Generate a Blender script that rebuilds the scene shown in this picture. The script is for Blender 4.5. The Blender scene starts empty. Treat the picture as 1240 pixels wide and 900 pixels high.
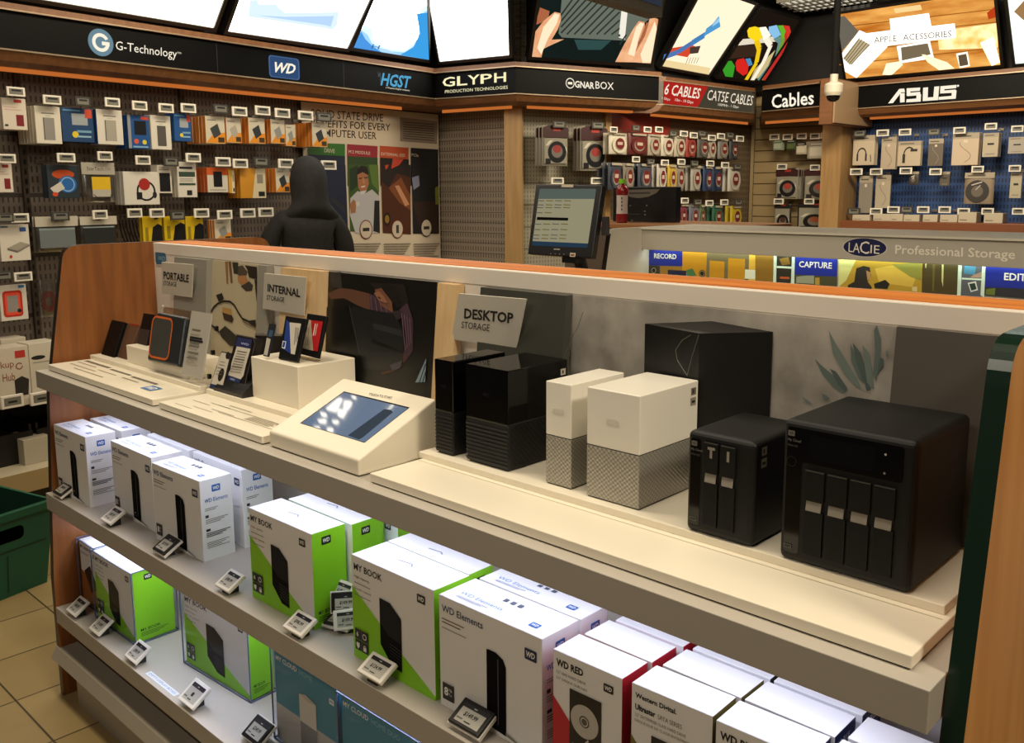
import bpy, bmesh, math, random
from math import sin, cos, radians, pi, hypot
from mathutils import Vector, Matrix
random.seed(7)
SC = bpy.context.scene
COL = SC.collection
# ------------------------------------------------------------------ camera, world, light, exposure
FPX, CPX, CPY, PITCH, ROLL, YAW = 1102.73, 632.999, 402.456, 0.154361, -0.00356226, 0.815558876
CAM = Vector((0, 0, 1.55))
_h = Vector((-cos(YAW), sin(YAW), 0))
_f = _h * cos(PITCH) + Vector((0, 0, -sin(PITCH)))
_r = Vector((sin(YAW), cos(YAW), 0))
_u = _r.cross(_f)
CR = _r * cos(ROLL) + _u * sin(ROLL)
CU = -_r * sin(ROLL) + _u * cos(ROLL)
CF = _f
cd = bpy.data.cameras.new('camera')
cd.sensor_width = 36.0
cd.lens = 36.0 * FPX / 1240
cd.shift_x = (620 - CPX) / 1240
cd.shift_y = (CPY - 450) / 1240
cd.clip_start = 0.05
cam = bpy.data.objects.new('camera', cd)
COL.objects.link(cam)
cam.matrix_world = Matrix(((CR.x, CU.x, -CF.x, CAM.x), (CR.y, CU.y, -CF.y, CAM.y), (CR.z, CU.z, -CF.z, CAM.z), (0, 0, 0, 1)))
SC.camera = cam
SC.view_settings.view_transform = 'Standard'
SC.view_settings.look = 'None'
SC.view_settings.gamma = 1
SC.view_settings.use_curve_mapping = False
SC.view_settings.exposure = 0.0
SC.cycles.use_denoising = True
SC.cycles.max_bounces = 8
SC.cycles.transparent_max_bounces = 16
SC.cycles.sample_clamp_indirect = 4.0
w = bpy.data.worlds.new('store_air')
SC.world = w
w.use_nodes = True
w.node_tree.nodes['Background'].inputs[0].default_value = (1.0, 0.80, 0.58, 1)
w.node_tree.nodes['Background'].inputs[1].default_value = 0.035

def area(name, loc, target, sx, sy, power, col):
    l = bpy.data.lights.new(name, 'AREA')
    l.shape = 'RECTANGLE'; l.size = sx; l.size_y = sy; l.energy = power; l.color = col
    o = bpy.data.objects.new(name, l); COL.objects.link(o)
    o.location = loc
    d = Vector(target) - Vector(loc)
    o.rotation_euler = d.to_track_quat('-Z', 'Y').to_euler()
    return o
WARM = (1.0, 0.865, 0.65)
area('ceiling_lamp_near', (-0.55, 0.75, 3.02), (-0.55, 0.95, 0), 0.9, 0.35, 14.5, WARM)
area('ceiling_lamp_middle', (-1.75, 0.75, 3.02), (-1.75, 0.95, 0), 0.9, 0.35, 16, WARM)
area('ceiling_lamp_far', (-2.95, 0.9, 3.02), (-2.95, 1.0, 0), 0.9, 0.35, 13, WARM)
area('fill_light_front', (-0.9, -1.3, 3.02), (-1.3, 0.9, 0.4), 1.6, 0.5, 29, (1.0, 0.88, 0.72))  # added fill from the camera side, brightens front-facing surfaces
area('fill_light_right', (1.3, 0.9, 3.02), (-0.27, 1.2, 0.9), 0.6, 0.4, 52, WARM)  # added light aimed at the right end panel to brighten it
area('ceiling_lamp_aisle', (-2.2, 2.4, 3.02), (-2.2, 2.5, 0), 1.2, 0.4, 16, WARM)
area('ceiling_lamp_wall', (-3.7, 2.6, 3.02), (-5.0, 2.8, 1.2), 1.6, 0.3, 30, WARM)
area('ceiling_lamp_deep', (-2.4, 5.4, 3.02), (-3.2, 6.6, 1.4), 1.6, 0.4, 100, WARM)

# ------------------------------------------------------------------ pixel (1240 x 900 frame) -> point on a real plane
def ray(x, y):
    return CF + CR * ((x - CPX) / FPX) - CU * ((y - CPY) / FPX)
def onz(x, y, z):
    d = ray(x, y); return CAM + d * ((z - CAM.z) / d.z)
def ony(x, y, Y):
    d = ray(x, y); return CAM + d * ((Y - CAM.y) / d.y)
def onx(x, y, X):
    d = ray(x, y); return CAM + d * ((X - CAM.x) / d.x)
def onpl(x, y, p0, n):
    d = ray(x, y); return CAM + d * ((Vector(p0) - CAM).dot(n) / d.dot(n))

# ------------------------------------------------------------------ materials
def lin(hx):
    hx = hx.lstrip('#')
    o = []
    for i in (0, 2, 4):
        c = int(hx[i:i + 2], 16) / 255
        o.append(c / 12.92 if c <= 0.04045 else ((c + 0.055) / 1.055) ** 2.4)
    return (*o, 1)
_M = {}
def M(hx, rough=0.55, metal=0.0, spec=0.5, coat=0.0):
    k = (hx, rough, metal, spec, coat)
    if k not in _M:
        m = bpy.data.materials.new('paint_' + hx.lstrip('#') + '_%d' % int(rough * 100)); m.use_nodes = True
        b = m.node_tree.nodes['Principled BSDF']
        b.inputs['Base Color'].default_value = lin(hx)
        b.inputs['Roughness'].default_value = rough
        b.inputs['Metallic'].default_value = metal
        b.inputs['Specular IOR Level'].default_value = spec
        b.inputs['Coat Weight'].default_value = coat
        _M[k] = m
    return _M[k]
def EM(hx, st=1.0):
    k = ('em', hx, st)
    if k not in _M:
        m = bpy.data.materials.new('lit_' + hx.lstrip('#')); m.use_nodes = True
        nt = m.node_tree; nt.nodes.clear()
        e = nt.nodes.new('ShaderNodeEmission'); o = nt.nodes.new('ShaderNodeOutputMaterial')
        e.inputs[0].default_value = lin(hx); e.inputs[1].default_value = st
        nt.links.new(e.outputs[0], o.inputs[0]); _M[k] = m
    return _M[k]
def EMN(name, c1, c2, st, scale=(1, 1, 1), nscale=3.0, lo=.3, hi=.7, st2=None):
    """backlit film whose colour wanders between two tones"""
    if name in _M: return _M[name]
    m = noisy(name, c1, c2, scale, nscale, 6, .5, 0, lo, hi); nt = m.node_tree; p = nt.nodes['Principled BSDF']
    cr = [n for n in nt.nodes if n.type == 'VALTORGB'][0]; e = nt.nodes.new('ShaderNodeEmission'); o = [n for n in nt.nodes if n.type == 'OUTPUT_MATERIAL'][0]
    nt.links.new(cr.outputs[0], e.inputs[0]); e.inputs[1].default_value = st; nt.links.new(e.outputs[0], o.inputs[0]); nt.nodes.remove(p)
    return m
def CLEAR(name, tint='#eef4ff', gloss=0.12, rough=0.05, edge=0.5):
    k = ('clear', name)
    if k not in _M:
        m = bpy.data.materials.new(name); m.use_nodes = True
        nt = m.node_tree; nt.nodes.clear()
        t = nt.nodes.new('ShaderNodeBsdfTransparent'); g = nt.nodes.new('ShaderNodeBsdfGlossy')
        mx = nt.nodes.new('ShaderNodeMixShader'); o = nt.nodes.new('ShaderNodeOutputMaterial')
        lw = nt.nodes.new('ShaderNodeLayerWeight'); lw.inputs[0].default_value = 0.25
        ma = nt.nodes.new('ShaderNodeMath'); ma.operation = 'MULTIPLY_ADD'
        ma.inputs[1].default_value = edge; ma.inputs[2].default_value = gloss
        t.inputs[0].default_value = lin(tint); g.inputs['Roughness'].default_value = rough
        nt.links.new(lw.outputs['Facing'], ma.inputs[0]); nt.links.new(ma.outputs[0], mx.inputs[0])
        nt.links.new(t.outputs[0], mx.inputs[1]); nt.links.new(g.outputs[0], mx.inputs[2]); nt.links.new(mx.outputs[0], o.inputs[0])
        _M[k] = m
    return _M[k]
def noisy(name, c1, c2, scale=(1, 1, 1), nscale=5.0, detail=6, rough=0.5, bump=0.0, lo=0.35, hi=0.65, spec=0.5, metal=0.0):
    """two-tone noise stretched along an axis: wood, concrete, stone"""
    if name in _M: return _M[name]
    m = bpy.data.materials.new(name); m.use_nodes = True
    nt = m.node_tree; b = nt.nodes['Principled BSDF']
    tc = nt.nodes.new('ShaderNodeTexCoord'); mp = nt.nodes.new('ShaderNodeMapping'); mp.inputs['Scale'].default_value = scale
    nz = nt.nodes.new('ShaderNodeTexNoise'); nz.inputs['Scale'].default_value = nscale; nz.inputs['Detail'].default_value = detail
    cr = nt.nodes.new('ShaderNodeValToRGB'); cr.color_ramp.elements[0].position = lo; cr.color_ramp.elements[1].position = hi
    cr.color_ramp.elements[0].color = lin(c1); cr.color_ramp.elements[1].color = lin(c2)
    L = nt.links.new
    L(tc.outputs['Object'], mp.inputs[0]); L(mp.outputs[0], nz.inputs[0]); L(nz.outputs['Fac'], cr.inputs[0]); L(cr.outputs[0], b.inputs['Base Color'])
    b.inputs['Roughness'].default_value = rough; b.inputs['Specular IOR Level'].default_value = spec; b.inputs['Metallic'].default_value = metal
    if bump:
        bp = nt.nodes.new('ShaderNodeBump'); bp.inputs['Strength'].default_value = bump; bp.inputs['Distance'].default_value = 0.002
        L(nz.outputs['Fac'], bp.inputs['Height']); L(bp.outputs[0], b.inputs['Normal'])
    _M[name] = m
    return m
def perf(name, base, hole, px, pz, hx, hz, rough=0.6, groove=None, axis=0):
    """perforated sheet: slots repeat every px along the sheet and pz up it (object space); groove = spacing of horizontal grooves"""
    if name in _M: return _M[name]
    m = bpy.data.materials.new(name); m.use_nodes = True
    nt = m.node_tree; b = nt.nodes['Principled BSDF']; L = nt.links.new
    tc = nt.nodes.new('ShaderNodeTexCoord'); sp = nt.nodes.new('ShaderNodeSeparateXYZ'); L(tc.outputs['Object'], sp.inputs[0])
    def mask(sock, period, frac):
        a = nt.nodes.new('ShaderNodeMath'); a.operation = 'MULTIPLY'; a.inputs[1].default_value = 1 / period; L(sock, a.inputs[0])
        f = nt.nodes.new('ShaderNodeMath'); f.operation = 'FRACT'; L(a.outputs[0], f.inputs[0])
        c = nt.nodes.new('ShaderNodeMath'); c.operation = 'LESS_THAN'; c.inputs[1].default_value = frac; L(f.outputs[0], c.inputs[0])
        return c.outputs[0]
    mx = mask(sp.outputs[axis], px, hx) if px else None
    mz = mask(sp.outputs[2], pz, hz)
    if mx:
        mu = nt.nodes.new('ShaderNodeMath'); mu.operation = 'MULTIPLY'; L(mx, mu.inputs[0]); L(mz, mu.inputs[1]); fac = mu.outputs[0]
    else: fac = mz
    if groove:
        g = mask(sp.outputs[2], groove, 0.07); ad = nt.nodes.new('ShaderNodeMath'); ad.operation = 'MAXIMUM'; L(fac, ad.inputs[0]); L(g, ad.inputs[1]); fac = ad.outputs[0]
    mi = nt.nodes.new('ShaderNodeMix'); mi.data_type = 'RGBA'
    mi.inputs[6].default_value = lin(base); mi.inputs[7].default_value = lin(hole); L(fac, mi.inputs[0]); L(mi.outputs[2], b.inputs['Base Color'])
    b.inputs['Roughness'].default_value = rough
    _M[name] = m
    return m

# ------------------------------------------------------------------ text outlines (built-in font), cached flat meshes in a unit box
_T = {}
def glyphs(s, bold=0.0, shear=0.0):
    k = (s, bold, shear)
    if k not in _T:
        c = bpy.data.curves.new('t', 'FONT'); c.body = s; c.size = 1; c.offset = bold; c.shear = shear
        c.resolution_u = 2; c.fill_mode = 'FRONT'
        o = bpy.data.objects.new('t', c); COL.objects.link(o)
        dg = bpy.context.evaluated_depsgraph_get(); dg.update()
        me = o.evaluated_get(dg).to_mesh()
        vs = [(v.co.x, v.co.y) for v in me.vertices]; fs = [tuple(p.vertices) for p in me.polygons]
        o.evaluated_get(dg).to_mesh_clear()
        bpy.data.objects.remove(o); bpy.data.curves.remove(c)
        x0 = min(v[0] for v in vs); x1 = max(v[0] for v in vs); y0 = min(v[1] for v in vs); y1 = max(v[1] for v in vs)
        _T[k] = ([((a - x0) / (x1 - x0), (b - y0) / (y1 - y0)) for a, b in vs], fs, (x1 - x0) / (y1 - y0))
    return _T[k]

# ------------------------------------------------------------------ mesh builder
class MB:
    def __init__(s): s.v = []; s.f = []; s.fm = []; s.m = []
    def mi(s, m):
        if m not in s.m: s.m.append(m)
        return s.m.index(m)
    def face(s, pts, m):
        i = len(s.v); s.v += [tuple(p) for p in pts]; s.f.append(tuple(range(i, i + len(pts)))); s.fm.append(s.mi(m))
    def mesh(s, vs, fs, m):
        i = len(s.v); s.v += [tuple(p) for p in vs]; k = s.mi(m)
        for f in fs: s.f.append(tuple(a + i for a in f)); s.fm.append(k)
    def box(s, a, b, m, **kw):
        """m, or per-side front(-y) back top bottom left right"""
        x0, y0, z0 = a; x1, y1, z1 = b
        i = len(s.v)
        s.v += [(x0, y0, z0), (x1, y0, z0), (x1, y1, z0), (x0, y1, z0), (x0, y0, z1), (x1, y0, z1), (x1, y1, z1), (x0, y1, z1)]
        for n, f in (('bottom', (3, 2, 1, 0)), ('top', (4, 5, 6, 7)), ('front', (0, 1, 5, 4)), ('right', (1, 2, 6, 5)), ('back', (2, 3, 7, 6)), ('left', (3, 0, 4, 7))):
            s.f.append(tuple(i + q for q in f)); s.fm.append(s.mi(kw.get(n, m)))
        return s
    def hull(s, low, high, m, top=None):
        """prism between two loops of points (same count), counter-clockwise seen from `high`"""
        n = len(low); i = len(s.v); s.v += [tuple(p) for p in low] + [tuple(p) for p in high]; k = s.mi(m)
        s.f.append(tuple(i + q for q in reversed(range(n)))); s.fm.append(k)
        s.f.append(tuple(i + n + q for q in range(n))); s.fm.append(s.mi(top) if top else k)
        for q in range(n):
            r = (q + 1) % n
            s.f.append((i + q, i + r, i + n + r, i + n + q)); s.fm.append(k)
        return s
    def tube(s, path, r, m, n=8, cap=True):
        path = [Vector(p) for p in path]; rs = r if isinstance(r, (list, tuple)) else [r] * len(path)
        i = len(s.v); k = s.mi(m); pn = None
        for j, p in enumerate(path):
            t = (path[min(j + 1, len(path) - 1)] - path[max(j - 1, 0)]).normalized()
            a = pn if pn else (Vector((0, 0, 1)) if abs(t.z) < 0.9 else Vector((1, 0, 0)))
            a = (a - t * a.dot(t)).normalized(); pn = a; b = t.cross(a)
            for q in range(n):
                an = 2 * pi * q / n; s.v.append(tuple(p + a * cos(an) * rs[j] + b * sin(an) * rs[j]))
        for j in range(len(path) - 1):
            for q in range(n):
                r2 = (q + 1) % n
                s.f.append((i + j * n + q, i + j * n + r2, i + (j + 1) * n + r2, i + (j + 1) * n + q)); s.fm.append(k)
        if cap:
            s.f.append(tuple(i + q for q in reversed(range(n)))); s.fm.append(k)
            s.f.append(tuple(i + (len(path) - 1) * n + q for q in range(n))); s.fm.append(k)
        return s
    def lathe(s, prof, m, n=20, c=(0, 0, 0)):
        i = len(s.v)
        for (r, z) in prof:
            for q in range(n):
                an = 2 * pi * q / n; s.v.append((c[0] + r * cos(an), c[1] + r * sin(an), c[2] + z))
        for j in range(len(prof) - 1):
            mm = m[j] if isinstance(m, list) else m
            for q in range(n):
                r2 = (q + 1) % n
                s.f.append((i + j * n + q, i + j * n + r2, i + (j + 1) * n + r2, i + (j + 1) * n + q)); s.fm.append(s.mi(mm))
        return s
    def build(s, name, parent=None, org=None, loc=None, rz=0.0, bevel=0.0, seg=2, smooth=False, weld=False):
        me = bpy.data.meshes.new(name)
        o3 = Vector(org) if org is not None else Vector((0, 0, 0))
        me.from_pydata([tuple(Vector(v) - o3) for v in s.v], [], s.f)
        for m in s.m: me.materials.append(m)
        for p, k in zip(me.polygons, s.fm): p.material_index = k; p.use_smooth = smooth
        if weld:
            bm = bmesh.new(); bm.from_mesh(me); bmesh.ops.remove_doubles(bm, verts=bm.verts, dist=1e-5); bmesh.ops.recalc_face_normals(bm, faces=bm.faces); bm.to_mesh(me); bm.free()
        o = bpy.data.objects.new(name, me); COL.objects.link(o)
        if parent is not None: o.parent = parent
        if loc is not None: o.location = loc
        elif org is not None and parent is None: o.location = o3
        if rz: o.rotation_euler = (0, 0, rz)
        if bevel:
            md = o.modifiers.new('edge', 'BEVEL'); md.width = bevel; md.segments = seg; md.limit_method = 'ANGLE'; md.angle_limit = radians(40)
        return o

class Face:
    """a flat drawing surface: origin O, unit axes U (right) and V (up); each mark lies a hair above the last"""
    def __init__(s, mb, O, U, V, lift=0.0004):
        s.mb = mb; s.O = Vector(O); s.U = Vector(U).normalized(); s.V = Vector(V).normalized(); s.N = s.U.cross(s.V); s.k = lift
    def p(s, u, v): return s.O + s.U * u + s.V * v + s.N * s.k
    def up(s): s.k += 0.00012
    def poly(s, pts, m): s.mb.face([s.p(*q) for q in pts], m); s.up()
    def rect(s, a, b, c, d, m): s.poly([(a, b), (c, b), (c, d), (a, d)], m)
    def ell(s, u, v, ru, rv, m, n=24): s.poly([(u + ru * cos(2 * pi * i / n), v + rv * sin(2 * pi * i / n)) for i in range(n)], m)
    def ring(s, u, v, r0, r1, m, n=24, a0=0, a1=2 * pi, asp=1.0):
        for i in range(n):
            a = a0 + (a1 - a0) * i / n; b = a0 + (a1 - a0) * (i + 1) / n
            s.mb.face([s.p(u + r0 * cos(a), v + r0 * asp * sin(a)), s.p(u + r1 * cos(a), v + r1 * asp * sin(a)), s.p(u + r1 * cos(b), v + r1 * asp * sin(b)), s.p(u + r0 * cos(b), v + r0 * asp * sin(b))], m)
        s.up()
    def line(s, pts, wd, m):
        for (a, b), (c, d) in zip(pts, pts[1:]):
            L = hypot(c - a, d - b) or 1; nx, ny = -(d - b) / L * wd / 2, (c - a) / L * wd / 2
            s.mb.face([s.p(a - nx, b - ny), s.p(c - nx, d - ny), s.p(c + nx, d + ny), s.p(a + nx, b + ny)], m)
        s.up()
    def rrect(s, a, b, c, d, r, m, n=5):
        pts = []
        for cx, cy, st in ((c - r, b + r, -pi / 2), (c - r, d - r, 0), (a + r, d - r, pi / 2), (a + r, b + r, pi)):
            pts += [(cx + r * cos(st + pi / 2 * i / n), cy + r * sin(st + pi / 2 * i / n)) for i in range(n + 1)]
        s.poly(pts, m)
    def text(s, t, u, v, h, m, w=None, bold=0.0, shear=0.0, al='l'):
        vs, fs, asp = glyphs(t, bold, shear); w = w or h * asp
        if al == 'c': u -= w / 2
        if al == 'r': u -= w
        s.mb.mesh([s.p(u + a * w, v + b * h) for a, b in vs], fs, m); s.up()
    # pixel helpers (the face must be in world space)
    def uv(s, x, y):
        q = onpl(x, y, s.O, s.N) - s.O; return (q.dot(s.U), q.dot(s.V))
    def ppoly(s, pts, m): s.poly([s.uv(*q) for q in pts], m)
    def pline(s, pts, wd, m): s.line([s.uv(*q) for q in pts], wd, m)
    def ptext(s, t, bl, br, tl, m, bold=0.0, shear=0.0):
        vs, fs, asp = glyphs(t, bold, shear); a = Vector(s.uv(*bl)); b = Vector(s.uv(*br)) - a; c = Vector(s.uv(*tl)) - a
        s.mb.mesh([s.p(*(a + b * x + c * y)) for x, y in vs], fs, m); s.up()

def tag(o, label=None, cat=None, group=None, kind=None):
    if label: o['label'] = label
    if cat: o['category'] = cat
    if group: o['group'] = group
    if kind: o['kind'] = kind
    return o
def thing(name, label, cat, loc=(0, 0, 0), rz=0.0, group=None):
    o = bpy.data.objects.new(name, None); COL.objects.link(o); o.empty_display_size = 0.05
    o.location = loc; o.rotation_euler = (0, 0, rz)
    return tag(o, label, cat, group)
def struct(o): o['kind'] = 'structure'; return o
def kids(o): return [c for c in bpy.data.objects if c.parent == o]
def copy_tree(o, parent=None):
    c = o.copy(); COL.objects.link(c)
    if parent is not None: c.parent = parent
    for ch in list(o.children): copy_tree(ch, c)
    return c
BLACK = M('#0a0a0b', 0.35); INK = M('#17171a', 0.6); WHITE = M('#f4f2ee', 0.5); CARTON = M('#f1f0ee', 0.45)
# ------------------------------------------------------------------ shared surfaces
WOOD = noisy('cherry_wood', '#7d4a22', '#935a2c', (14, 14, 1.2), 3.0, 5, 0.42)
WOODL = noisy('honey_wood', '#ba7d42', '#ca8e50', (9, 9, 0.9), 2.4, 5, 0.35)
WOODT = noisy('cherry_wood_long', '#b8682a', '#cf7f36', (1.0, 12, 12), 2.5, 5, 0.6, spec=0.2)
BROWN = noisy('canopy_wood', '#6b4426', '#7d5230', (1.2, 12, 12), 2.5, 4, 0.45)
MAPLE = noisy('pale_maple', '#c9a677', '#d6b88b', (12, 12, 1.0), 3.0, 5, 0.5)
CONC = noisy('poured_concrete', '#6f6a63', '#b3aca2', (1.3, 1, 1.1), 8, 12, 0.8, 0.0, 0.28, 0.72)
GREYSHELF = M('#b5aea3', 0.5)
FASCIA_GREY = M('#a39a8c', 0.5)
RAILW = M('#ddd4c8', 0.45)
CORIAN = M('#efe6d2', 0.32)
CHAR = M('#3b3a38', 0.5)

def tile_mat():
    m = bpy.data.materials.new('ceramic_floor_tile'); m.use_nodes = True
    nt = m.node_tree; b = nt.nodes['Principled BSDF']; L = nt.links.new
    tc = nt.nodes.new('ShaderNodeTexCoord'); sp = nt.nodes.new('ShaderNodeSeparateXYZ'); L(tc.outputs['Object'], sp.inputs[0])
    outs = []; ids = []
    for ax, off in ((0, 2.925), (1, -0.82)):
        a = nt.nodes.new('ShaderNodeMath'); a.operation = 'ADD'; a.inputs[1].default_value = off + 0.305 * 60 + 0.003; L(sp.outputs[ax], a.inputs[0])
        d = nt.nodes.new('ShaderNodeMath'); d.operation = 'DIVIDE'; d.inputs[1].default_value = 0.305; L(a.outputs[0], d.inputs[0])
        f = nt.nodes.new('ShaderNodeMath'); f.operation = 'FRACT'; L(d.outputs[0], f.inputs[0])
        c = nt.nodes.new('ShaderNodeMath'); c.operation = 'LESS_THAN'; c.inputs[1].default_value = 0.02; L(f.outputs[0], c.inputs[0]); outs.append(c.outputs[0])
        fl = nt.nodes.new('ShaderNodeMath'); fl.operation = 'FLOOR'; L(d.outputs[0], fl.inputs[0]); ids.append(fl.outputs[0])
    mxm = nt.nodes.new('ShaderNodeMath'); mxm.operation = 'MAXIMUM'; L(outs[0], mxm.inputs[0]); L(outs[1], mxm.inputs[1])
    cb = nt.nodes.new('ShaderNodeCombineXYZ'); L(ids[0], cb.inputs[0]); L(ids[1], cb.inputs[1])
    wn = nt.nodes.new('ShaderNodeTexWhiteNoise'); wn.noise_dimensions = '2D'; L(cb.outputs[0], wn.inputs[0])
    nz = nt.nodes.new('ShaderNodeTexNoise'); nz.inputs['Scale'].default_value = 3.5; nz.inputs['Detail'].default_value = 5; L(tc.outputs['Object'], nz.inputs[0])
    av = nt.nodes.new('ShaderNodeMath'); av.operation = 'MULTIPLY_ADD'; av.inputs[1].default_value = 0.35; L(wn.outputs[0], av.inputs[0]); L(nz.outputs[0], av.inputs[2])
    cr = nt.nodes.new('ShaderNodeValToRGB'); cr.color_ramp.elements[0].position = 0.35; cr.color_ramp.elements[1].position = 0.95
    cr.color_ramp.elements[0].color = lin('#957f54'); cr.color_ramp.elements[1].color = lin('#a89266'); L(av.outputs[0], cr.inputs[0])
    mi = nt.nodes.new('ShaderNodeMix'); mi.data_type = 'RGBA'; L(mxm.outputs[0], mi.inputs[0]); L(cr.outputs[0], mi.inputs[6]); mi.inputs[7].default_value = lin('#4c4230')
    L(mi.outputs[2], b.inputs['Base Color']); b.inputs['Roughness'].default_value = 0.35
    return m

# ------------------------------------------------------------------ room shell
b = MB(); b.box((-8, -2.5, -0.06), (2.5, 9, 0), tile_mat()); struct(b.build('floor'))
b = MB(); b.box((-8, -2.5, 3.1), (2.5, 9, 3.16), M('#1b1814', 0.8)); struct(b.build('ceiling'))
PEG = perf('slotted_steel_panel', '#695e55', '#352f2a', 0.0254, 0.05, 0.35, 0.62, 0.5, 0.305)
PEGG = perf('grey_slotted_panel', '#97917f', '#68624f', 0.0254, 0.03, 0.3, 0.6, 0.5, 0.16)
SLAT = perf('slatwall_board', '#a8926a', '#4a3d28', None, 0.10, 1, 0.09, 0.5)
SLATD = perf('slotted_dark_panel', '#6b5c48', '#3a3126', 0.0254, 0.05, 0.35, 0.62, 0.5)
PEGB = perf('blue_slotted_panel', '#28497f', '#13233f', 0.0254, 0.05, 0.42, 0.6, 0.5)
DLv = Vector((cos(radians(96.7)), sin(radians(96.7)), 0)); NLv = Vector((DLv.y, -DLv.x, 0))
_q = ray(30, 230); _q = _q / hypot(_q.x, _q.y); PW = CAM + _q * 5.3; PW.z = 0
W0 = PW - DLv * 2.4; C1 = PW + DLv * 3.149
C2 = Vector((-4.60, 4.875, 0)); C3 = Vector((-4.382, 5.605, 0)); C4 = Vector((-4.33, 7.75, 0)); C5 = Vector((-1.0, 7.75, 0)); C4b = Vector((-3.44, 7.75, 0))
def wall(name, A, B, m, z1=3.1, z0=0.0):
    d = B - A; b = MB(); b.box((0, 0, z0), (d.length, 0.06, z1), m)
    return struct(b.build(name, loc=A, rz=math.atan2(d.y, d.x)))
wall('wall_left', W0, C1, PEG)
wall('wall_corner', C1, C2, perf('corner_slotted_panel', '#8d8173', '#50463b', 0.0254, 0.05, 0.3, 0.62, 0.5, 0.077))
wall('wall_middle', C2, C3, PEGG)
wall('wall_cables', C3, C4, SLATD)
wall('wall_back', C4, C4b, SLAT)
wall('wall_right', C4b, C5, PEGB)
def wface(A, B, off, mb, z=0.0):
    """drawing face parallel to wall A-B, `off` in front of it"""
    d = (B - A).normalized(); n = Vector((d.y, -d.x, 0))
    return Face(mb, A + n * off + Vector((0, 0, z)), d, (0, 0, 1), 0.0)
def post(name, A, d, wd, dp, m, z1=2.14):
    n = Vector((d.y, -d.x, 0)); p = [A, A + d * wd, A + d * wd + n * dp, A + n * dp]
    b = MB(); b.hull([q + Vector((0, 0, 0.0)) for q in p][::-1], [q + Vector((0, 0, z1)) for q in p][::-1], m)
    return struct(b.build(name, org=A, weld=True))
POSTW = noisy('tan_post_wood', '#9c7a4c', '#ab8858', (12, 12, 1), 3, 4, 0.45)
dM = (C3 - C2).normalized()
post('trim_1', C2 - dM * 0.02 + Vector((-0.06, -0.07, 0)), Vector((0.85, 0.5, 0)).normalized(), 0.13, 0.05, POSTW)
post('trim_2', C3 + dM * (-0.05), dM, 0.05, 0.05, POSTW)
post('trim_3', Vector((-3.50, 7.72, 0)), Vector((1, 0, 0)), 0.17, 0.34, POSTW)
post('trim_4', C4 + Vector((0.0, -0.04, 0)), Vector((0.7, -0.7, 0)).normalized() * 1.0, 0.05, 0.03, M('#8a7650', 0.5))
# upright slotted channels of the wall shelving
for k, (A, s) in enumerate(((PW, 0.0), (PW, 0.915), (PW, 1.83))):
    b = MB(); c = A + DLv * s; n = NLv
    p = [c - DLv * 0.015, c + DLv * 0.015, c + DLv * 0.015 + n * 0.022, c - DLv * 0.015 + n * 0.022]
    b.hull([q for q in p][::-1], [q + Vector((0, 0, 2.13)) for q in p][::-1], M('#4a4036', 0.45, 0.3))
    fc = Face(b, c + n * 0.022, DLv, (0, 0, 1), 0.0005)
    for z in range(40): fc.rect(-0.005, 0.2 + z * 0.048, 0.005, 0.226 + z * 0.048, BLACK)
    struct(b.build('trim_%d' % (5 + k), org=c, weld=False))

# ------------------------------------------------------------------ sign canopies round the room
F1 = Vector((-5.05, 4.46, 0)); F2 = Vector((-4.39, 4.60, 0)); F3 = Vector((-4.02, 5.75, 0)); F0 = W0 + NLv * 0.3
GLOW = EM('#c86e30', 0.85)
BAND = M('#040404', 0.5, 0, 0.12)
def canopy(label, A, B, A2, B2, strip=True, band=BAND):
    t = thing('sign_canopy', label, 'sign', (A + B) / 2 + Vector((0, 0, 2.2)), 0, 'sign canopies round the walls')
    org = t.location
    def P(s, tt, z):
        f, w_ = (A, A2) if s == 0 else (B, B2)
        q = f + (w_ - f) * tt; return Vector((q.x, q.y, z))
    def strip_mesh(name, prof, m):
        b = MB(); n = len(prof)
        lo = [P(0, *q) for q in prof]; hi = [P(1, *q) for q in prof]
        i = len(b.v); b.hull(lo, hi, m)
        return b.build(name, t, org=org, weld=True)
    strip_mesh('cornice', [(-0.05, 2.376), (-0.05, 2.41), (0.5, 2.41), (0.5, 2.376)], BROWN)
    strip_mesh('fascia_board', [(0, 2.206), (0, 2.3755), (0.2, 2.3755), (0.2, 2.206)], band)
    strip_mesh('edge_trim', [(-0.03, 2.198), (-0.03, 2.205), (0.25, 2.205), (0.25, 2.198)], M('#b09a80', 0.3, 0.6))
    strip_mesh('edge_trim', [(-0.03, 2.3757), (-0.07, 2.3757), (-0.07, 2.383), (-0.03, 2.383)], M('#b09a80', 0.3, 0.6))
    strip_mesh('valance', [(0.0, 2.197), (0.10, 2.155), (0.25, 2.135), (0.97, 2.135), (0.97, 2.197)], BROWN)
    if strip:
        d = B - A
        b = MB()
        q = [P(0, .30, 2.1345), P(0, .42, 2.1345), P(1, .42, 2.1345), P(1, .30, 2.1345)]
        c0, c1 = .07, .93
        q = [P(0, .34, 0) + (P(1, .34, 0) - P(0, .34, 0)) * c0, P(0, .46, 0) + (P(1, .46, 0) - P(0, .46, 0)) * c0, P(0, .46, 0) + (P(1, .46, 0) - P(0, .46, 0)) * c1, P(0, .34, 0) + (P(1, .34, 0) - P(0, .34, 0)) * c1]
        b.hull([Vector((a.x, a.y, 2.118)) for a in q], [Vector((a.x, a.y, 2.1348)) for a in q], GLOW)
        b.build('light_strip', t, org=org, weld=True)
    mb = MB(); fc = Face(mb, Vector((A.x, A.y, 2.2)), B - A, (0, 0, 1), 0.001)
    return t, mb, fc, org
SIGNW = EM('#fff4dc', 1.0)
SB = {}
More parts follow.
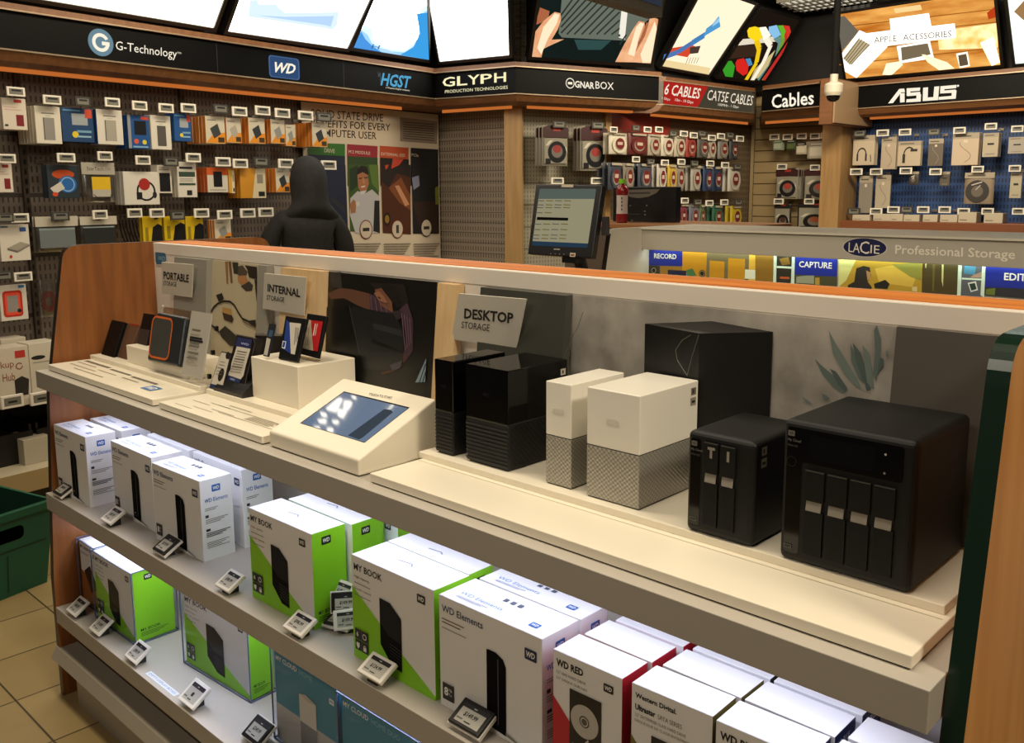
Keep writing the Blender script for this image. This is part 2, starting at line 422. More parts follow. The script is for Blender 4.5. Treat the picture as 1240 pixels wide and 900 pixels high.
t, mb, fc, org = canopy('long black sign canopy lettered with a round G logo, WD and HGST', F0, F1, W0, C1)
u, v = fc.uv(122, 51.5); fc.ell(u, v, .066, .066, EM('#7fa0b0', .7), 32); fc.ring(u, v, .028, .045, SIGNW, 24, 0.5, 2 * pi - 0.05); fc.rect(u + .005, v - .012, u + .045, v + .006, SIGNW)
fc.ptext('G-Technology', (140, 63.5), (214, 73.5), (140, 49.5), SIGNW)
fc.ptext('TM', (214.5, 65), (219, 65.7), (214.5, 62.8), SIGNW)
mb.build('lettering', t, org=org); mb = MB(); fc = Face(mb, fc.O, fc.U, (0, 0, 1), .001)
fc.rrect(*fc.uv(326, 93), *fc.uv(362, 71.5), .02, EM('#5f82b8', .55)); 
a = fc.uv(327.5, 92); c = fc.uv(360.5, 72.5); fc.rrect(a[0], a[1], c[0], c[1], .017, EM('#46699c', .5))
fc.ptext('WD', (331, 87.5), (357, 90), (332.5, 75), SIGNW, 0.03, 0.2)
mb.build('lettering', t, org=org); mb = MB(); fc = Face(mb, fc.O, fc.U, (0, 0, 1), .001)
fc.ptext('HGST', (460.5, 103.5), (496, 107.5), (462.5, 88), EM('#5fb4e0', .8), 0.025, 0.1)
fc.ptext('a Western Digital company', (467, 107.5), (496, 111), (467, 105), SIGNW)
fc.pline([(457.5, 87), (458.5, 93), (460, 88), (461, 101)], .004, EM('#7a8c98', .5))
mb.build('lettering', t, org=org)
for px in (262, 415): 
    a = fc.uv(px, 60); mb2 = MB(); f2 = Face(mb2, fc.O, fc.U, (0, 0, 1), 0.0006); f2.rect(a[0], 0.007, a[0] + .003, 0.175, M('#2c2722', .5)); mb2.build('board_joint', t, org=org)
t, mb, fc, org = canopy('short black sign canopy across the corner lettered GLYPH production technologies', F1, F2, C1, C2)
GW = EM('#fdf3c0', 1.0)
for s, x0, x1 in (('G', 536, 551), ('L', 553.5, 566), ('Y', 566.5, 581), ('P', 582, 596), ('H', 598.5, 613)):
    def yy(x, base): return base - (x - 536) * 0.085
    fc.ptext(s, (x0, yy(x0, 105.5)), (x1, yy(x1, 105.5)), (x0, yy(x0, 94)), GW, 0.015)
fc.ptext('PRODUCTION TECHNOLOGIES', (539, 113), (615, 107.5), (539, 109.3), GW)
mb.build('lettering', t, org=org)
t, mb, fc, org = canopy('black sign canopy right of the corner lettered GNARBOX with a ring logo', F2, F3, C2, C3)
u, v = fc.uv(690.3, 100.8); fc.ring(u, v, .030, .036, SIGNW, 24); fc.rect(u - .018, v - .008, u + .018, v + .008, SIGNW)
fc.ptext('GNAR', (696, 106), (719.5, 108), (696, 97.7), SIGNW, 0.022); fc.ptext('BOX', (721, 107.3), (743, 109), (721, 98.3), SIGNW, 0.0)
mb.build('lettering', t, org=org)
E3 = Vector((-4.14, 5.98, 0)); E4 = Vector((-4.06, 7.24, 0))
t, mb, fc, org = canopy('recessed red and grey sign canopy lettered 6 CABLES and CAT5E CABLES', E3, E4, C3 + Vector((0, .1, 0)), C4, True, M('#5a5148', .5))
RD = EM('#c22a22', .75); GY = EM('#57503f', .6); SW = EM('#fff0d8', .9)
a = fc.uv(857, 117)[0]; e = fc.uv(911, 120)[0]
fc.rect(0.0, .007, a, .175, RD); fc.poly([(a - .13, .007), (e, .007), (e, .175), (a, .175)], GY)
fc.ptext('6 CABLES', (804, 114.5), (847, 120), (806, 101), SW, 0.015, 0.15)
fc.ptext('CAT5E CABLES', (856, 121), (911, 128), (857.5, 108.5), SW, 0.0, 0.15)
fc.ptext('1 Gbps', (801, 121), (811, 123), (801.5, 117), SW, 0.0, 0.1); fc.ptext('10m - 10 Gbps', (817, 123.5), (839, 126.5), (817.5, 119), SW, 0.0, 0.1); fc.ptext('100MHz - 1 Gbps', (869, 129), (894, 132), (869.5, 125), SW, 0.0, 0.1)
mb.build('lettering', t, org=org)
G1 = Vector((-3.93, 7.13, 0)); G2 = Vector((-3.36, 7.02, 0))
t, mb, fc, org = canopy('short black sign canopy lettered Cables above the slatted wall', G1, G2, C4 + Vector((.05, -.02, 0)), Vector((-3.44, 7.72, 0)))
fc.ptext('Cables', (934.5, 131.5), (985.5, 126.5), (934.5, 115), SIGNW, 0.015)
mb.build('lettering', t, org=org)
H1 = Vector((-3.33, 7.43, 0)); H2 = Vector((-1.0, 7.33, 0))
t, mb, fc, org = canopy('black sign canopy on the right lettered ASUS over the blue wall', H1, H2, Vector((-3.33, 7.73, 0)), Vector((-1.0, 7.73, 0)))
def AS(pts): fc.ppoly([(930 + x / 4, y / 4) for x, y in pts], SIGNW)
AS([(582, 501), (636, 431), (660, 429), (606, 499)]); AS([(636, 431), (660, 429), (664, 446), (640, 448)]); AS([(674, 428), (738, 424), (736, 440), (672, 444)]); AS([(640, 497), (640, 452), (662, 450), (662, 495)])
AS([(672, 428), (690, 427), (690, 462), (672, 464)]); AS([(674, 466), (676, 450), (738, 445), (738, 461)]); AS([(720, 457), (742, 456), (740, 492), (718, 493)]); AS([(670, 496), (672, 481), (740, 476), (740, 492)])
AS([(752, 425), (776, 423), (774, 474), (750, 476)]); AS([(750, 490), (750, 474), (822, 469), (820, 485)]); AS([(806, 420), (830, 418), (824, 485), (800, 486)])
AS([(838, 418), (914, 411), (912, 427), (836, 434)]); AS([(836, 418), (856, 416), (854, 452), (834, 453)]); AS([(836, 453), (838, 440), (910, 434), (910, 449)]); AS([(892, 440), (914, 438), (910, 478), (888, 480)]); AS([(826, 484), (828, 470), (908, 463), (908, 478)])
u, v = fc.uv(930 + 921 / 4, 416 / 4); fc.ell(u, v, .008, .008, SIGNW, 12)
mb.build('lettering', t, org=org)
# end block between the two right-hand canopies
b = MB(); b.box((-3.345, 6.98, 2.06), (-3.24, 7.74, 2.41), BROWN)
b.box((-3.24, 7.0, 2.07), (-3.228, 7.73, 2.40), M('#a48868', .4))
struct(b.build('trim_8', org=(-3.3, 7.3, 2.06)))
# dark bulkhead above the canopies
def bulk(name, A, B):
    d = B - A; L = d.length; d.normalize(); n = Vector((d.y, -d.x, 0))
    b = MB(); b.box((0, 0, 2.42), (L, 0.04, 3.1), M('#0f0d0b', .6)); return struct(b.build(name, loc=A + n * 0.12, rz=math.atan2(d.y, d.x)))
bulk('trim_9', W0, C1); bulk('trim_10', C1, C2); bulk('trim_11', C2, C3); bulk('trim_12', C3, C4); bulk('trim_13', C4, C5)

# ------------------------------------------------------------------ light boxes leaning out above the canopies
def lightbox(label, A, B, px, lit='#fffaf0', st=2.2, lean=37, back=0.10, z=2.44, noframe=False):
    d = (B - A).normalized(); n = Vector((d.y, -d.x, 0)); D = n * sin(radians(lean)) + Vector((0, 0, cos(radians(lean))))
    O = A - n * back + Vector((0, 0, z)); mb = MB(); fc = Face(mb, O, d, D, 0.004)
    q = [fc.uv(*p) for p in px]; c = fc.p(sum(a for a, _ in q) / 4, min(b for _, b in q))
    t = thing('light_box', label, 'light box', c, 0, 'lit picture boxes above the canopies')
    fr = MB(); N = fc.N
    cu = sum(a for a, _ in q) / 4; cv = sum(b for _, b in q) / 4
    def ex(a, b, e):
        return (a + (e if a > cu else -e), b + (e if b > cv else -e))
    o_ = [O + d * a + D * b for a, b in (ex(*p, .022) for p in q)]; i_ = [O + d * a + D * b + N * 0.012 for a, b in q]; o2 = [p + N * 0.012 for p in o_]
    FR = M('#131110', .35)
    fr.hull([p - N * 0.045 for p in o_], o_, FR)
    for k in range(4):
        r_ = (k + 1) % 4
        fr.face([o2[k], o2[r_], i_[r_], i_[k]], FR); fr.face([o_[k], o_[r_], o2[r_], o2[k]], FR); fr.face([i_[k], i_[r_], i_[r_] - N * .01, i_[k] - N * .01], FR)
    fr.build('frame', t, org=c)
    pb = MB(); pf = Face(pb, O, d, D, 0.002); pf.poly(q, EM(lit, st)); pb.build('panel', t, org=c)
    return t, mb, fc, c
t, mb, fc, c = lightbox('plain white lit picture box at the top left above the round G logo', F0, F1, [(-120, -30), (258, 33), (296, -72), (-90, -132)], '#fff2d8', 5)
t, mb, fc, c = lightbox('white lit picture box with a blue device outline above the WD logo', F0, F1, [(275, 37), (420, 58), (468, -46), (312, -68)], '#fff6e6', 5)
fc.ppoly([(302, 0), (333, -4), (336, 8), (345, 15), (410, 14), (408, 30), (402, 36), (393, 34), (300, 20)], EM('#cfe2f8', 1.25)); fc.ppoly([(345, 20), (404, 19), (400, 32), (393, 30), (310, 18)], EM('#b6d3f4', 1.1)); fc.ppoly([(310, -4), (334, -6), (336, 5), (313, 5)], EM('#fff4e6', 2.0)); fc.ppoly([(340, 0), (440, 0), (436, 12), (345, 13)], EM('#fffaf4', 2.0))
mb.build('picture', t, org=c)
t, mb, fc, c = lightbox('blue and white lit picture box above the HGST logo', F0, F1, [(427, 57), (519, 72), (515, -36), (470, -45)], '#f4faff', 5)
fc.ppoly([(427, 57), (440, 30), (450, 34), (452, 48), (466, 58), (490, 60), (506, 46), (509, 10), (519, 6), (519, 72)], EM('#cfe6fd', 1.35)); fc.ppoly([(427, 57), (437, 36), (445, 42), (450, 52), (466, 61), (490, 63), (510, 48), (513, 14), (519, 12), (519, 72)], EM('#9ccdf8', 1.2)); fc.ppoly([(427, 57), (434, 42), (437, 38), (442, 47), (450, 55), (462, 63)], EM('#4f9ae6', 1.0)); fc.ppoly([(519, 72), (518, 15), (504, 16), (508, 40), (500, 57), (484, 66)], EM('#3fa3ea', 1.0)); fc.ppoly([(462, 63), (450, 55), (470, 60), (484, 66)], EM('#a9d2f6', 1.2))
fc.ptext('H', (449, 58), (458, 59.5), (451, 53), EM('#3d78b8', .8)); mb.build('picture', t, org=c)
t, mb, fc, c = lightbox('plain white lit picture box above the corner lettering', F1, F2, [(533, 74), (617, 66), (615, -22), (514, -32)], '#fffcf2', 5)
t, mb, fc, c = lightbox('lit picture box of two hands holding a ribbed grey device', F2, F3, [(643, 68), (787, 78), (811, -58), (662, -64)], '#2c3c38', .3)
def gp(pts, m): fc.ppoly([(620 + x / 4, y / 4) for x, y in pts], m)
gp([(300, 180), (500, 190), (600, 240), (500, 300), (300, 280), (180, 270)], EM('#2c3a36', .3)); gp([(300, 190), (480, 195), (430, 240), (320, 240)], EM('#47706c', .45))
gp([(262, -240), (740, -200), (690, 70), (640, 110), (620, 205), (560, 196), (240, 180), (224, 160)], EM('#8b9484', .55))
gp([(530, 40), (560, 38), (545, 190), (515, 180)], EM('#f4efe0', 1.0))
for k in range(15):
    x = 250 + k * 36
    p0 = (x - 15, 170 - 0 * k); 
    fc.pline([(620 + max(236, x - 130) / 4, (165 if x > 366 else 165 - (366 - x) * .8) / 4), (620 + min(x + 60, 520) / 4, (-30 if x < 460 else -30 + (x - 460) * 1.1) / 4)], .014, EM('#4c544a', .4))
SK = EMN('lit_skin', '#d98f62', '#f6bd8e', 1.05, (3, 3, 3), 3); SKH = EM('#ffdcb8', 1.2); SKD = EM('#c0714a', .8)
gp([(134, 34), (180, 52), (172, 95), (110, 120)], SKD); gp([(95, 275), (112, 150), (150, 100), (205, 55), (232, 62), (235, 95), (220, 140), (190, 190), (250, 188), (175, 222), (150, 235), (140, 278)], SK); gp([(120, 230), (150, 130), (205, 62), (228, 70), (215, 110), (170, 190), (140, 262)], SKH)
gp([(498, 298), (540, 215), (590, 130), (612, 100), (640, 104), (642, 135), (610, 200), (596, 300)], SK); gp([(560, 260), (600, 128), (620, 106), (638, 112), (612, 180), (590, 270)], SKH)
gp([(596, 240), (640, 170), (668, 78), (706, 90), (700, 150), (672, 306), (596, 300)], SK); gp([(620, 260), (660, 170), (690, 100), (700, 140), (672, 300), (630, 302)], SKH); gp([(596, 250), (640, 175), (660, 110), (650, 105), (620, 180)], SKD)
mb.build('picture', t, org=c)
t, mb, fc, c = lightbox('cream lit picture box of a blue cable plug and red connector', E3, E4, [(801, 79.5), (858, 90), (914, 6), (852, -16)], '#ffeccb', 1.15)
fc.ppoly([(805, 72), (860, 82), (858, 90), (801, 79.5)], EM('#e8cf98', 1.1)); fc.ppoly([(812, 58), (837, 54), (842, 56), (832, 69), (810, 65)], EM('#e2502e', .9)); fc.ppoly([(835, 57), (848, 55), (845, 64), (835, 65)], EM('#6a5348', .5))
fc.pline([(803, 69), (820, 63), (837, 52)], .05, EM('#5a86c8', .8)); fc.pline([(837, 52), (853, 42)], .06, EM('#4a8fcf', .85)); fc.ppoly([(851, 45), (855, 34), (862, 29), (870, 19), (872, 32), (855, 42)], EM('#57a6dc', .9)); fc.ppoly([(862, 32), (871, 26), (871, 20), (864, 27)], EM('#9cd0f0', 1.0))
for k in range(5): fc.pline([(830 + k * 3.2, 77 - k * .2), (833 + k * 3.2, 69)], .006, EM('#8a7650', .6))
mb.build('picture', t, org=c)
t, mb, fc, c = lightbox('dark lit picture box of coloured network plugs and curved cables', E3, E4, [(869, 92), (918, 98), (968, 24), (920, 10)], '#3a2c22', .3)
cz = lambda pts, m: fc.ppoly([(800 + x / 5.636, y / 5.636) for x, y in pts], m)
cz([(560, 265), (790, 245), (800, 280), (520, 310)], EM('#e8dcc4', 1.0)); cz([(500, 310), (700, 300), (680, 380), (460, 400)], EM('#5a4030', .4)); cz([(640, 470), (780, 340), (700, 520), (610, 545)], EM('#d8c48c', .9))
cz([(440, 420), (480, 412), (505, 450), (490, 525), (440, 520), (418, 470)], EM('#3fae2c', .8)); cz([(520, 405), (565, 395), (598, 450), (590, 500), (560, 515), (515, 480), (508, 430)], EM('#e62a22', .9)); cz([(575, 400), (610, 395), (625, 440), (598, 450)], EM('#5a9ad0', .8))
for pts, m in ((((650, 270), (670, 330), (650, 430), (580, 545)), EM('#f2c818', 1.0)), (((715, 265), (748, 310), (700, 420), (625, 545)), EM('#f4ead2', 1.1)), (((780, 250), (815, 280), (790, 390), (665, 545)), EM('#7aa8a0', .7)), (((825, 215), (838, 270), (800, 370), (690, 545)), EM('#7ab03a', .8)), (((855, 200), (862, 260), (820, 360), (700, 545)), EM('#c8302a', .9))):
    fc.pline([(800 + a / 5.636, e / 5.636) for a, e in pts], .05 if m is not None else 0, m)
cz([(585, 190), (640, 178), (680, 190), (690, 260), (640, 280), (595, 250)], EM('#f6d21c', 1.1)); cz([(670, 185), (715, 180), (750, 240), (700, 275), (685, 230)], EM('#fff2dc', 1.2)); cz([(735, 180), (790, 168), (818, 235), (770, 262), (735, 215)], EM('#8cc4ec', 1.0)); cz([(795, 172), (830, 170), (850, 210), (830, 270), (815, 220)], EM('#6cc02c', .9)); cz([(830, 170), (875, 175), (886, 215), (862, 262), (848, 205)], EM('#e23a2a', .9))
mb.build('picture', t, org=c)
t, mb, fc, c = lightbox('warm lit picture box of a desk top lettered APPLE ACESSORIES', H1, H2, [(1025, 95), (1212, 78), (1203, -12), (1013, 17)], '#e8963a', 1.0); fc.poly([fc.uv(*p) for p in ((1025, 95), (1212, 78), (1203, -12), (1013, 17))], EMN('lit_desk_wood', '#b5631a', '#ffc164', 1.15, (1.2, 3, 6), 2.2, .3, .75))
az = lambda pts, m: fc.ppoly([(930 + x / 4, y / 4) for x, y in pts], m)
for k in range(4): az([(330 + k * 5, 130 + k * 60), (1110 + k * 6, 40 + k * 62), (1110 + k * 6, 44 + k * 62), (330 + k * 5, 135 + k * 60)], EM('#b56a20', .7))
az([(820, 150), (1110, 110), (1115, 230), (830, 240)], EMN('lit_desk_glow', '#f0a848', '#fff0b8', 1.5, (3, 3, 3), 2.5, .35, .65)); az([(590, 90), (780, 62), (792, 125), (905, 112), (912, 180), (500, 230), (480, 160), (596, 145)], EM('#fffdf4', 2.0))
az([(340, 80), (372, 76), (440, 150), (350, 260), (336, 200)], EM('#8a8273', .6)); az([(350, 270), (445, 145), (490, 165), (580, 225), (430, 376), (375, 345)], EM('#fffaf0', 2.0)); az([(365, 280), (440, 185), (498, 215), (398, 315)], EM('#c9b890', .9))
for r_ in range(5): az([(368 + r_ * 9, 285 + r_ * 6), (446 + r_ * 11, 178 + r_ * 9), (449 + r_ * 11, 180 + r_ * 9), (371 + r_ * 9, 288 + r_ * 6)], EM('#8a7550', .6))
az([(625, 222), (785, 195), (805, 280), (640, 305)], EM('#fff8ea', 1.8)); az([(645, 228), (775, 207), (790, 262), (650, 292)], EM('#9c8a6a', .6)); az([(555, 360), (575, 305), (640, 295), (655, 312), (600, 362)], EM('#fbe4bc', 1.5)); az([(745, 262), (760, 262), (870, 300), (905, 330), (830, 338), (775, 300)], EM('#fbe0b4', 1.5)); az([(912, 258), (968, 248), (980, 318), (930, 328)], EM('#fff4dc', 1.5)); az([(922, 266), (962, 258), (972, 312), (930, 320)], EM('#8a765a', .5)); az([(1028, 205), (1095, 175), (1125, 300), (1085, 318)], EM('#fff0c8', 1.8)); az([(1062, 60), (1100, 30), (1108, 80), (1070, 92)], EM('#d4481c', .8)); az([(610, 40), (740, 20), (748, 45), (620, 62)], EM('#f4ca8a', 1.2))
fc.ptext('APPLE', (930 + 515 / 4, 207 / 4), (930 + 625 / 4, 197 / 4), (930 + 515 / 4, 178 / 4), EM('#8d7c5c', .7), .008); fc.ptext('ACESSORIES', (930 + 655 / 4, 195 / 4), (930 + 890 / 4, 176 / 4), (930 + 655 / 4, 165 / 4), EM('#8d7c5c', .7), .008)
mb.build('picture', t, org=c)
t, mb, fc, c = lightbox('pale green lit picture box at the right edge of the photo', H1, H2, [(1230, 77), (1400, 62), (1390, -25), (1220, -6)], '#e4f4e4', 1.7)
az([(1192, 55), (1260, -20), (1260, 115), (1220, 80)], EM('#b58a5a', .8)); mb.build('picture', t, org=c)
# ------------------------------------------------------------------ the wooden display gondola in front
XL, XR, YF, YB = -2.845, -0.293, 0.93, 1.31
ZC, ZM, ZL, Z1, Z0 = 1.033, 0.6585, 0.294, 1.051, 1.063
GO = Vector((-1.57, 1.38, 0))
gon = thing('display_gondola', 'long two-sided wooden shop display with grey shelves and white top rail in the foreground', 'display stand', GO)
half = [(.932, 0), (.932, .38), (.965, .96), (1.03, 1.345), (1.033, 1.360), (1.037, 1.371), (1.043, 1.379), (1.052, 1.386), (1.064, 1.391), (1.08, 1.3935), (1.10, 1.394)]
prof = half + [(2.76 - y, z) for y, z in reversed(half)]
def side_panel(x0, x1, edge, wood, lab):
    b = MB(); n = len(prof)
    lo = [(x0, y, z) for y, z in prof]; hi = [(x1, y, z) for y, z in prof]
    b.face(hi, wood); b.face(lo[::-1], wood)
    for k in range(n):
        r_ = (k + 1) % n; b.face([lo[k], lo[r_], hi[r_], hi[k]], wood if k == n - 1 else edge)
    o = b.build('side_panel', gon, org=GO, weld=True); o['label'] = lab; return o
side_panel(XL - .024, XL, M('#17130f', .3), WOOD, 'wooden end panel with a dark edge')
e = side_panel(XR, XR + .024, M('#12261c', .22), WOODL, 'wooden end panel with a dark green rounded edge')
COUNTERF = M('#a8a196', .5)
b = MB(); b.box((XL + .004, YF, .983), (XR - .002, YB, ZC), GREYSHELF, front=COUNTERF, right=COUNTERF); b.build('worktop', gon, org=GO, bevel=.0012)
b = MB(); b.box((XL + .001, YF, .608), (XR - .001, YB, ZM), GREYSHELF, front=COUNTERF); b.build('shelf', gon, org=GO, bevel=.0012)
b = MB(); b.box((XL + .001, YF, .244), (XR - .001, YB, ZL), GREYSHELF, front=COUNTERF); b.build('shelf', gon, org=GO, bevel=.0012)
b = MB(); b.box((XL, YB, .1), (XR, YB + .02, 1.357), RAILW); b.build('back_panel', gon, org=GO)
b = MB(); b.box((XL, YB - .001, 1.356), (XR, YB + .02, 1.391), RAILW); b.build('top_rail', gon, org=GO, bevel=.002)
b = MB(); b.box((XL, 1.432, .1), (XR, 1.451, 1.391), RAILW); b.build('back_panel', gon, org=GO, bevel=.002)
b = MB(); b.box((XL, YB + .019, 1.375), (XR, 1.433, 1.3925), WOODT); b.build('top_board', gon, org=GO)
b = MB(); pr = [(.928, .160), (.912, .128), (.922, .120), (1.84, .120), (1.85, .16)]
b.hull([(XL - .02, y, z) for y, z in pr], [(XR + .02, y, z) for y, z in pr], M('#a39a8b', .5)); b.build('base_ledge', gon, org=GO, weld=True)
b = MB(); b.box((-2.77, .947, 0), (-.36, 1.81, .121), M('#a39a8b', .5)); b.build('plinth', gon, org=GO)
b = MB(); b.box((XL, .985, .15), (XR, 1.775, .245), M('#4a3526', .6)); b.build('base_board', gon, org=GO)
b = MB()   # far side of the display: worktop and shelf, hidden from the photo but part of the same unit
b.box((XL, 1.451, .983), (XR, 1.79, ZC), GREYSHELF); b.build('worktop', gon, org=GO)
LEDW = EM('#dfe4ff', 19.0); LEDL = EM('#e3e9ff', 34.0)
for z, y in ((.983, 1.035), (.608, 1.04)):
    b = MB(); b.box((XL + .06, y, z - .010), (XR - .06, y + .022, z - .0005), M('#cfcfcf', .4), bottom=LEDW if z > .8 else LEDL); o = b.build('led_strip', gon, org=GO)
b = MB(); fc = Face(b, (-2.0, YF, ZC), (1, 0, 0), (0, 0, 1))

# white two-step display bases on the worktop
def base(label, x0, x1, u0, u1, yf=.957, yu=1.079):
    t = thing('display_plinth', label, 'display base', ((x0 + x1) / 2, 1.12, ZC), 0, 'white stepped display bases')
    b = MB(); b.box((x0 + .003, yf + .003, ZC), (x1 - .003, 1.27, ZC + .0025), BLACK); b.build('contact_shadow_sheet', t, org=t.location)  # black sheet under the base, a painted-in contact shadow
    b = MB(); b.box((x0, yf, ZC + .0022), (x1, 1.272, Z1), CORIAN); b.build('lower_tier', t, org=t.location, bevel=.0015)
    b = MB(); b.box((u0, yu, Z1), (u1, 1.272, Z0), CORIAN); b.build('upper_tier', t, org=t.location, bevel=.0012)
    b = MB(); return t, b, Face(b, (0, 0, Z1), (1, 0, 0), (0, 1, 0), .0003)
GRT = M('#6f675a', .6); GRL = M('#a79c88', .6); WDB = M('#2f6fae', .5); WDN = M('#1d2c4a', .5)
t, b, fc = base('white stepped base printed with dark lines at the left end of the counter', -2.815, -2.138, -2.818, -2.14)
for k, (x0, x1, y, h) in enumerate(((-2.79, -2.62, 1.05, .012), (-2.79, -2.66, 1.03, .006), (-2.60, -2.47, 1.045, .010), (-2.62, -2.50, 1.02, .005), (-2.78, -2.60, 1.005, .005), (-2.45, -2.30, 1.04, .010), (-2.46, -2.36, 1.02, .005), (-2.70, -2.50, .985, .004))):
    fc.rect(x0, y, x1, y + h, GRT if h > .008 else GRL)
fc.rect(-2.29, .995, -2.235, 1.03, WDB); fc.text('WD', -2.283, 1.003, .019, WHITE, .041, .03, .2)
b.build('print', t, org=t.location)
t, b, fc = base('white stepped base with fine printed lines between the portable drives and the touch screen', -2.105, -1.64, -2.105, -1.64)
for k in range(6): fc.rect(-2.06 + .06 * (k % 3), .975 + k * .015, -1.98 + .07 * (k % 3), .978 + k * .015, GRL)
fc.rect(-1.96, 1.035, -1.70, 1.0365, GRT); fc.rect(-1.90, 1.0, -1.66, 1.0015, GRT)
for k in range(5): fc.rect(-1.80, 1.008 + k * .006, -1.70 + .01 * (k % 2), 1.0105 + k * .006, GRL)
b.build('print', t, org=t.location)
t, b, fc = base('long plain white stepped base under the desktop drives', -1.279, -.324, -1.287, -.332)
fc.rect(-1.275, 1.066, -.33, 1.0672, M('#a59a82', .5)); b.build('print', t, org=t.location)
b = MB(); fc = Face(b, (0, 0, Z0), (1, 0, 0), (0, 1, 0), .0003)

# ------------------------------------------------------------------ leaning boards and printed pictures against the back
def board(name, label, cat, tl, tr, thick, m, lean=.08, zb=1.064, group=None, fr=None):
    yt = YB - .0015 - thick
    A = ony(*tl, yt); B = ony(*tr, yt); zt = min(A.z, B.z, 1.3555) if not fr else fr
    A.z = B.z = zt
    def pt(x, z, back): return Vector((x, yt - lean * (zt - z) + (thick if back else 0), z))
    t = thing(name, label, cat, ((A.x + B.x) / 2, yt, zb), 0, group)
    b = MB()
    lo = [pt(A.x, zb, 0), pt(B.x, zb, 0), pt(B.x, zb, 1), pt(A.x, zb, 1)]; hi = [pt(A.x, zt, 0), pt(B.x, zt, 0), pt(B.x, zt, 1), pt(A.x, zt, 1)]
    b.hull(lo, hi, m); b.build('panel', t, org=t.location, weld=True)
    mb = MB(); V = (pt(0, zt, 0) - pt(0, zb, 0)).normalized()
    return t, mb, Face(mb, pt(A.x, zb, 0), (1, 0, 0), V, .0004), (A.x, B.x, zt)
BG = 'boards leaning at the back of the counter'
board('backing_board', 'plain grey board behind the PORTABLE STORAGE sign', 'board', (211, 310), (250, 313.5), .022, M('#8b877d', .5), group=BG)
t, mb, fc, _ = board('photo_panel', 'pale printed panel showing a cable and adapters left of the INTERNAL sign', 'picture', (255.5, 315), (312, 320), .004, M('#b5a98c', .6))
q = lambda pts, m: fc.ppoly([(170 + x / 7.5, 280 + y / 7.5) for x, y in pts], m)
ql = lambda pts, wd, m: fc.pline([(170 + x / 7.5, 280 + y / 7.5) for x, y in pts], wd, m)
DK = M('#1d1813', .6); TN = M('#8a6238', .6)
q([(770, 275), (795, 275), (800, 480), (785, 480)], TN); q([(800, 275), (825, 275), (840, 475), (822, 470)], M('#6e4a2a', .6)); q([(835, 280), (890, 285), (890, 390), (850, 385)], M('#2b2a22', .6)); q([(890, 320), (930, 310), (975, 370), (960, 410), (890, 400)], M('#4a4034', .6)); q([(885, 410), (955, 400), (985, 460), (930, 490), (890, 460)], M('#a8764a', .6)); q([(915, 500), (990, 455), (1025, 490), (1015, 540), (960, 545)], M('#3a352f', .6)); q([(950, 310), (1062, 325), (1062, 440), (990, 420), (970, 340)], M('#241c15', .6)); q([(1040, 440), (1062, 440), (1058, 640), (1050, 560)], DK)
q([(690, 580), (745, 562), (762, 615), (715, 640)], DK); q([(752, 690), (832, 710), (832, 765), (748, 740)], M('#b0854a', .6)); q([(748, 738), (835, 765), (850, 800), (835, 832), (765, 805)], M('#3b2a1e', .6))
ql([(645, 735), (670, 690), (710, 655), (760, 635), (820, 640), (860, 675), (890, 730), (930, 795), (975, 815), (1050, 850)], .006, DK); q([(970, 815), (1050, 805), (1052, 875), (1010, 850)], DK); ql([(640, 845), (690, 885), (720, 920)], .006, DK); q([(720, 910), (775, 860), (900, 970), (880, 1050), (820, 1040), (740, 960)], M('#2d2c26', .5)); ql([(935, 815), (970, 840), (1050, 880)], .004, M('#6b5b45', .6))
mb.build('print', t, org=t.location)
board('backing_board', 'narrow grey board left of the INTERNAL STORAGE sign', 'board', (312.5, 320.5), (323, 321.3), .02, M('#8b877d', .5), group=BG)
board('backing_board', 'pale maple board behind the INTERNAL STORAGE sign', 'board', (340, 322), (390, 327), .022, MAPLE, group=BG)
t, mb, fc, _ = board('photo_panel', 'dark printed panel of a person in a plaid shirt opening a laptop', 'picture', (398, 328.5), (529, 342), .004, M('#12110f', .35))
q = lambda pts, m: fc.ppoly([(380 + x / 3.647, 320 + y / 3.647) for x, y in pts], m)
PL = M('#3f2836', .6)
q([(70, 35), (120, 35), (125, 110), (85, 100)], M('#2c2927', .6)); q([(62, 130), (115, 105), (165, 110), (245, 130), (250, 205), (190, 180), (135, 150), (75, 155)], M('#5c3a28', .6)); q([(245, 130), (300, 145), (330, 190), (355, 225), (300, 215), (250, 205)], PL)
q([(270, 110), (300, 100), (330, 130), (345, 165), (352, 215), (300, 185), (280, 150)], M('#6e4632', .6)); q([(245, 80), (400, 90), (420, 160), (385, 200), (345, 165), (300, 105), (270, 112)], M('#191310', .5))
q([(378, 200), (415, 170), (440, 250), (440, 380), (400, 440), (395, 400), (415, 330)], PL); q([(400, 400), (412, 396), (395, 450), (370, 470), (300, 490), (300, 478), (350, 462)], M('#4e3022', .6))
q([(160, 185), (360, 220), (400, 300), (395, 440), (340, 470), (220, 460)], M('#1b1d1f', .35)); q([(265, 260), (385, 290), (395, 320), (265, 285)], M('#2a2d2f', .4)); q([(260, 330), (395, 385), (390, 395), (260, 345)], M('#0c0c0d', .3)); q([(40, 190), (165, 180), (205, 420), (40, 380)], M('#0b0b0b', .3)); ql = lambda pts, wd, m: fc.pline([(380 + x / 3.647, 320 + y / 3.647) for x, y in pts], wd, m)
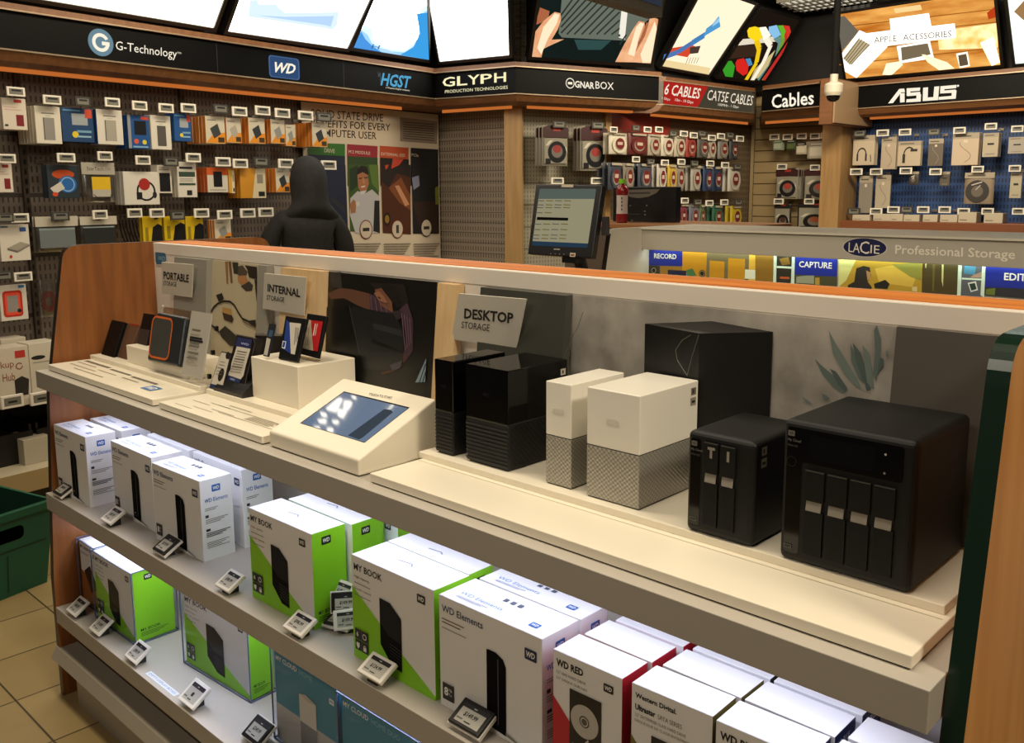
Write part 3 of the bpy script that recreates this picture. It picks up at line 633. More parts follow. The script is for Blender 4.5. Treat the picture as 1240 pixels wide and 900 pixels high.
ql([(160, 185), (205, 400)], .003, M('#3a3a38', .4)); q([(268, 128), (290, 118), (312, 140), (330, 170), (318, 172), (290, 160)], M('#8a5c42', .6)); q([(286, 142), (300, 150), (296, 154), (286, 148)], M('#20140e', .6)); q([(300, 95), (330, 92), (372, 130), (388, 190), (372, 200), (350, 150), (318, 118)], M('#0f0b09', .5)); q([(355, 225), (352, 205), (385, 205), (396, 232), (370, 250)], M('#241a20', .6)); q([(452, 522), (500, 415), (495, 520)], M('#7f94a0', .6)); ql([(470, 522), (497, 440)], .003, M('#223040', .6)); ql([(484, 522), (499, 470)], .003, M('#223040', .6)); q([(340, 445), (395, 425), (385, 460), (350, 470)], M('#4a4650', .6))
for k in range(4): ql([(392 + k * 12, 215 + k * 8), (408 + k * 9, 380 - k * 10)], .0025, M('#6e5262', .6))
for k in range(4): ql([(256 + k * 20, 140 + k * 8), (262 + k * 22, 203 + k * 4)], .002, M('#6e5262', .6))
mb.build('print', t, org=t.location)
board('backing_board', 'tall pale maple board left of the DESKTOP STORAGE sign', 'board', (530, 341.5), (553, 344), .022, MAPLE, lean=.10, group=BG)
board('backing_board', 'dark glossy board behind the DESKTOP STORAGE sign', 'board', (582, 347), (686, 356.5), .02, M('#41413b', .28), lean=.10, group=BG)
# printed concrete panel with a plant
t = thing('photo_panel', 'large printed panel of bare concrete with succulent leaves behind the desktop drives', 'picture', (-.8, 1.306, Z0))
b = MB(); b.box((-1.105, 1.3065, Z0 + .001), (-.30, 1.3092, 1.3555), CONC); b.build('panel', t, org=t.location)
mb = MB(); fc = Face(mb, (-1.105, 1.3065, Z0), (1, 0, 0), (0, 0, 1), .0004)
LF = [M('#55635f', .6), M('#465450', .6), M('#64726b', .6)]
for k, pts in enumerate(([(228, 140), (260, 170), (330, 230), (388, 290), (365, 305), (320, 280), (265, 215)], [(300, 185), (330, 200), (385, 280), (375, 300), (340, 265)], [(295, 0), (320, 50), (370, 130), (430, 230), (455, 285), (430, 275), (370, 210), (315, 110)], [(400, 65), (420, 110), (440, 180), (465, 260), (440, 235), (405, 150)], [(412, 60), (450, 110), (475, 190), (480, 280), (455, 230), (425, 140)], [(458, 70), (490, 110), (505, 190), (515, 285), (485, 270), (470, 180)], [(515, 0), (528, -25), (548, 40), (545, 140), (525, 250), (510, 210), (520, 100)], [(545, 130), (562, 140), (560, 175), (530, 215)], [(160, 318), (190, 335), (222, 360), (190, 350)], [(258, 305), (285, 315), (302, 330), (280, 338)], [(470, 250), (490, 260), (498, 290), (478, 292)], [(575, 95), (582, 100), (580, 130), (570, 120)])):
    fc.ppoly([(930 + x / 4, 400 + y / 4) for x, y in pts], LF[k % 3])
mb.build('print', t, org=t.location)
board('backing_board', 'plain dark grey board behind the largest black drive tower at the right end', 'board', (1086, 394), (1214, 406), .003, M('#46423b', .55), lean=.085, group=BG)
# sticker on the back panel
mb = MB(); fc = Face(mb, (-2.845, YB - .0012, 1.0), (1, 0, 0), (0, 0, 1), .0)
t = thing('wall_sticker', 'small square blue logo sticker beside the PORTABLE sign on the back panel', 'sticker', (-2.79, YB - .0012, 1.34))
q = lambda pts, m: fc.ppoly([(170 + x / 7.5, 280 + y / 7.5) for x, y in pts], m)
sb = MB(); s2 = Face(sb, fc.O, fc.U, fc.V, .0); a = s2.uv(188, 305); c = s2.uv(203.2, 323)
sb.box((XL + a[0], YB - .0016, 1 + c[1]), (XL + c[0], YB - .0011, 1 + a[1]), M('#c9c4ba', .5)); sb.build('backing', t, org=t.location)
fc.k = .0008; q([(138, 190), (222, 198), (234, 215), (236, 268), (190, 300), (150, 300), (140, 270)], M('#2a6284', .45)); fc.ptext('WD', (170 + 162 / 7.5, 280 + 262 / 7.5), (170 + 226 / 7.5, 280 + 272 / 7.5), (170 + 164 / 7.5, 280 + 222 / 7.5), M('#7fa6bd', .5), .02, .2)
mb.build('logo', t, org=t.location)

# ------------------------------------------------------------------ category signs
def sign(label, tl, tr, br, bl, big, small, bp, sp, lean):
    yt = 1.262; n = Vector((0, -1, -lean)).normalized(); z = 1.34
    P0 = Vector((0, yt, z)); pts = [onpl(*p, P0, n) for p in (bl, br, tr, tl)]
    c = sum(pts, Vector()) / 4
    t = thing('category_sign', label, 'sign', c, 0, 'category signs standing on the counter')
    b = MB(); b.hull([p - n * .003 for p in pts], pts, M('#cdc7ba', .45)); b.build('sign_board', t, org=c, weld=True)
    mb = MB(); U = (pts[1] - pts[0]).normalized(); V = n.cross(U)
    fc = Face(mb, P0, (1, 0, 0), n.cross(Vector((1, 0, 0))), .0006)
    fc.ptext(big, *bp, M('#111111', .6), .03); fc.ptext(small, *sp, M('#2a2a2a', .6), .004)
    mb.build('lettering', t, org=c)
    x = (pts[3].x + pts[2].x) / 2
    b = MB(); zt = pts[3].z - .03
    b.tube([(x - .02, c.y + .004, zt), (x - .02, YB - .03, zt - .006), (x - .02, YB - .012, zt - .006)], .004, M('#bfb8aa', .4)); b.build('bracket', t, org=c)
o = lambda x0, y0, s: (lambda x, y: (x0 + x / s, y0 + y / s))
f4 = o(0, 200, 4)
sign('PORTABLE STORAGE sign, leftmost white sign over the counter', (195.7, 317.5), (233.7, 320.5), (232, 360.5), (195.7, 355.5), 'PORTABLE', 'STORAGE', (f4(793, 552), f4(915, 570), f4(793, 514)), (f4(792, 582), f4(856, 589), f4(792, 560)), .10)
f4 = o(310, 200, 4)
sign('INTERNAL STORAGE sign in front of a pale maple board', (320, 331), (370.5, 336), (368, 382.5), (318, 373.7), 'INTERNAL', 'STORAGE', (f4(57, 612), f4(214, 641), f4(57, 574)), (f4(52, 652), f4(138, 666), f4(52, 628)), .12)
f4 = o(380, 320, 3.647)
sign('DESKTOP STORAGE sign above the black cubic drives, the largest of the three white signs', (555.5, 355.6), (637, 362.5), (625, 421.5), (546.7, 411), 'DESKTOP', 'STORAGE', (f4(664, 240), f4(880, 263), f4(666, 194)), (f4(652, 282), f4(776, 297), f4(654, 252)), .16)

# ------------------------------------------------------------------ portable drives, left end
def lean_plane(y, z, lean): return Vector((0, y, z)), Vector((0, -1, -lean)).normalized() * 1.0
def slab(name, label, cat, quad, y, z, lean, thick, m, group=None, r=0.0, yaw=0.0):
    """a thin slab whose front face is the pixel quad on a plane leaning back by `lean`, standing at depth y, height z"""
    n = Vector((sin(yaw), -cos(yaw), lean)).normalized(); P0 = Vector((onz(*quad[0], z).x, y, z))
    pts = [onpl(*p, P0, n) for p in quad]
    c = (pts[0] + pts[1]) / 2
    t = thing(name, label, cat, c, 0, group)
    b = MB(); b.hull([p - n * thick for p in pts], pts, m); o = b.build('body', t, org=c, weld=True, bevel=r, seg=3)
    mb = MB(); U = (pts[1] - pts[0]).normalized()
    return t, mb, Face(mb, P0, U, n.cross(U), .0006), pts, n
q90 = o(90, 350, 6.889)
RIS = M('#efe6d2', .32)
# white step block
t = thing('riser_block', 'low white block under the orange-rimmed drive', 'riser', (-2.42, 1.16, Z0))
b = MB(); b.box((-2.612, 1.103, Z0), (-2.235, 1.19, 1.114), RIS); b.build('block', t, org=t.location, bevel=.002)
t, mb, fc, pts, n = slab('portable_drive', 'slim glossy black portable drive leaning by the wooden end panel', 'hard drive', [q90(222, 545), q90(325, 572), q90(418, 275), q90(310, 255)], 1.105, Z0, .62, .012, M('#0a0909', .45, 0, .12), 'portable drives on the left of the counter', .002)
t, mb, fc, pts, n = slab('portable_drive', 'brown metallic portable drive with a red top leaning behind the slim black one', 'hard drive', [q90(332, 574), q90(430, 602), q90(545, 300), q90(424, 278)], 1.118, Z0, .62, .014, M('#6b4f3c', .35, .4), 'portable drives on the left of the counter', .002)
fc.ppoly([q90(468, 288), q90(545, 300), q90(541, 314), q90(464, 300)], M('#8c2018', .4)); mb.build('red_edge', t, org=t.location)['label'] = 'red edge'
t, mb, fc, pts, n = slab('portable_drive', 'small two-tone black portable drive on the white block', 'hard drive', [q90(518, 466), q90(602, 482), q90(664, 212), q90(575, 200)], 1.135, 1.115, .50, .014, M('#0c0b0c', .4, 0, .15), 'portable drives on the left of the counter', .002)
fc.ppoly([q90(518, 466), q90(602, 482), q90(632, 346), q90(553, 332)], M('#3a2f2a', .5))
for k in range(7): fc.pline([q90(524 + k * 4, 446 - k * 17), q90(606 + k * 4, 461 - k * 17)], .001, M('#221b18', .5))
mb.build('ribbed_half', t, org=t.location)
t, mb, fc, pts, n = slab('rugged_drive', 'rounded charcoal portable drive with an orange rim on the counter', 'hard drive', [q90(600, 595), q90(866, 652), q90(926, 235), q90(690, 188)], 1.075, 1.072, .30, .020, M('#22272b', .35), None, .008)
def rnd(c4, rr, m, wd=None):
    a = [Vector(fc.uv(*q90(*p))) for p in c4]; out = []
    for k in range(4):
        p, pr_, nx = a[k], a[k - 1], a[(k + 1) % 4]; d0 = (pr_ - p).normalized() * rr; d1 = (nx - p).normalized() * rr
        for j in range(7):
            s_ = j / 6; out.append(tuple(p + d0 * (1 - s_) ** 2 + d1 * s_ ** 2))
    if wd: fc.line(out + [out[0]], wd, m)
    else: fc.poly(out, m)
rr4 = [(620, 560), (782, 594), (826, 256), (660, 226)]
rnd(rr4, .022, M('#3a3a37', .6)); rnd(rr4, .022, M('#d2662a', .4), .0055)
mb.build('orange_rim', t, org=t.location)['label'] = 'orange rim around the dark grey face'
b = MB(); 
t, mb, fc, pts, n = slab('info_card', 'upright pale card with printed text beside the orange-rimmed drive', 'card', [q90(892, 708), q90(1058, 760), q90(1146, 210), q90(980, 182)], 1.078, Z0, .22, .004, M('#b3aea3', .5))
for y0, h, x0, x1, m in ((330, 14, 985, 1055, GRT), (365, 12, 975, 1050, GRL), (392, 18, 968, 1070, INK), (414, 18, 966, 1076, INK), (438, 12, 965, 1045, GRT), (462, 10, 960, 1045, GRT), (482, 8, 955, 1030, GRL), (518, 10, 950, 1040, GRT), (538, 8, 947, 1028, GRL), (564, 10, 943, 1030, GRT), (588, 8, 938, 1000, GRL), (606, 8, 936, 1028, GRL)):
    k_ = .185; fc.ppoly([q90(x0, y0), q90(x1, y0 + (x1 - x0) * k_), q90(x1 - h * .16, y0 + h + (x1 - x0) * k_), q90(x0 - h * .16, y0 + h)], m)
mb.build('printing', t, org=t.location)
b = MB(); zc = Z0 + .03
for zz in (.03, .09, .15): b.box((pts[1].x - .004, pts[1].y + .012 + zz * .22, Z0 + zz - .012), (pts[1].x + .004, pts[1].y + .02 + zz * .22, Z0 + zz), BLACK)
b.build('clip', t, org=t.location)
# clear acrylic sheet with a pin behind the rugged drive
t, mb, fc, pts, n = slab('acrylic_panel', 'clear acrylic sheet standing behind the orange-rimmed drive', 'acrylic panel', [q90(740, 600), q90(925, 640), q90(970, 185), q90(742, 148)], 1.19, Z0, .02, .002, CLEAR('acrylic_sheet', '#e9e2d6', .06, .2))
mb = MB(); p = pts[3]; mb.lathe([(.0, .004), (.004, .003), (.004, -.003), (0, -.004)], M('#d8d0c8', .3, .6), 10, c=tuple(p)); mb.build('pin', t, org=t.location)
# internal drives: 3.5 inch and 2.5 inch disks leaning on a black stand
q2 = o(240, 360, 5.905)
STL = M('#8f8a84', .3, .8)
t, mb, fc, pts, n = slab('internal_drive', 'large black disk drive with a white label leaning beside the white cube', 'hard drive', [q2(165, 652), q2(318, 692), q2(412, 292), q2(276, 264)], 1.105, Z0 + .012, .34, .022, M('#141012', .35), 'bare internal drives on the counter', .002)
fc.ppoly([q2(262, 350), q2(376, 368), q2(388, 300), q2(284, 285)], M('#232a56', .5)); fc.ptext('WD', q2(305, 336), q2(362, 348), q2(308, 322), M('#aab4d8', .5), .02)
fc.ppoly([q2(278, 352), q2(376, 370), q2(345, 480), q2(326, 560), q2(306, 588), q2(212, 556), q2(232, 520), q2(240, 470)], M('#c9c2b4', .5)); fc.ppoly([q2(212, 557), q2(306, 590), q2(290, 634), q2(200, 600)], M('#26305c', .5)); fc.ptext('WD', q2(228, 590), q2(262, 600), q2(232, 576), M('#aab4d8', .5), .02)
for k in range(9): fc.pline([q2(282 - k * 6.0, 385 + k * 18), q2(350 - k * 5, 397 + k * 18)], .0016 if k % 3 else .003, GRT)
fc.pline([q2(276, 268), q2(400, 293)], .003, STL); fc.pline([q2(400, 296), q2(412, 330), q2(396, 400), q2(352, 560), q2(340, 640), q2(300, 670), q2(180, 640)], .0025, STL)
mb.build('face_label', t, org=t.location)
b = MB(); a = pts[0]; c_ = pts[1]
b.hull([Vector((a.x - .005, a.y - .018, Z0)), Vector((c_.x + .03, c_.y - .018, Z0)), Vector((c_.x + .03, c_.y + .07, Z0)), Vector((a.x - .005, a.y + .07, Z0))], [Vector((a.x - .005, a.y - .018, Z0 + .008)), Vector((c_.x + .03, c_.y - .018, Z0 + .008)), Vector((c_.x + .012, c_.y + .068, Z0 + .07)), Vector((a.x + .005, a.y + .068, Z0 + .07))], M('#0e0d0d', .3))
so = b.build('drive_stand', None, org=(a + c_) / 2, weld=True); tag(so, 'black wedge stand holding up the two bare disks', 'stand')
t, mb, fc, pts, n = slab('internal_drive', 'small black disk drive with a white label, left of the larger bare disk', 'hard drive', [q2(76, 652), q2(164, 672), q2(232, 398), q2(165, 385)], 1.09, Z0 + .004, .40, .009, M('#1a0f10', .35), 'bare internal drives on the counter', .0012)
fc.ppoly([q2(170, 395), q2(205, 402), q2(200, 440), q2(222, 446), q2(176, 640), q2(92, 618), q2(135, 500), q2(142, 450)], M('#c4bcae', .5)); fc.ppoly([q2(92, 618), q2(165, 638), q2(158, 662), q2(82, 645)], M('#26305c', .5)); u, v = fc.uv(*q2(165, 555)); fc.ell(u, v, .012, .017, M('#221c1c', .4)); u, v = fc.uv(*q2(212, 415)); fc.ell(u, v, .008, .009, M('#221c1c', .4))
for k in range(5): fc.pline([q2(160 - k * 8, 460 + k * 22), q2(195 - k * 6, 468 + k * 22)], .0014, GRT)
mb.build('face_label', t, org=t.location)
t, mb, fc, pts, n = slab('internal_drive', 'dark disk drive with silver edges standing behind the white cube stand', 'hard drive', [q2(405, 420), q2(600, 420), q2(602, 262), q2(405, 258)], 1.215, Z0 + .05, .12, .02, M('#161314', .3), 'bare internal drives on the counter', .002)
fc.pline([q2(405, 268), q2(600, 272)], .004, M('#b9b0a0', .3, .7)); mb.build('silver_edge', t, org=t.location)
# white cube riser
P0 = onz(362.8, 496.3, Z0)
cx1, cy0 = -1.742, P0.y; zt = 1.161
xl = onz(301, 432, zt).x; yb = onz(438, 432, zt).y
t = thing('riser_block', 'white cube carrying the two solid state drives', 'riser', ((xl + cx1) / 2, (cy0 + yb) / 2, Z0))
b = MB(); b.box((xl, cy0, Z0), (cx1, 1.271, zt), RIS); b.build('block', t, org=t.location, bevel=.002)
def ssd(label, quad, y, tri_l, tri_r, cl, cr_, name, logo):
    t, mb, fc, pts, n = slab('solid_state_drive', label, 'solid state drive', [q2(*p) for p in quad], y, zt + .0005, .30, .007, M('#101012', .4), 'solid state drives on the white cube', .0012)
    fc.ppoly([q2(*p) for p in tri_l], cl); fc.ppoly([q2(*p) for p in tri_r], cr_)
    return t, mb, fc
INKB = M('#55514a', .6)
t, mb, fc = ssd('blue and white labelled solid state drive, left one on the white cube', [(572, 440), (706, 466), (776, 155), (625, 132)], 1.135, [(608, 370), (664, 404), (655, 180), (632, 160)], [(664, 404), (692, 411), (738, 190), (655, 180)], M('#24408f', .45), M('#cfc8ba', .5), 'blue', 0)
fc.ppoly([q2(598, 362), q2(622, 370), q2(632, 318), q2(607, 312)], WHITE); fc.ppoly([q2(602, 356), q2(618, 361), q2(627, 322), q2(611, 318)], M('#24408f', .5))
for k in range(3): fc.pline([q2(690 + k * 12, 340 - k * 20), q2(700 + k * 10, 215 + k * 3)], .0022, INKB)
mb.build('face_label', t, org=t.location)
t, mb, fc = ssd('red and beige labelled solid state drive, right one on the white cube', [(725, 405), (856, 440), (918, 136), (780, 115)], 1.168, [(738, 362), (824, 384), (808, 165), (780, 158)], [(824, 384), (856, 386), (894, 174), (808, 165)], M('#b8ab94', .5), M('#b51f24', .45), 'red', 0)
for k in range(3): fc.pline([q2(752 + k * 16, 345), q2(770 + k * 12, 215)], .0016, INKB)
for k in range(2): fc.pline([q2(826 + k * 14, 275), q2(842 + k * 14, 190)], .004 - k * .002, M('#e6d8cc', .5))
mb.build('face_label', t, org=t.location)
t, mb, fc, pts, n = slab('memory_stick', 'slim upright memory stick with a pale label on the edge of the white cube', 'solid state drive', [q2(465, 420), q2(502, 427), q2(552, 195), q2(508, 188)], 1.115, zt + .0005, .34, .003, M('#23262c', .4), None)
fc.ppoly([q2(470, 412), q2(496, 418), q2(520, 300), q2(492, 290)], M('#b9b4a8', .5)); fc.ppoly([q2(500, 280), q2(530, 286), q2(540, 240), q2(512, 232)], M('#35506e', .5)); mb.build('face_label', t, org=t.location)
t = thing('ssd_ledge', 'thin clear strip lying under the drives on the white cube', 'strip', (-1.8, 1.19, zt)); b = MB(); b.box((-1.87, 1.176, zt + .0003), (-1.765, 1.19, zt + .003), CLEAR('clear_strip', '#d8d2c6', .2, .2)); b.build('strip', t, org=t.location)

# ------------------------------------------------------------------ touch screen stand
kx0, kx1, ky0, ky1, kz0, kz1 = -1.619, -1.317, .961, 1.15, 1.066, 1.148
t = thing('touch_screen_stand', 'white wedge stand with a tilted touch screen in the middle of the counter', 'touch screen', ((kx0 + kx1) / 2, 1.05, ZC))
b = MB(); b.box((kx0 + .004, ky0 + .004, ZC), (kx1 - .004, ky1 - .004, ZC + .0025), BLACK); b.build('contact_shadow_sheet', t, org=t.location); b = MB(); b.hull([(kx0, ky0, ZC + .002), (kx1, ky0, ZC + .002), (kx1, ky1 + .02, ZC + .002), (kx0, ky1 + .02, ZC + .002)], [(kx0, ky0, kz0), (kx1, ky0, kz0), (kx1, ky1, kz1), (kx0, ky1, kz1)], CORIAN)  # black sheet below the housing stands in for its contact shadow
b.build('housing', t, org=t.location, weld=True, bevel=.004, seg=3)
mb = MB(); V = Vector((0, ky1 - ky0, kz1 - kz0)).normalized(); fc = Face(mb, (kx0, ky0, kz0), (1, 0, 0), V, .0005)
sq = [fc.uv(*p) for p in ((361, 512.5), (440, 535.5), (498.7, 493.7), (418, 475))]
su0, su1 = (sq[0][0] + sq[3][0]) / 2, (sq[1][0] + sq[2][0]) / 2; sv0, sv1 = (sq[0][1] + sq[1][1]) / 2, (sq[2][1] + sq[3][1]) / 2
fc.rect(su0, sv0, su1, sv1, M('#08090b', .2)); 
def scr():
    m = bpy.data.materials.new('glowing_glass_screen'); m.use_nodes = True; p = m.node_tree.nodes['Principled BSDF']
    p.inputs['Base Color'].default_value = (.01, .012, .015, 1); p.inputs['Roughness'].default_value = .04; p.inputs['Emission Color'].default_value = lin('#7f92ad'); p.inputs['Emission Strength'].default_value = .6
    return m
fc.rect(su0 + .004, sv0 + .001, su1 - .001, sv1 - .004, scr()); mb.build('screen', t, org=t.location)
mb2 = MB(); f2 = Face(mb2, fc.O, fc.U, fc.V, .001); dv = lambda x, y: f2.uv(310 + x / 4, 400 + y / 4)
f2.poly([dv(445, 512), dv(500, 532), dv(664, 400), dv(655, 388), dv(622, 384)], EM('#57626e', .45)); f2.poly([dv(500, 532), dv(520, 520), dv(664, 402)], EM('#48525e', .5)); mb2.build('screen_picture', t, org=t.location)
mb2 = MB(); f2 = Face(mb2, fc.O, fc.U, fc.V, .0006); f2.ptext('TOUCH TO START', (310 + 547 / 4, 400 + 316 / 4), (310 + 660 / 4, 400 + 336 / 4), (310 + 549 / 4, 400 + 304 / 4), M('#3a352c', .6), .01); mb2.build('lettering', t, org=t.location)
# ------------------------------------------------------------------ desktop drives on the long base
def box_thing(name, label, x0, x1, y0, y1, z0, z1, m, bevel, cat='hard drive', group=None, part='case', seg=2):
    t = thing(name, label, cat, ((x0 + x1) / 2, y0, z0), 0, group)
    b = MB(); b.box((x0, y0, z0), (x1, y1, z1), m); b.build(part, t, org=t.location, bevel=bevel, seg=seg); return t
GLB = M('#060607', .07, 0, .5); MTB = M('#161618', .5)
DG = 'desktop drives on the long white base'
def mybook(label, x0, x1, y0, y1, h, disk_logo):
    t = thing('desktop_drive', label, 'hard drive', ((x0 + x1) / 2, y0, Z0), 0, DG); zm = Z0 + h * .46
    b = MB(); b.box((x0, y0, Z0 + .003), (x1, y1, zm), M('#0e0e10', .55)); b.build('ribbed_base', t, org=t.location, bevel=.002)
    b = MB(); b.box((x0, y0, zm), (x1, y1, Z0 + h), GLB); b.build('gloss_top', t, org=t.location, bevel=.002)
    b = MB(); n = 10
    for k in range(n):
        z = Z0 + .006 + (h * .46 - .012) * k / n
        b.hull([(x0 + .001, y0 - .0002, z), (x1 - .001, y0 - .0002, z), (x1 - .001, y0 - .0002, z + .004), (x0 + .001, y0 - .0002, z + .004)][::-1], [(x0 + .001, y0 - .0002, z), (x1 - .001, y0 - .0002, z), (x1 - .001, y0 - .0018, z + .0035), (x0 + .001, y0 - .0018, z + .0035)][::-1], M('#111113', .5, 0, .3))
    d = y1 - y0
    for k in range(int(d / .011) + 8):          # slanted ribs down the side
        ya, yb_ = y0 + .011 * k - .07, y0 + .011 * k; za, zb = Z0 + .008, zm - .004
        lo_, hi_ = max(ya, y0 + .002), min(yb_, y1 - .002)
        if hi_ - lo_ < .01: continue
        z_at = lambda y: zb + (za - zb) * (y - ya) / (yb_ - ya) if False else za + (zb - za) * (1 - (y - ya) / (yb_ - ya))
        b.tube([(x1 + .0002, lo_, z_at(lo_)), (x1 + .0002, hi_, z_at(hi_))], .0013, M('#111113', .5, 0, .3), 5)
    b.build('ribs', t, org=t.location)
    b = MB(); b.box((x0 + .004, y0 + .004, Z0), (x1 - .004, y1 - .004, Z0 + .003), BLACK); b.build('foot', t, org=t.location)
    b = MB(); fc = Face(b, (x0, y0, zm), (1, 0, 0), (0, 0, 1), .0004); fc.rect(.001, -.0006, x1 - x0 - .001, .0006, M('#4a463e', .3)); fc.text('WD', (x1 - x0) / 2, h * .25, .006, M('#1d1d20', .3), al='c'); b.build('seam_line', t, org=t.location)
    return t
mybook('narrow glossy black desktop drive, first on the long base', -1.261, -1.212, 1.099, 1.238, .179, 0)
t = mybook('wide glossy black desktop drive, beside the narrow black one', -1.178, -1.071, 1.100, 1.258, .180, 1)
def stickers(t, x, y, z, m1='#b9b2a2'):
    b = MB(); fc = Face(b, (x, y, z), (0, 1, 0), (0, 0, 1), .0006)
    fc.rect(0, 0, .014, .012, M(m1, .5)); fc.rect(.004, .003, .008, .009, INK); fc.rect(-.001, -.017, .014, -.004, M('#8f887a', .5)); fc.rect(.002, -.013, .011, -.009, INK)
    b.build('side_sticker', t, org=t.location)
stickers(t, -1.071, 1.238, Z0 + .152)
PATT = None
def metal_pattern():
    m = bpy.data.materials.new('embossed_silver_metal'); m.use_nodes = True; nt = m.node_tree; p = nt.nodes['Principled BSDF']; L = nt.links.new
    p.inputs['Metallic'].default_value = .55; p.inputs['Roughness'].default_value = .42; p.inputs['Base Color'].default_value = lin('#a9a59c'); p.inputs['Roughness'].default_value = .36
    tc = nt.nodes.new('ShaderNodeTexCoord'); sp = nt.nodes.new('ShaderNodeSeparateXYZ'); L(tc.outputs['Object'], sp.inputs[0])
    def comb(a, b_, sgn):
        s = nt.nodes.new('ShaderNodeMath'); s.operation = 'ADD'; L(a, s.inputs[0]); L(b_, s.inputs[1]); return s.outputs[0]
    h = comb(sp.outputs[0], sp.outputs[1], 1)
    def tri(sgn):
        sc = nt.nodes.new('ShaderNodeMath'); sc.operation = 'MULTIPLY'; sc.inputs[1].default_value = 2 * pi / (.0090 if sgn > 0 else .0075); L(h if sgn > 0 else sp.outputs[2], sc.inputs[0])
        si = nt.nodes.new('ShaderNodeMath'); si.operation = 'SINE'; L(sc.outputs[0], si.inputs[0]); return si.outputs[0]
    a, c = tri(1), tri(-1); mu = nt.nodes.new('ShaderNodeMath'); mu.operation = 'MULTIPLY'; L(a, mu.inputs[0]); L(c, mu.inputs[1])
    cr = nt.nodes.new('ShaderNodeValToRGB'); cr.color_ramp.elements[0].position = .3; cr.color_ramp.elements[1].position = .7; cr.color_ramp.elements[0].color = lin('#9c988f'); cr.color_ramp.elements[1].color = lin('#b5b1a8')
    hf = nt.nodes.new('ShaderNodeMath'); hf.operation = 'MULTIPLY_ADD'; hf.inputs[1].default_value = .5; hf.inputs[2].default_value = .5; L(mu.outputs[0], hf.inputs[0]); L(hf.outputs[0], cr.inputs[0]); L(cr.outputs[0], p.inputs['Base Color'])
    bp = nt.nodes.new('ShaderNodeBump'); bp.inputs['Strength'].default_value = .28; bp.inputs['Distance'].default_value = .0016; L(mu.outputs[0], bp.inputs['Height']); L(bp.outputs[0], p.inputs['Normal'])
    return m
PATT = metal_pattern()
CLOUDW = M('#e9e4d8', .25)
def cloud(label, x0, x1, y0, y1, h):
    t = thing('desktop_drive', label, 'hard drive', ((x0 + x1) / 2, y0, Z0), 0, DG); zm = Z0 + h * .485
    b = MB(); b.box((x0, y0, Z0 + .002), (x1, y1, zm - .001), PATT); b.build('metal_base', t, org=t.location, bevel=.0012)
    b = MB(); b.box((x0 + .002, y0 + .002, Z0), (x1 - .002, y1 - .002, Z0 + .003), BLACK); b.build('foot', t, org=t.location)
    b = MB(); b.box((x0 + .001, y0 + .001, zm - .0015), (x1 - .001, y1 - .001, zm + .001), BLACK); b.build('seam', t, org=t.location)
    b = MB(); b.box((x0, y0, zm), (x1, y1, Z0 + h), CLOUDW); b.build('white_top', t, org=t.location, bevel=.0015)
    b = MB(); fc = Face(b, (x0, y0, zm), (1, 0, 0), (0, 0, 1), .0004); c = (x1 - x0) / 2
    fc.rrect(c - .012, h * .21, c + .012, h * .26, .003, M('#d6d0c2', .3)); fc.text('WD', c, h * .222, .006, M('#e3ddd0', .3), al='c', bold=.02); b.build('logo', t, org=t.location)
    return t
cloud('slim white and silver desktop drive in the middle of the long base', -.985, -.930, 1.102, 1.243, .176)
t = cloud('wide white and silver desktop drive, right of the slim white one', -.893, -.790, 1.097, 1.2575, .180)
stickers(t, -.790, 1.236, Z0 + .158, '#6d675c')
# black tower block behind
t = thing('black_pedestal', 'tall plain black block standing behind the white and silver drives', 'pedestal', (-.79, 1.28, Z0))
pn = ony(847, 404, 1.262); pl = ony(781, 392, 1.272); prr = ony(936, 402, 1.304); pbk = ony(862, 389, 1.3055)
lowz = lambda p: Vector((p.x, p.y, Z0))
b = MB(); b.hull([lowz(pn), lowz(prr), lowz(pbk), lowz(pl)], [pn, prr, pbk, pl], M('#0e0d0d', .4)); b.build('block', t, org=t.location, weld=True)
tw = M('#57544c', .4)
mb = MB(); mb.tube([ony(x, y, 1.2575) for x, y in ((832, 455), (820, 436), (818, 424), (826, 412), (836, 406))], .0006, tw, 5); mb.tube([ony(x, y, 1.2575) for x, y in ((832, 455), (838, 432), (846, 406))], .0006, tw, 5)
tag(mb.build('security_tether', None, org=ony(832, 455, 1.2575)), 'thin looped security wire against the tall black block', 'wire')
mb = MB(); mb.tube([ony(x, y, 1.262) for x, y in ((680, 447), (686, 425), (692, 410), (700, 396), (706, 378))], .0006, tw, 5); mb.tube([ony(x, y, 1.262) for x, y in ((682, 446), (690, 424), (692, 404))], .0006, tw, 5)
tag(mb.build('security_tether', None, org=ony(680, 447, 1.262)), 'thin security wire rising behind the wide glossy black drive', 'wire')
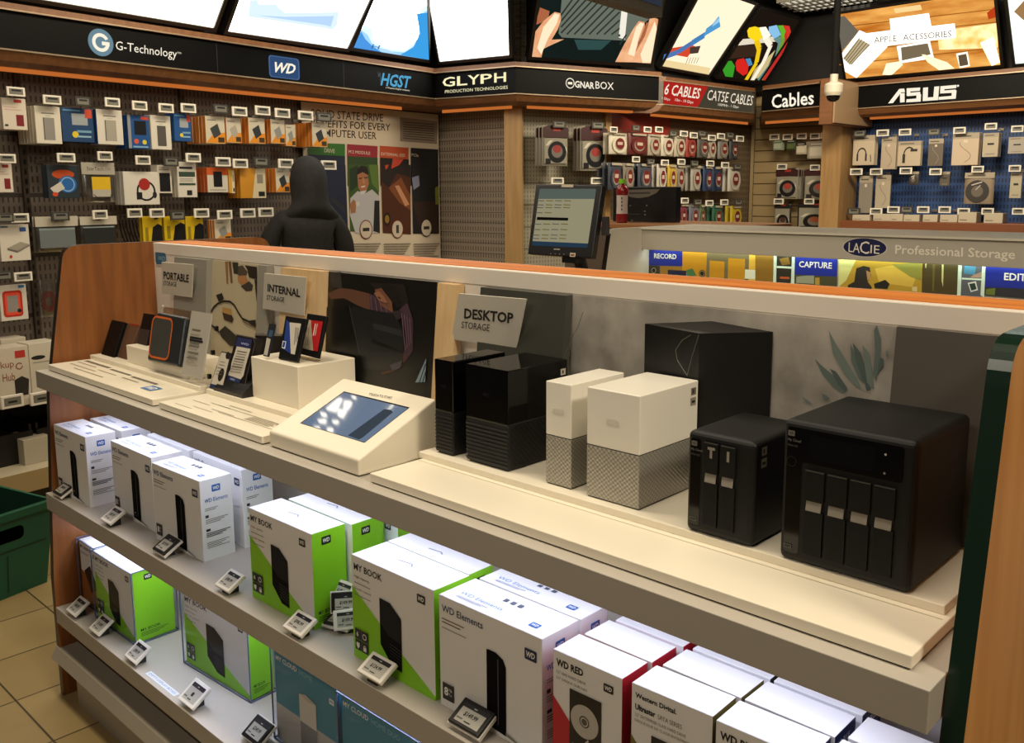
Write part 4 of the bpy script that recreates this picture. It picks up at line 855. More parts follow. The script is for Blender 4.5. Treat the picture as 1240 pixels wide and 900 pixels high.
# network drives
NB = M('#0b0b0c', .5, 0, .35); NF = M('#050506', .12); NM = M('#070708', .55, 0, .3)
def nas(label, x0, x1, y0, y1, h, bays, bw, bx, bz0, bz1, txt):
    t = thing('network_drive', label, 'network drive', ((x0 + x1) / 2, y0, Z0), 0, DG); W = x1 - x0
    b = MB(); b.box((x0, y0, Z0), (x1, y1, Z0 + h), NB); b.build('case', t, org=t.location, bevel=.009, seg=4)
    b = MB(); fc = Face(b, (x0, y0, Z0), (1, 0, 0), (0, 0, 1), .0005)
    fc.rrect(.007, .012, bx - .006, h - .01, .004, NF); 
    if bays > 2: fc.rrect(.007, bz1 + .008, W - .016, h - .009, .004, NF); fc.rrect(bx + .004, bz1 + .014, W - .05, h - .016, .003, M('#0c0d0f', .05)); fc.ell(W - .038, h - .022, .0015, .0015, M('#b8b4a8', .4)); fc.ell(W - .038, bz1 + .016, .0015, .0015, M('#8f8a80', .4)); fc.ring(.014, h - .055, .006, .007, M('#1c1d20', .3))
    fc.rrect(.008, h - .021, .017, h - .014, .001, M('#6e6c66', .4)); fc.text('WD', .0095, h - .0195, .004, BLACK, .006, .02)
    fc.text(txt, .008, h - .029, .0045, M('#77756e', .5), .018); fc.text(txt2.get(txt, 'EX'), .008, h - .035, .003, M('#4a4944', .5), .014)
    fc.rrect(.008, .018, .019, .0235, .001, M('#55534e', .3)); fc.rrect(.009, .019, .018, .0225, .001, BLACK)
    b.build('front_panel', t, org=t.location)
    for k in range(bays):
        u = bx + k * (bw + .0035); d = MB(); zc = bz0 + (bz1 - bz0) * .52
        d.box((x0 + u, y0 - .003, Z0 + zc + .014), (x0 + u + bw, y0 + .001, Z0 + bz1), NM)
        d.box((x0 + u, y0 - .003, Z0 + bz0), (x0 + u + bw, y0 + .001, Z0 + zc), NM)
        d.box((x0 + u, y0 - .0005, Z0 + zc), (x0 + u + bw, y0 + .001, Z0 + zc + .014), NM)
        dr = d.build('drive_bay', t, org=t.location, bevel=.0006)
        d = MB(); d.hull([(x0 + u + .003, y0 - .0008, Z0 + zc + .016), (x0 + u + bw - .003, y0 - .0008, Z0 + zc + .016), (x0 + u + bw - .003, y0 - .0034, Z0 + zc + .001), (x0 + u + .003, y0 - .0034, Z0 + zc + .001)], [(x0 + u + .003, y0 - .0002, Z0 + zc + .016), (x0 + u + bw - .003, y0 - .0002, Z0 + zc + .016), (x0 + u + bw - .003, y0 - .0022, Z0 + zc), (x0 + u + .003, y0 - .0022, Z0 + zc)], M('#8b857a', .4)); d.build('latch', dr, org=t.location, weld=True)
        d = MB(); f2 = Face(d, (x0 + u, y0 - .003, Z0 + bz0), (1, 0, 0), (0, 0, 1), .0003)
        nx_ = 7; nz_ = int((zc - bz0 - .006) / .0036)
        for i in range(nx_):
            for j in range(nz_): f2.mb.face([f2.p(*p) for p in ((.0025 + i * (bw - .005) / nx_, .004 + j * .0036), (.0025 + (i + .6) * (bw - .005) / nx_, .004 + j * .0036), (.0025 + (i + .6) * (bw - .005) / nx_, .0062 + j * .0036), (.0025 + i * (bw - .005) / nx_, .0062 + j * .0036))], M('#020202', .8))
        d.build('vent_holes', dr, org=t.location)
        d = MB(); f2 = Face(d, (x0 + u, y0 - .003, Z0 + bz1), (1, 0, 0), (0, 0, 1), .0003); f2.rect(.001, -.0013, bw - .001, -.0003, M('#57544c', .3)); 
        if bays == 2: f2.rect(bw * .45, -.022, bw * .62, -.007, M('#8a857a', .5)); f2.rect(bw * .3, -.010, bw * .8, -.006, M('#8a857a', .5)) if k == 0 else None
        d.build('bay_edge', dr, org=t.location)
    return t
txt2 = {'My Cloud': 'PR4100'}
t = nas('black network drive with two bays, second from the right end', -.694, -.586, 1.079, 1.232, .1495, 2, .0235, .029, .016, .138, 'My Cloud')
stickers(t, -.586, 1.096, Z0 + .128, '#8f8a80')
nas('large black network drive with four bays at the right end of the counter', -.5465, -.3735, 1.078, 1.268, .1915, 4, .0265, .034, .016, .130, 'My Cloud')
# ------------------------------------------------------------------ boxed drives on the two shelves
GREEN = M('#8fd61e', .45); GREEND = M('#5f8f14', .5); RED = M('#c3202f', .45); OLIVE = M('#7a6a2c', .5); NAVY = M('#16264f', .45); TEAL = M('#2787a0', .5)
TXT = M('#2a2a2e', .6); TXB = M('#23305e', .6); TXL = M('#8b857c', .6); LOGO = M('#1f5fae', .5); BRN = M('#7a5a38', .6); DEV = M('#0d0d10', .7, 0, .08)
def carton(label, w, d, h, front=None, side=None, topf=None, m=CARTON, side_m=None, loc=(0, 0, 0), rz=0.0, group=None, name='drive_box'):
    t = thing(name, label, 'box', loc, rz, group)
    b = MB(); b.box((0, 0, 0), (w, d, h), m, right=side_m or m, left=side_m or m, back=side_m or m); b.build('carton', t, bevel=.0012)
    for nm, fn, O, U, V, a, c in (('front_print', front, (0, 0, 0), (1, 0, 0), (0, 0, 1), w, h), ('side_print', side, (w, 0, 0), (0, 1, 0), (0, 0, 1), d, h), ('top_print', topf, (0, 0, h), (1, 0, 0), (0, 1, 0), w, d)):
        if fn:
            mb = MB(); fn(Face(mb, O, U, V, .0005), a, c); mb.build(nm, t)
    return t
def greek(fc, u, v, wd, n, m=TXL, h=.0016, gap=.0042):
    for k in range(n): fc.rect(u, v - k * gap, u + wd * (1 - .17 * ((k * 7) % 3)), v - k * gap + h, m)
def wdlogo(fc, u, v, h, m=TXT, ink=WHITE):
    w_ = h * 1.35; fc.rrect(u, v, u + w_, v + h, h * .12, m); fc.text('WD', u + w_ * .14, v + h * .24, h * .52, ink, w_ * .72, .03, .15)
def tower(fc, u, v, w_, h, m=DEV):
    fc.poly([(u, v), (u + w_, v - h * .03), (u + w_, v + h * .86), (u + w_ * .86, v + h * .95), (u + w_ * .5, v + h)] + [(u + w_ * .12, v + h), (u, v + h * .99)], m)
    fc.rect(u + w_ * .58, v + .01, u + w_ * .62, v + h * .93, M('#4a4a50', .3)); fc.rect(u + w_ * .16, v + h * .10, u + w_ * .36, v + h * .13, M('#6a6a70', .4)); fc.rect(u + w_ * .16, v + h * .06, u + w_ * .6, v + h * .065, M('#4a4a50', .4))
def el_front(k):
    def f(fc, w, h):
        fc.text('WD Elements', .008, h - .028, .0125, TXB, w * .42, .012); greek(fc, .008, h - .042, .055, 2, BRN, .002, .006)
        greek(fc, .008, h - .058, .06, 1)
        wdlogo(fc, w - .036, h - .044, .019, M('#1d2c55', .5)); tower(fc, w * .49, .012, w * .185, h * .66)
        fc.rect(.008, .016, .036, .047, M('#232326', .5)); fc.text('8', .012, .024, .016, WHITE, bold=.03); fc.text('TB', .0235, .034, .005, WHITE); fc.text('To', .0235, .026, .005, WHITE)
        fc.poly([(w * .675, .016), (w * .86, .004), (w * .82, .004), (w * .675, .010)], M('#8c8880', .6))
    return f
def el_side(fc, d, h):
    wdlogo(fc, d * .36, h - .034, .017, LOGO); fc.text('WD Elements', d * .12, h - .058, .010, LOGO, d * .72, .008)
    greek(fc, d * .12, h - .074, d * .4, 2); fc.rect(d * .12, h - .096, d * .22, h - .089, TXT); greek(fc, d * .12, h - .102, d * .7, 3); fc.rect(d * .12, h - .130, d * .25, h - .124, TXT); greek(fc, d * .12, h - .136, d * .75, 3, TXT, .0018); greek(fc, d * .12, h - .160, d * .7, 4)
def el_top(fc, w, d):
    fc.text('WD Elements', w * .10, d * .30, .010, M('#6f97c4', .5), w * .42); wdlogo(fc, w * .80, d * .22, .014, LOGO)
    for k in range(3): fc.rect(w * (.42 + .07 * k), d * .62, w * (.46 + .07 * k), d * .74, M('#565c6a', .5))
    greek(fc, w * .12, d * .2, w * .3, 2, M('#b0b8c8', .5))
def hexdrive(fc, u, v, w_, h):
    fc.poly([(u, v + h * .26), (u + w_ * .55, v + .0), (u + w_, v - h * .02), (u + w_, v + h * .82), (u + w_ * .5, v + h * .99), (u, v + h)], M('#131315', .7, 0, .1))
    fc.poly([(u, v + h * .6), (u + w_ * .4, v + h * .46), (u + w_, v + h * .42), (u + w_, v + h * .82), (u + w_ * .5, v + h * .99), (u, v + h)], M('#232326', .6, 0, .15))
    for k in range(6): fc.line([(u + w_ * .45, v + h * (.10 + .05 * k)), (u + w_, v + h * (.06 + .05 * k))], .0012, M('#303034', .4))
def mybook_front(big=True, tb='6'):
    def f(fc, w, h):
        fc.poly([(0, 0), (w, 0), (w, .008), (w * .60, h * .28), (0, h * .70)], GREEN)
        fc.text('MY BOOK', .008, h - .028, .0135, TXT, w * .36, .018); fc.text('High capacity', .008, h - .044, .006, BRN, w * .2); greek(fc, .008, h - .054, .05, 1); fc.text('Grande capacité', .008, h - .068, .006, BRN, w * .22); greek(fc, .008, h - .078, .05, 1)
        wdlogo(fc, w - .044, h - .034, .016, M('#26262a', .5)); hexdrive(fc, w * .36, .022, w * .26, h * .60)
        for i in range(2):
            for j in range(2): fc.rect(.008 + i * .0205, .018 + j * .0225, .0275 + i * .0205, .0395 + j * .0225, M('#202022', .5))
        fc.text(tb, .013, .046, .010, WHITE, bold=.02); fc.ring(.038, .051, .0045, .0062, WHITE, 14); fc.poly([(.0125, .034), (.022, .034), (.022, .027), (.0172, .021), (.0125, .027)], WHITE); fc.rect(.034, .022, .043, .030, WHITE); fc.ring(.0385, .030, .0025, .004, WHITE, 10, 0, pi)
    return f
def mybook_side(fc, d, h):
    wdlogo(fc, d * .28, h - .030, .017, M('#111113', .4)); fc.text('MY BOOK', d * .12, .030, .008, INK, d * .5, .01); greek(fc, d * .12, .024, d * .7, 3, M('#2f4a0c', .6), .0014)
def hdd(fc, u, v, w_, h):
    fc.rect(u, v, u + w_, v + h, M('#1b1b1e', .4)); fc.ell(u + w_ * .48, v + h * .64, w_ * .44, w_ * .44, M('#c4bfb5', .5), 32); fc.ell(u + w_ * .48, v + h * .64, w_ * .16, w_ * .16, M('#55524e', .4)); fc.ring(u + w_ * .48, v + h * .64, w_ * .09, w_ * .12, M('#c9c4ba', .3)); fc.poly([(u + w_ * .08, v + h * .04), (u + w_ * .5, v + h * .04), (u + w_ * .38, v + h * .24), (u + w_ * .10, v + h * .30)], M('#8f8b84', .4)); fc.line([(u + w_ * .32, v + h * .24), (u + w_ * .62, v + h * .42)], .003, M('#d0cabf', .3)); fc.ell(u + w_ * .82, v + h * .18, w_ * .05, w_ * .07, M('#b0673f', .4))
def red_front(fc, w, h):
    fc.poly([(0, 0), (w, 0), (w, .002), (w * .46, h * .33), (0, h * .62)], RED); fc.text('WD RED', .007, h - .024, .012, INK, w * .40, .035); fc.text('3.5" NAS HARD DRIVE', .007, h - .036, .005, TXL, w * .44); fc.text('3.5" DISQUE DUR NAS', .007, h - .046, .005, TXL, w * .46); wdlogo(fc, w - .033, h - .031, .013, M('#26262a', .5)); hdd(fc, w * .26, h * .12, w * .46, h * .62); fc.text('4', .008, .012, .02, WHITE, bold=.02); fc.text('TB', .026, .012, .008, WHITE)
def red_side(fc, d, h):
    wdlogo(fc, d * .40, h - .030, .013, M('#e8c8c8', .5), RED)
def ult_front(fc, w, h):
    fc.poly([(0, 0), (w, 0), (w * .5, h * .25), (0, h * .60)], OLIVE); fc.text('Western Digital.', .007, h - .022, .010, INK, w * .52, .03); fc.text('Ultrastar', .007, h - .038, .009, INK, w * .26, .035); fc.text('SATA SERIES', .007 + w * .29, h - .038, .007, TXL, w * .3); fc.text('3.5" ENTERPRISE CLASS HARD DRIVE', .007, h - .048, .005, TXL, w * .64); fc.text('DISQUE DUR DE CLASSE ENTREPRISE', .007, h - .057, .005, TXL, w * .68); hdd(fc, w * .27, h * .10, w * .46, h * .56)
def blue_front(fc, w, h):
    fc.poly([(0, 0), (w, 0), (w * .5, h * .25), (0, h * .55)], NAVY); fc.text('WD BLUE', .007, h - .024, .012, INK, w * .46, .035); greek(fc, .007, h - .036, w * .4, 2); wdlogo(fc, w - .033, h - .031, .013, M('#26262a', .5)); hdd(fc, w * .27, h * .10, w * .46, h * .56)
def blue_side(fc, d, h): fc.text('WD BLUE', d * .1, h - .02, .009, WHITE, d * .6, .02)
def plain_back(fc, w, h): pass

EG, MG = 'white and blue drive boxes on the upper shelf', 'green and white drive boxes on the upper shelf'
Zs = ZM
def el(label, x, y, rz=0.0, h=.205, w=.24, d=.086, z=None): return carton(label, w, d, h, el_front(0), el_side, el_top, loc=(x, y, Zs if z is None else z), rz=rz, group=EG)
el('white and blue drive box at the left end of the upper shelf', -2.832, .964, .02, .208, .222)
el('white and blue drive box standing behind the box at the left end', -2.822, 1.066, .0, .208, .222)
el('white and blue drive box second from the left on the upper shelf', -2.535, 1.008, .0, .205, .25)
el('white and blue drive box behind the second box from the left', -2.525, 1.108, 0, .205, .25)
el('white and blue drive box just left of the green ones, label side fully visible', -2.242, .990, .035, .205, .235)
el('white and blue drive box behind the one just left of the green boxes', -2.262, 1.112, 0, .205, .25)
def mb_(label, x, y, rz=0, h=.207, w=.238, d=.083): return carton(label, w, d, h, mybook_front(), mybook_side, lambda fc, w_, d_: fc.line([(w_ * .38, d_ * .5), (w_ * .52, d_ * .55), (w_ * .56, d_ * .45)], .003, M('#8f94a8', .5)), side_m=GREEN, loc=(x, y, Zs), rz=rz, group=MG)
mb_('smaller green and white MY BOOK box with a bright green side, front of its pair', -1.752, .981, .01)
mb_('green and white MY BOOK box behind the smaller front one', -1.737, 1.072, 0)
mb_('large green and white MY BOOK box beside the $124.99 price tag', -1.373, .978, .0, .207, .238, .086)
mb_('green and white MY BOOK box hidden behind the one beside the $124.99 tag', -1.378, 1.07, 0, .205, .236, .06)
mb_('green and white MY BOOK box at the very back behind the smaller pair', -1.7, 1.165, 0, .205, .236, .08)
el('large white and blue drive box marked 8 TB at the centre of the upper shelf', -1.122, .978, .008, .205, .238, .088)
el('white and blue drive box behind the large one marked 8 TB', -1.118, 1.072, 0, .205, .236, .07)
def hd(label, x, y, fr, sd, sm, rz=0.0, h=.197, w=.131, d=.064, g=None): return carton(label, w, d, h, fr, sd, None, side_m=sm, loc=(x, y, Zs), rz=rz, group=g)
hd('white WD RED box with a red side, front of its row', -.862, .981, red_front, red_side, RED, .015, g='red drive boxes')
hd('white WD RED box second in its row, red side half hidden', -.858, 1.051, red_front, red_side, RED, g='red drive boxes')
hd('white WD RED box at the back of its row', -.850, 1.122, red_front, red_side, RED, g='red drive boxes')
hd('white Ultrastar box with an olive side, front of its row', -.716, .985, ult_front, None, OLIVE, .03, g='olive drive boxes')
hd('white Ultrastar box behind the front one', -.712, 1.056, ult_front, None, OLIVE, g='olive drive boxes')
hd('white Ultrastar box at the back of its row beyond the other two', -.706, 1.127, ult_front, None, M('#3a3a30', .5), g='olive drive boxes')
hd('white WD BLUE box with a navy side, front of its row', -.578, .985, blue_front, blue_side, NAVY, .03, w=.13, g='navy drive boxes')
hd('white WD BLUE box behind the front one', -.576, 1.056, blue_front, blue_side, NAVY, .0, w=.13, g='navy drive boxes')
hd('white WD BLUE box third from the front of its row', -.57, 1.127, blue_front, blue_side, NAVY, .0, w=.13, g='navy drive boxes')
hd('white WD BLUE box at the right end of the upper shelf, front one', -.436, .995, blue_front, blue_side, NAVY, .02, w=.13, g='navy drive boxes')
hd('white WD BLUE box at the right end of the upper shelf, second one', -.434, 1.066, blue_front, blue_side, NAVY, .0, w=.13, g='navy drive boxes')

# lower shelf: display boxes locked in clear cases
CASE = CLEAR('clear_security_case', '#f6f9ff', .0, .03, .16); CEDGE = M('#5a6680', .25)
def case(label, x, y, w, d, h, z=ZL, rz=0.0):
    t = thing('security_case', label, 'clear case', (x, y, z), rz, 'clear security cases on the lower shelf')
    g = .006; b = MB(); b.box((-g, -g, .001), (w + g, d + g, h + g), CASE); b.build('clear_shell', t)
    b = MB(); r_ = .0013; X0, X1, Y0, Y1, H0, H1 = -g, w + g, -g, d + g, .002, h + g
    for a, c in (((X0, Y0), None), ((X1, Y0), None), ((X1, Y1), None), ((X0, Y1), None)): b.box((a[0] - r_, a[1] - r_, H0), (a[0] + r_, a[1] + r_, H1), CEDGE)
    for zz in (H0, H1):
        b.box((X0, Y0 - r_, zz - r_), (X1, Y0 + r_, zz + r_), CEDGE); b.box((X0, Y1 - r_, zz - r_), (X1, Y1 + r_, zz + r_), CEDGE); b.box((X1 - r_, Y0, zz - r_), (X1 + r_, Y1, zz + r_), CEDGE); b.box((X0 - r_, Y0, zz - r_), (X0 + r_, Y1, zz + r_), CEDGE)
    b.build('case_edges', t); return t
Zs = ZL + .0035
def pass_front(fc, w, h):
    fc.poly([(0, 0), (w, 0), (w, h * .35), (0, h * .52)], M('#a8642a', .5)); fc.text('MY PASSPORT', .006, h - .024, .010, INK, w * .7, .01); greek(fc, .006, h - .036, w * .5, 2); fc.poly([(w * .2, h * .52), (w * .55, h * .66), (w * .95, h * .36), (w * .55, h * .22)], M('#2b2724', .4)); wdlogo(fc, w - .03, h - .035, .012)
carton('slim white and orange MY PASSPORT box at the left end of the lower shelf', .128, .085, .198, pass_front, None, None, loc=(-2.828, 1.008, Zs), name='drive_box')
case('clear case round the slim orange and white box at the left end', -2.828, 1.008, .128, .085, .198, ZL)
carton('green and white MY BOOK box in a clear case beside the orange box', .248, .115, .207, mybook_front(), mybook_side, None, side_m=GREEN, loc=(-2.678, .992, Zs), rz=.02)
case('clear case round the green box beside the orange one', -2.678, .992, .248, .115, .207, rz=.02)
carton('green and white MY BOOK box in the middle of the lower shelf', .30, .066, .205, mybook_front(), mybook_side, None, side_m=GREEN, loc=(-2.232, 1.046, Zs), rz=.06)
case('clear case round the green box in the middle of the lower shelf', -2.232, 1.046, .30, .066, .205, rz=.06)
def home_front(duo):
    def f(fc, w, h):
        fc.rect(0, 0, w, h * .40, M('#b9b4aa', .5)); fc.text('MY CLOUD', .008, h - .026, .0115, WHITE, w * .34, .01); fc.text('HOME DUO' if duo else 'HOME', .008 + w * .38, h - .026, .0115, M('#86bcc8', .5), w * (.36 if duo else .2)); greek(fc, .008, h - .040, .06, 3, M('#5f9aa6', .5)); wdlogo(fc, w - .034, h - .05, .013, WHITE, TEAL)
        u, a = w * .40, w * .26
        fc.poly([(u, .02), (u + a * .5, .012), (u + a, .02), (u + a, h * .38), (u, h * .38)], M('#77746e', .3)); fc.poly([(u, h * .38), (u + a, h * .38), (u + a, h * .66), (u + a * .4, h * .70), (u, h * .67)], M('#d8d2c4', .4)); fc.poly([(u, h * .67), (u + a * .4, h * .70), (u + a, h * .66), (u + a * .55, h * .635)], M('#c2bbac', .4))
    return f
carton('teal MY CLOUD HOME box in a clear case on the lower shelf', .25, .10, .222, home_front(False), None, None, m=TEAL, loc=(-1.752, 1.026, Zs), rz=0)
case('clear case round the teal box with a short title', -1.752, 1.026, .25, .10, .222)
carton('teal MY CLOUD HOME DUO box in a clear case on the lower shelf', .25, .10, .222, home_front(True), None, None, m=TEAL, loc=(-1.482, 1.018, Zs), rz=0)
case('clear case round the teal box with the longer DUO title', -1.482, 1.018, .25, .10, .222)

# ------------------------------------------------------------------ shelf-edge price tags
TAGW = M('#e9e4da', .4); LCD = M('#b9b6ac', .35)
def price_tag(label, x, y, z, price, w=.062, h=.046, tilt=38, yaw=0.0, dark=False, roll=0.0):
    """little electronic tag leaning back on the shelf edge"""
    t = thing('price_tag', label, 'price tag', (x, y, z), yaw, 'electronic price tags on the shelf edges')
    a = radians(tilt); V = Vector((0, cos(a), sin(a))); N = Vector((0, -sin(a), cos(a))); U = Vector((1, 0, 0)); O = Vector((-w / 2, 0, .009))
    if roll:
        U2 = U * cos(roll) + V * sin(roll); V2 = -U * sin(roll) + V * cos(roll); U, V = U2, V2
    P = lambda u, v, n: O + U * u + V * v + N * n
    m = M('#1b1a18', .35) if dark else TAGW
    b = MB(); b.hull([P(0, 0, 0), P(w, 0, 0), P(w, h, 0), P(0, h, 0)], [P(0, 0, .009), P(w, 0, .009), P(w, h, .009), P(0, h, .009)], m); b.build('casing', t, weld=True, bevel=.002)
    b = MB(); q = [P(w * .3, h * .1, -.001), P(w * .7, h * .1, -.001), P(w * .7, h * .75, -.001), P(w * .3, h * .75, -.001)]; b.hull([Vector((p.x, p.y, 0.0)) for p in q], q, M('#2b2927', .5)); b.build('holder', t, weld=True)
    if dark:
        b = MB(); b.hull([P(-.002, -.002, -.003), P(w + .002, -.002, -.003), P(w + .002, h + .002, -.003), P(-.002, h + .002, -.003)], [P(-.002, -.002, .0035), P(w + .002, -.002, .0035), P(w + .002, h + .002, .0035), P(-.002, h + .002, .0035)], TAGW); b.build('back_shell', t, weld=True)
    b = MB(); fc = Face(b, P(0, 0, .009), U, V, .0003)
    x0, y0, x1, y1 = w * .13, h * .14, w * .90, h * .86
    fc.rect(x0, y0, x1, y1, LCD); fc.rect(x0, y1 - h * .17, x1, y1, M('#24232a', .4)); fc.text('KIT', (x0 + x1) / 2, y1 - h * .12, h * .06, LCD, w * .08, al='c') if False else fc.rect(w * .46, y1 - h * .11, w * .56, y1 - h * .07, LCD)
    if price: fc.text(price, w * .51, y0 + h * .24, h * .19, INK, w * .44, .03, .15, 'c')
    else: fc.rrect(w * .45, y0 + h * .22, w * .58, y0 + h * .38, .001, INK)
    fc.rect(x0 + w * .03, y0 + h * .10, x0 + w * .22, y0 + h * .16, M('#6f6c64', .5)); fc.rect(w * .42, y0 + h * .07, w * .62, y0 + h * .11, INK)
    b.build('screen', t)
    return t
def tag_at(label, px, py, z, price, **k):
    """px,py = middle of the tag's front lower edge"""
    p = onz(px, py, z); return price_tag(label, p.x, p.y, z, price, **k)
tag_at('price tag at the left end of the upper shelf under the first white box', 70, 604, ZM, '$98.99', tilt=30, w=.06, h=.052, dark=True)
tag_at('white price tag below the second white box from the left', 129, 638, ZM, '$89.99', tilt=30, w=.06, h=.052)
tag_at('dark framed price tag below the third white box', 193, 675, ZM, '$119.99', tilt=30, w=.06, h=.052, dark=True)
tag_at('white price tag on the open stretch of shelf left of the smaller MY BOOK box', 270, 720, ZM, '$98.99', tilt=30, w=.06, h=.05)
tag_at('price tag reading $98.99 in front of the smaller MY BOOK box', 355, 773, ZM, '$98.99', tilt=30, w=.066, h=.046)
tag_at('price tag reading $124.99 in front of the large MY BOOK box', 448, 829, ZM, '$124.99', tilt=30, w=.07, h=.046)
tag_at('black framed price tag reading $149.99 in front of the 8 TB box', 562, 892, ZM, '$149.99', tilt=30, w=.072, h=.048, dark=True)
tag_at('price tag below the orange box at the left end of the lower shelf', 87, 748, ZL, '$98.99', tilt=34, w=.065, h=.055)
tag_at('price tag below the first green box on the lower shelf', 115, 771, ZL, '$114.99', tilt=34, w=.065, h=.055)
tag_at('price tag just right of the first green box on the lower shelf', 159, 805, ZL, '$98.99', tilt=34, w=.068, h=.055)
tag_at('price tag with a blank icon screen beside the paper shelf strip', 226, 859, ZL, None, tilt=34, w=.075, h=.062)
tag_at('price tag at the bottom edge of the photo, mostly cut off', 304, 903, ZL, '$249.99', tilt=34, w=.07, h=.055, dark=True)
# loose tags piled between the green boxes
pz = onz(398, 768, ZM)
for k, (px, py, dz, yaw, tilt, dk, lb) in enumerate(((412, 772, .0, 1.0, 62, False, 'loose tag lying edge-on at the bottom of the small pile between the green boxes'), (396, 770, .0, .35, 12, True, 'dark loose tag lying flat at the bottom of the small pile'), (404, 768, .028, .9, 70, True, 'dark loose tag standing upright on the small pile'), (398, 762, .042, .1, 58, False, 'white loose tag on top of the small pile with its screen facing out'))):
    p = onz(px, py, ZM); t = price_tag(lb, p.x, p.y + .02 + .012 * (k > 1), ZM + dz, '$109.99', w=.058, h=.040, tilt=tilt, yaw=yaw, dark=dk)
# paper strip on the lower shelf
A = onz(174, 817, ZL); B_ = onz(208, 845, ZL)
b = MB(); b.box((A.x, A.y + .004, ZL + .0003), (B_.x, A.y + .02, ZL + .0012), M('#dfe4ec', .6)); t = thing('shelf_label', 'narrow white paper strip lettered EMPTY DISPLAY BOXES on the lower shelf edge', 'label', ((A.x + B_.x) / 2, A.y, ZL)); b.build('paper', t, org=t.location)
b = MB(); fc = Face(b, (A.x, A.y + .004, ZL + .0012), (1, 0, 0), (0, 1, 0), .0003); fc.text('EMPTY DISPLAY BOXES', .008, .005, .007, M('#5f7fae', .6), (B_.x - A.x) - .016); b.build('lettering', t, org=t.location)
# ------------------------------------------------------------------ second display unit with lit pictures, behind
LY, LB = 3.42, 3.48; LX = -2.47
LO = Vector((-1.2, 3.6, 0))
lac = thing('lit_display_unit', 'long grey display unit with a LACIE oval and lit picture strip behind the front display', 'display stand', LO)
WP = M('#d9d2c2', .4)
pr = [(3.02, 0), (3.06, .4), (3.11, .98), (3.19, 1.362), (3.20, 1.378), (3.225, 1.383), (3.9, 1.383), (3.9, 0)]
for x0, x1 in ((LX - .024, LX), (.55, .574)):
    b = MB(); lo = [(x0, y, z) for y, z in pr]; hi = [(x1, y, z) for y, z in pr]; n = len(pr)
    b.face(hi, WP); b.face(lo[::-1], WP)
    for k in range(n): b.face([lo[k], lo[(k + 1) % n], hi[(k + 1) % n], hi[k]], M('#2a2622', .4) if k < 3 else WP)
    b.build('side_panel', lac, org=LO, weld=True)
b = MB(); b.box((LX, LY, 1.2815), (.55, LY + .02, 1.374), M('#b9b3a6', .38, .1)); b.build('header_board', lac, org=LO, bevel=.003); b = MB(); b.box((LX, LY + .0205, 1.30), (.55, 3.9, 1.374), M('#b9b3a6', .4)); b.build('top_box', lac, org=LO)
b = MB(); b.box((LX, LY - .012, 1.3745), (.55, 3.9, 1.383), M('#cfc8b8', .4)); b.build('top_edge', lac, org=LO)
b = MB(); b.box((LX, LB, .1), (.55, LB + .02, 1.299), M('#c9c2b2', .5)); b.build('back_panel', lac, org=LO)
b = MB(); b.box((LX, 3.06, .93), (.55, LB, .97), GREYSHELF); b.build('worktop', lac, org=LO)
b = MB(); b.box((LX, 3.05, .0), (.55, LB, .3), GREYSHELF); b.build('plinth', lac, org=LO)
b = MB(); b.box((LX + .03, LY + .024, 1.289), (.52, LY + .044, 1.2995), EM('#f2ffe8', 7)); b.build('led_strip', lac, org=LO)
mb = MB(); fc = Face(mb, (LX, LY, 1.276), (1, 0, 0), (0, 0, 1), .0006)
u, v = fc.uv(1047, 299.7); fc.ell(u, v, .087, .0375, M('#cfcabd', .3), 40); fc.ell(u, v, .083, .0345, M('#141a4a', .35), 40)
LW = M('#e9e2d0', .4)
fc.ptext('LA', (1027.5, 305), (1041, 306.4), (1028, 293.5), LW); fc.ptext('C', (1041, 307), (1052.5, 307.8), (1041.5, 292), LW); fc.ptext('IE', (1054, 306.6), (1065, 307.6), (1054.5, 296.5), LW)
fc.ptext('Professional Storage', (1084, 310.5), (1229, 317.5), (1084.5, 296.5), M('#efe8d8', .5), .012); mb.build('lettering', lac, org=LO)
mb = MB(); fc = Face(mb, (LX, LB, .97), (1, 0, 0), (0, 0, 1), .0006)
k4 = lambda pts, m: fc.ppoly([(620 + x / 4, 200 + y / 4) for x, y in pts], m)
k9 = lambda pts, m: fc.ppoly([(930 + x / 4, 200 + y / 4) for x, y in pts], m)
BLUE = M('#1f2f9c', .4); YEL = M('#c9911c', .5); BRK = M('#6d4d1c', .5)
k4([(658, 400), (1260, 430), (1260, 620), (658, 580)], M('#76694a', .5)); k4([(820, 400), (945, 405), (940, 560), (820, 550)], YEL); k4([(658, 400), (826, 405), (826, 490), (658, 485)], BLUE); k4([(658, 485), (715, 488), (715, 570), (658, 565)], M('#3c3a2e', .5)); k4([(720, 490), (825, 492), (822, 560), (720, 550)], M('#a37a2a', .5)); k4([(755, 507), (845, 512), (843, 560), (755, 550)], M('#1c2244', .5))
k4([(958, 462), (1030, 468), (1026, 600), (955, 590)], YEL); k4([(1048, 450), (1130, 455), (1128, 600), (1045, 590)], YEL); k4([(1150, 430), (1250, 435), (1250, 600), (1145, 590)], M('#e0b440', .5)); k4([(1130, 505), (1180, 508), (1180, 552), (1128, 550)], M('#e8f0dc', .4)); k4([(1202, 465), (1235, 448), (1240, 470), (1215, 482)], BLACK); k4([(845, 510), (875, 500), (895, 535), (850, 540)], M('#46784a', .5))
for u_, v_ in ((688, 510), (922, 525)):
    a_ = fc.uv(620 + u_ / 4, 200 + v_ / 4); fc.ell(a_[0], a_[1], .016, .016, M('#1c1a16', .4)); fc.ring(a_[0], a_[1], .010, .013, M('#a89a7a', .4), 16)
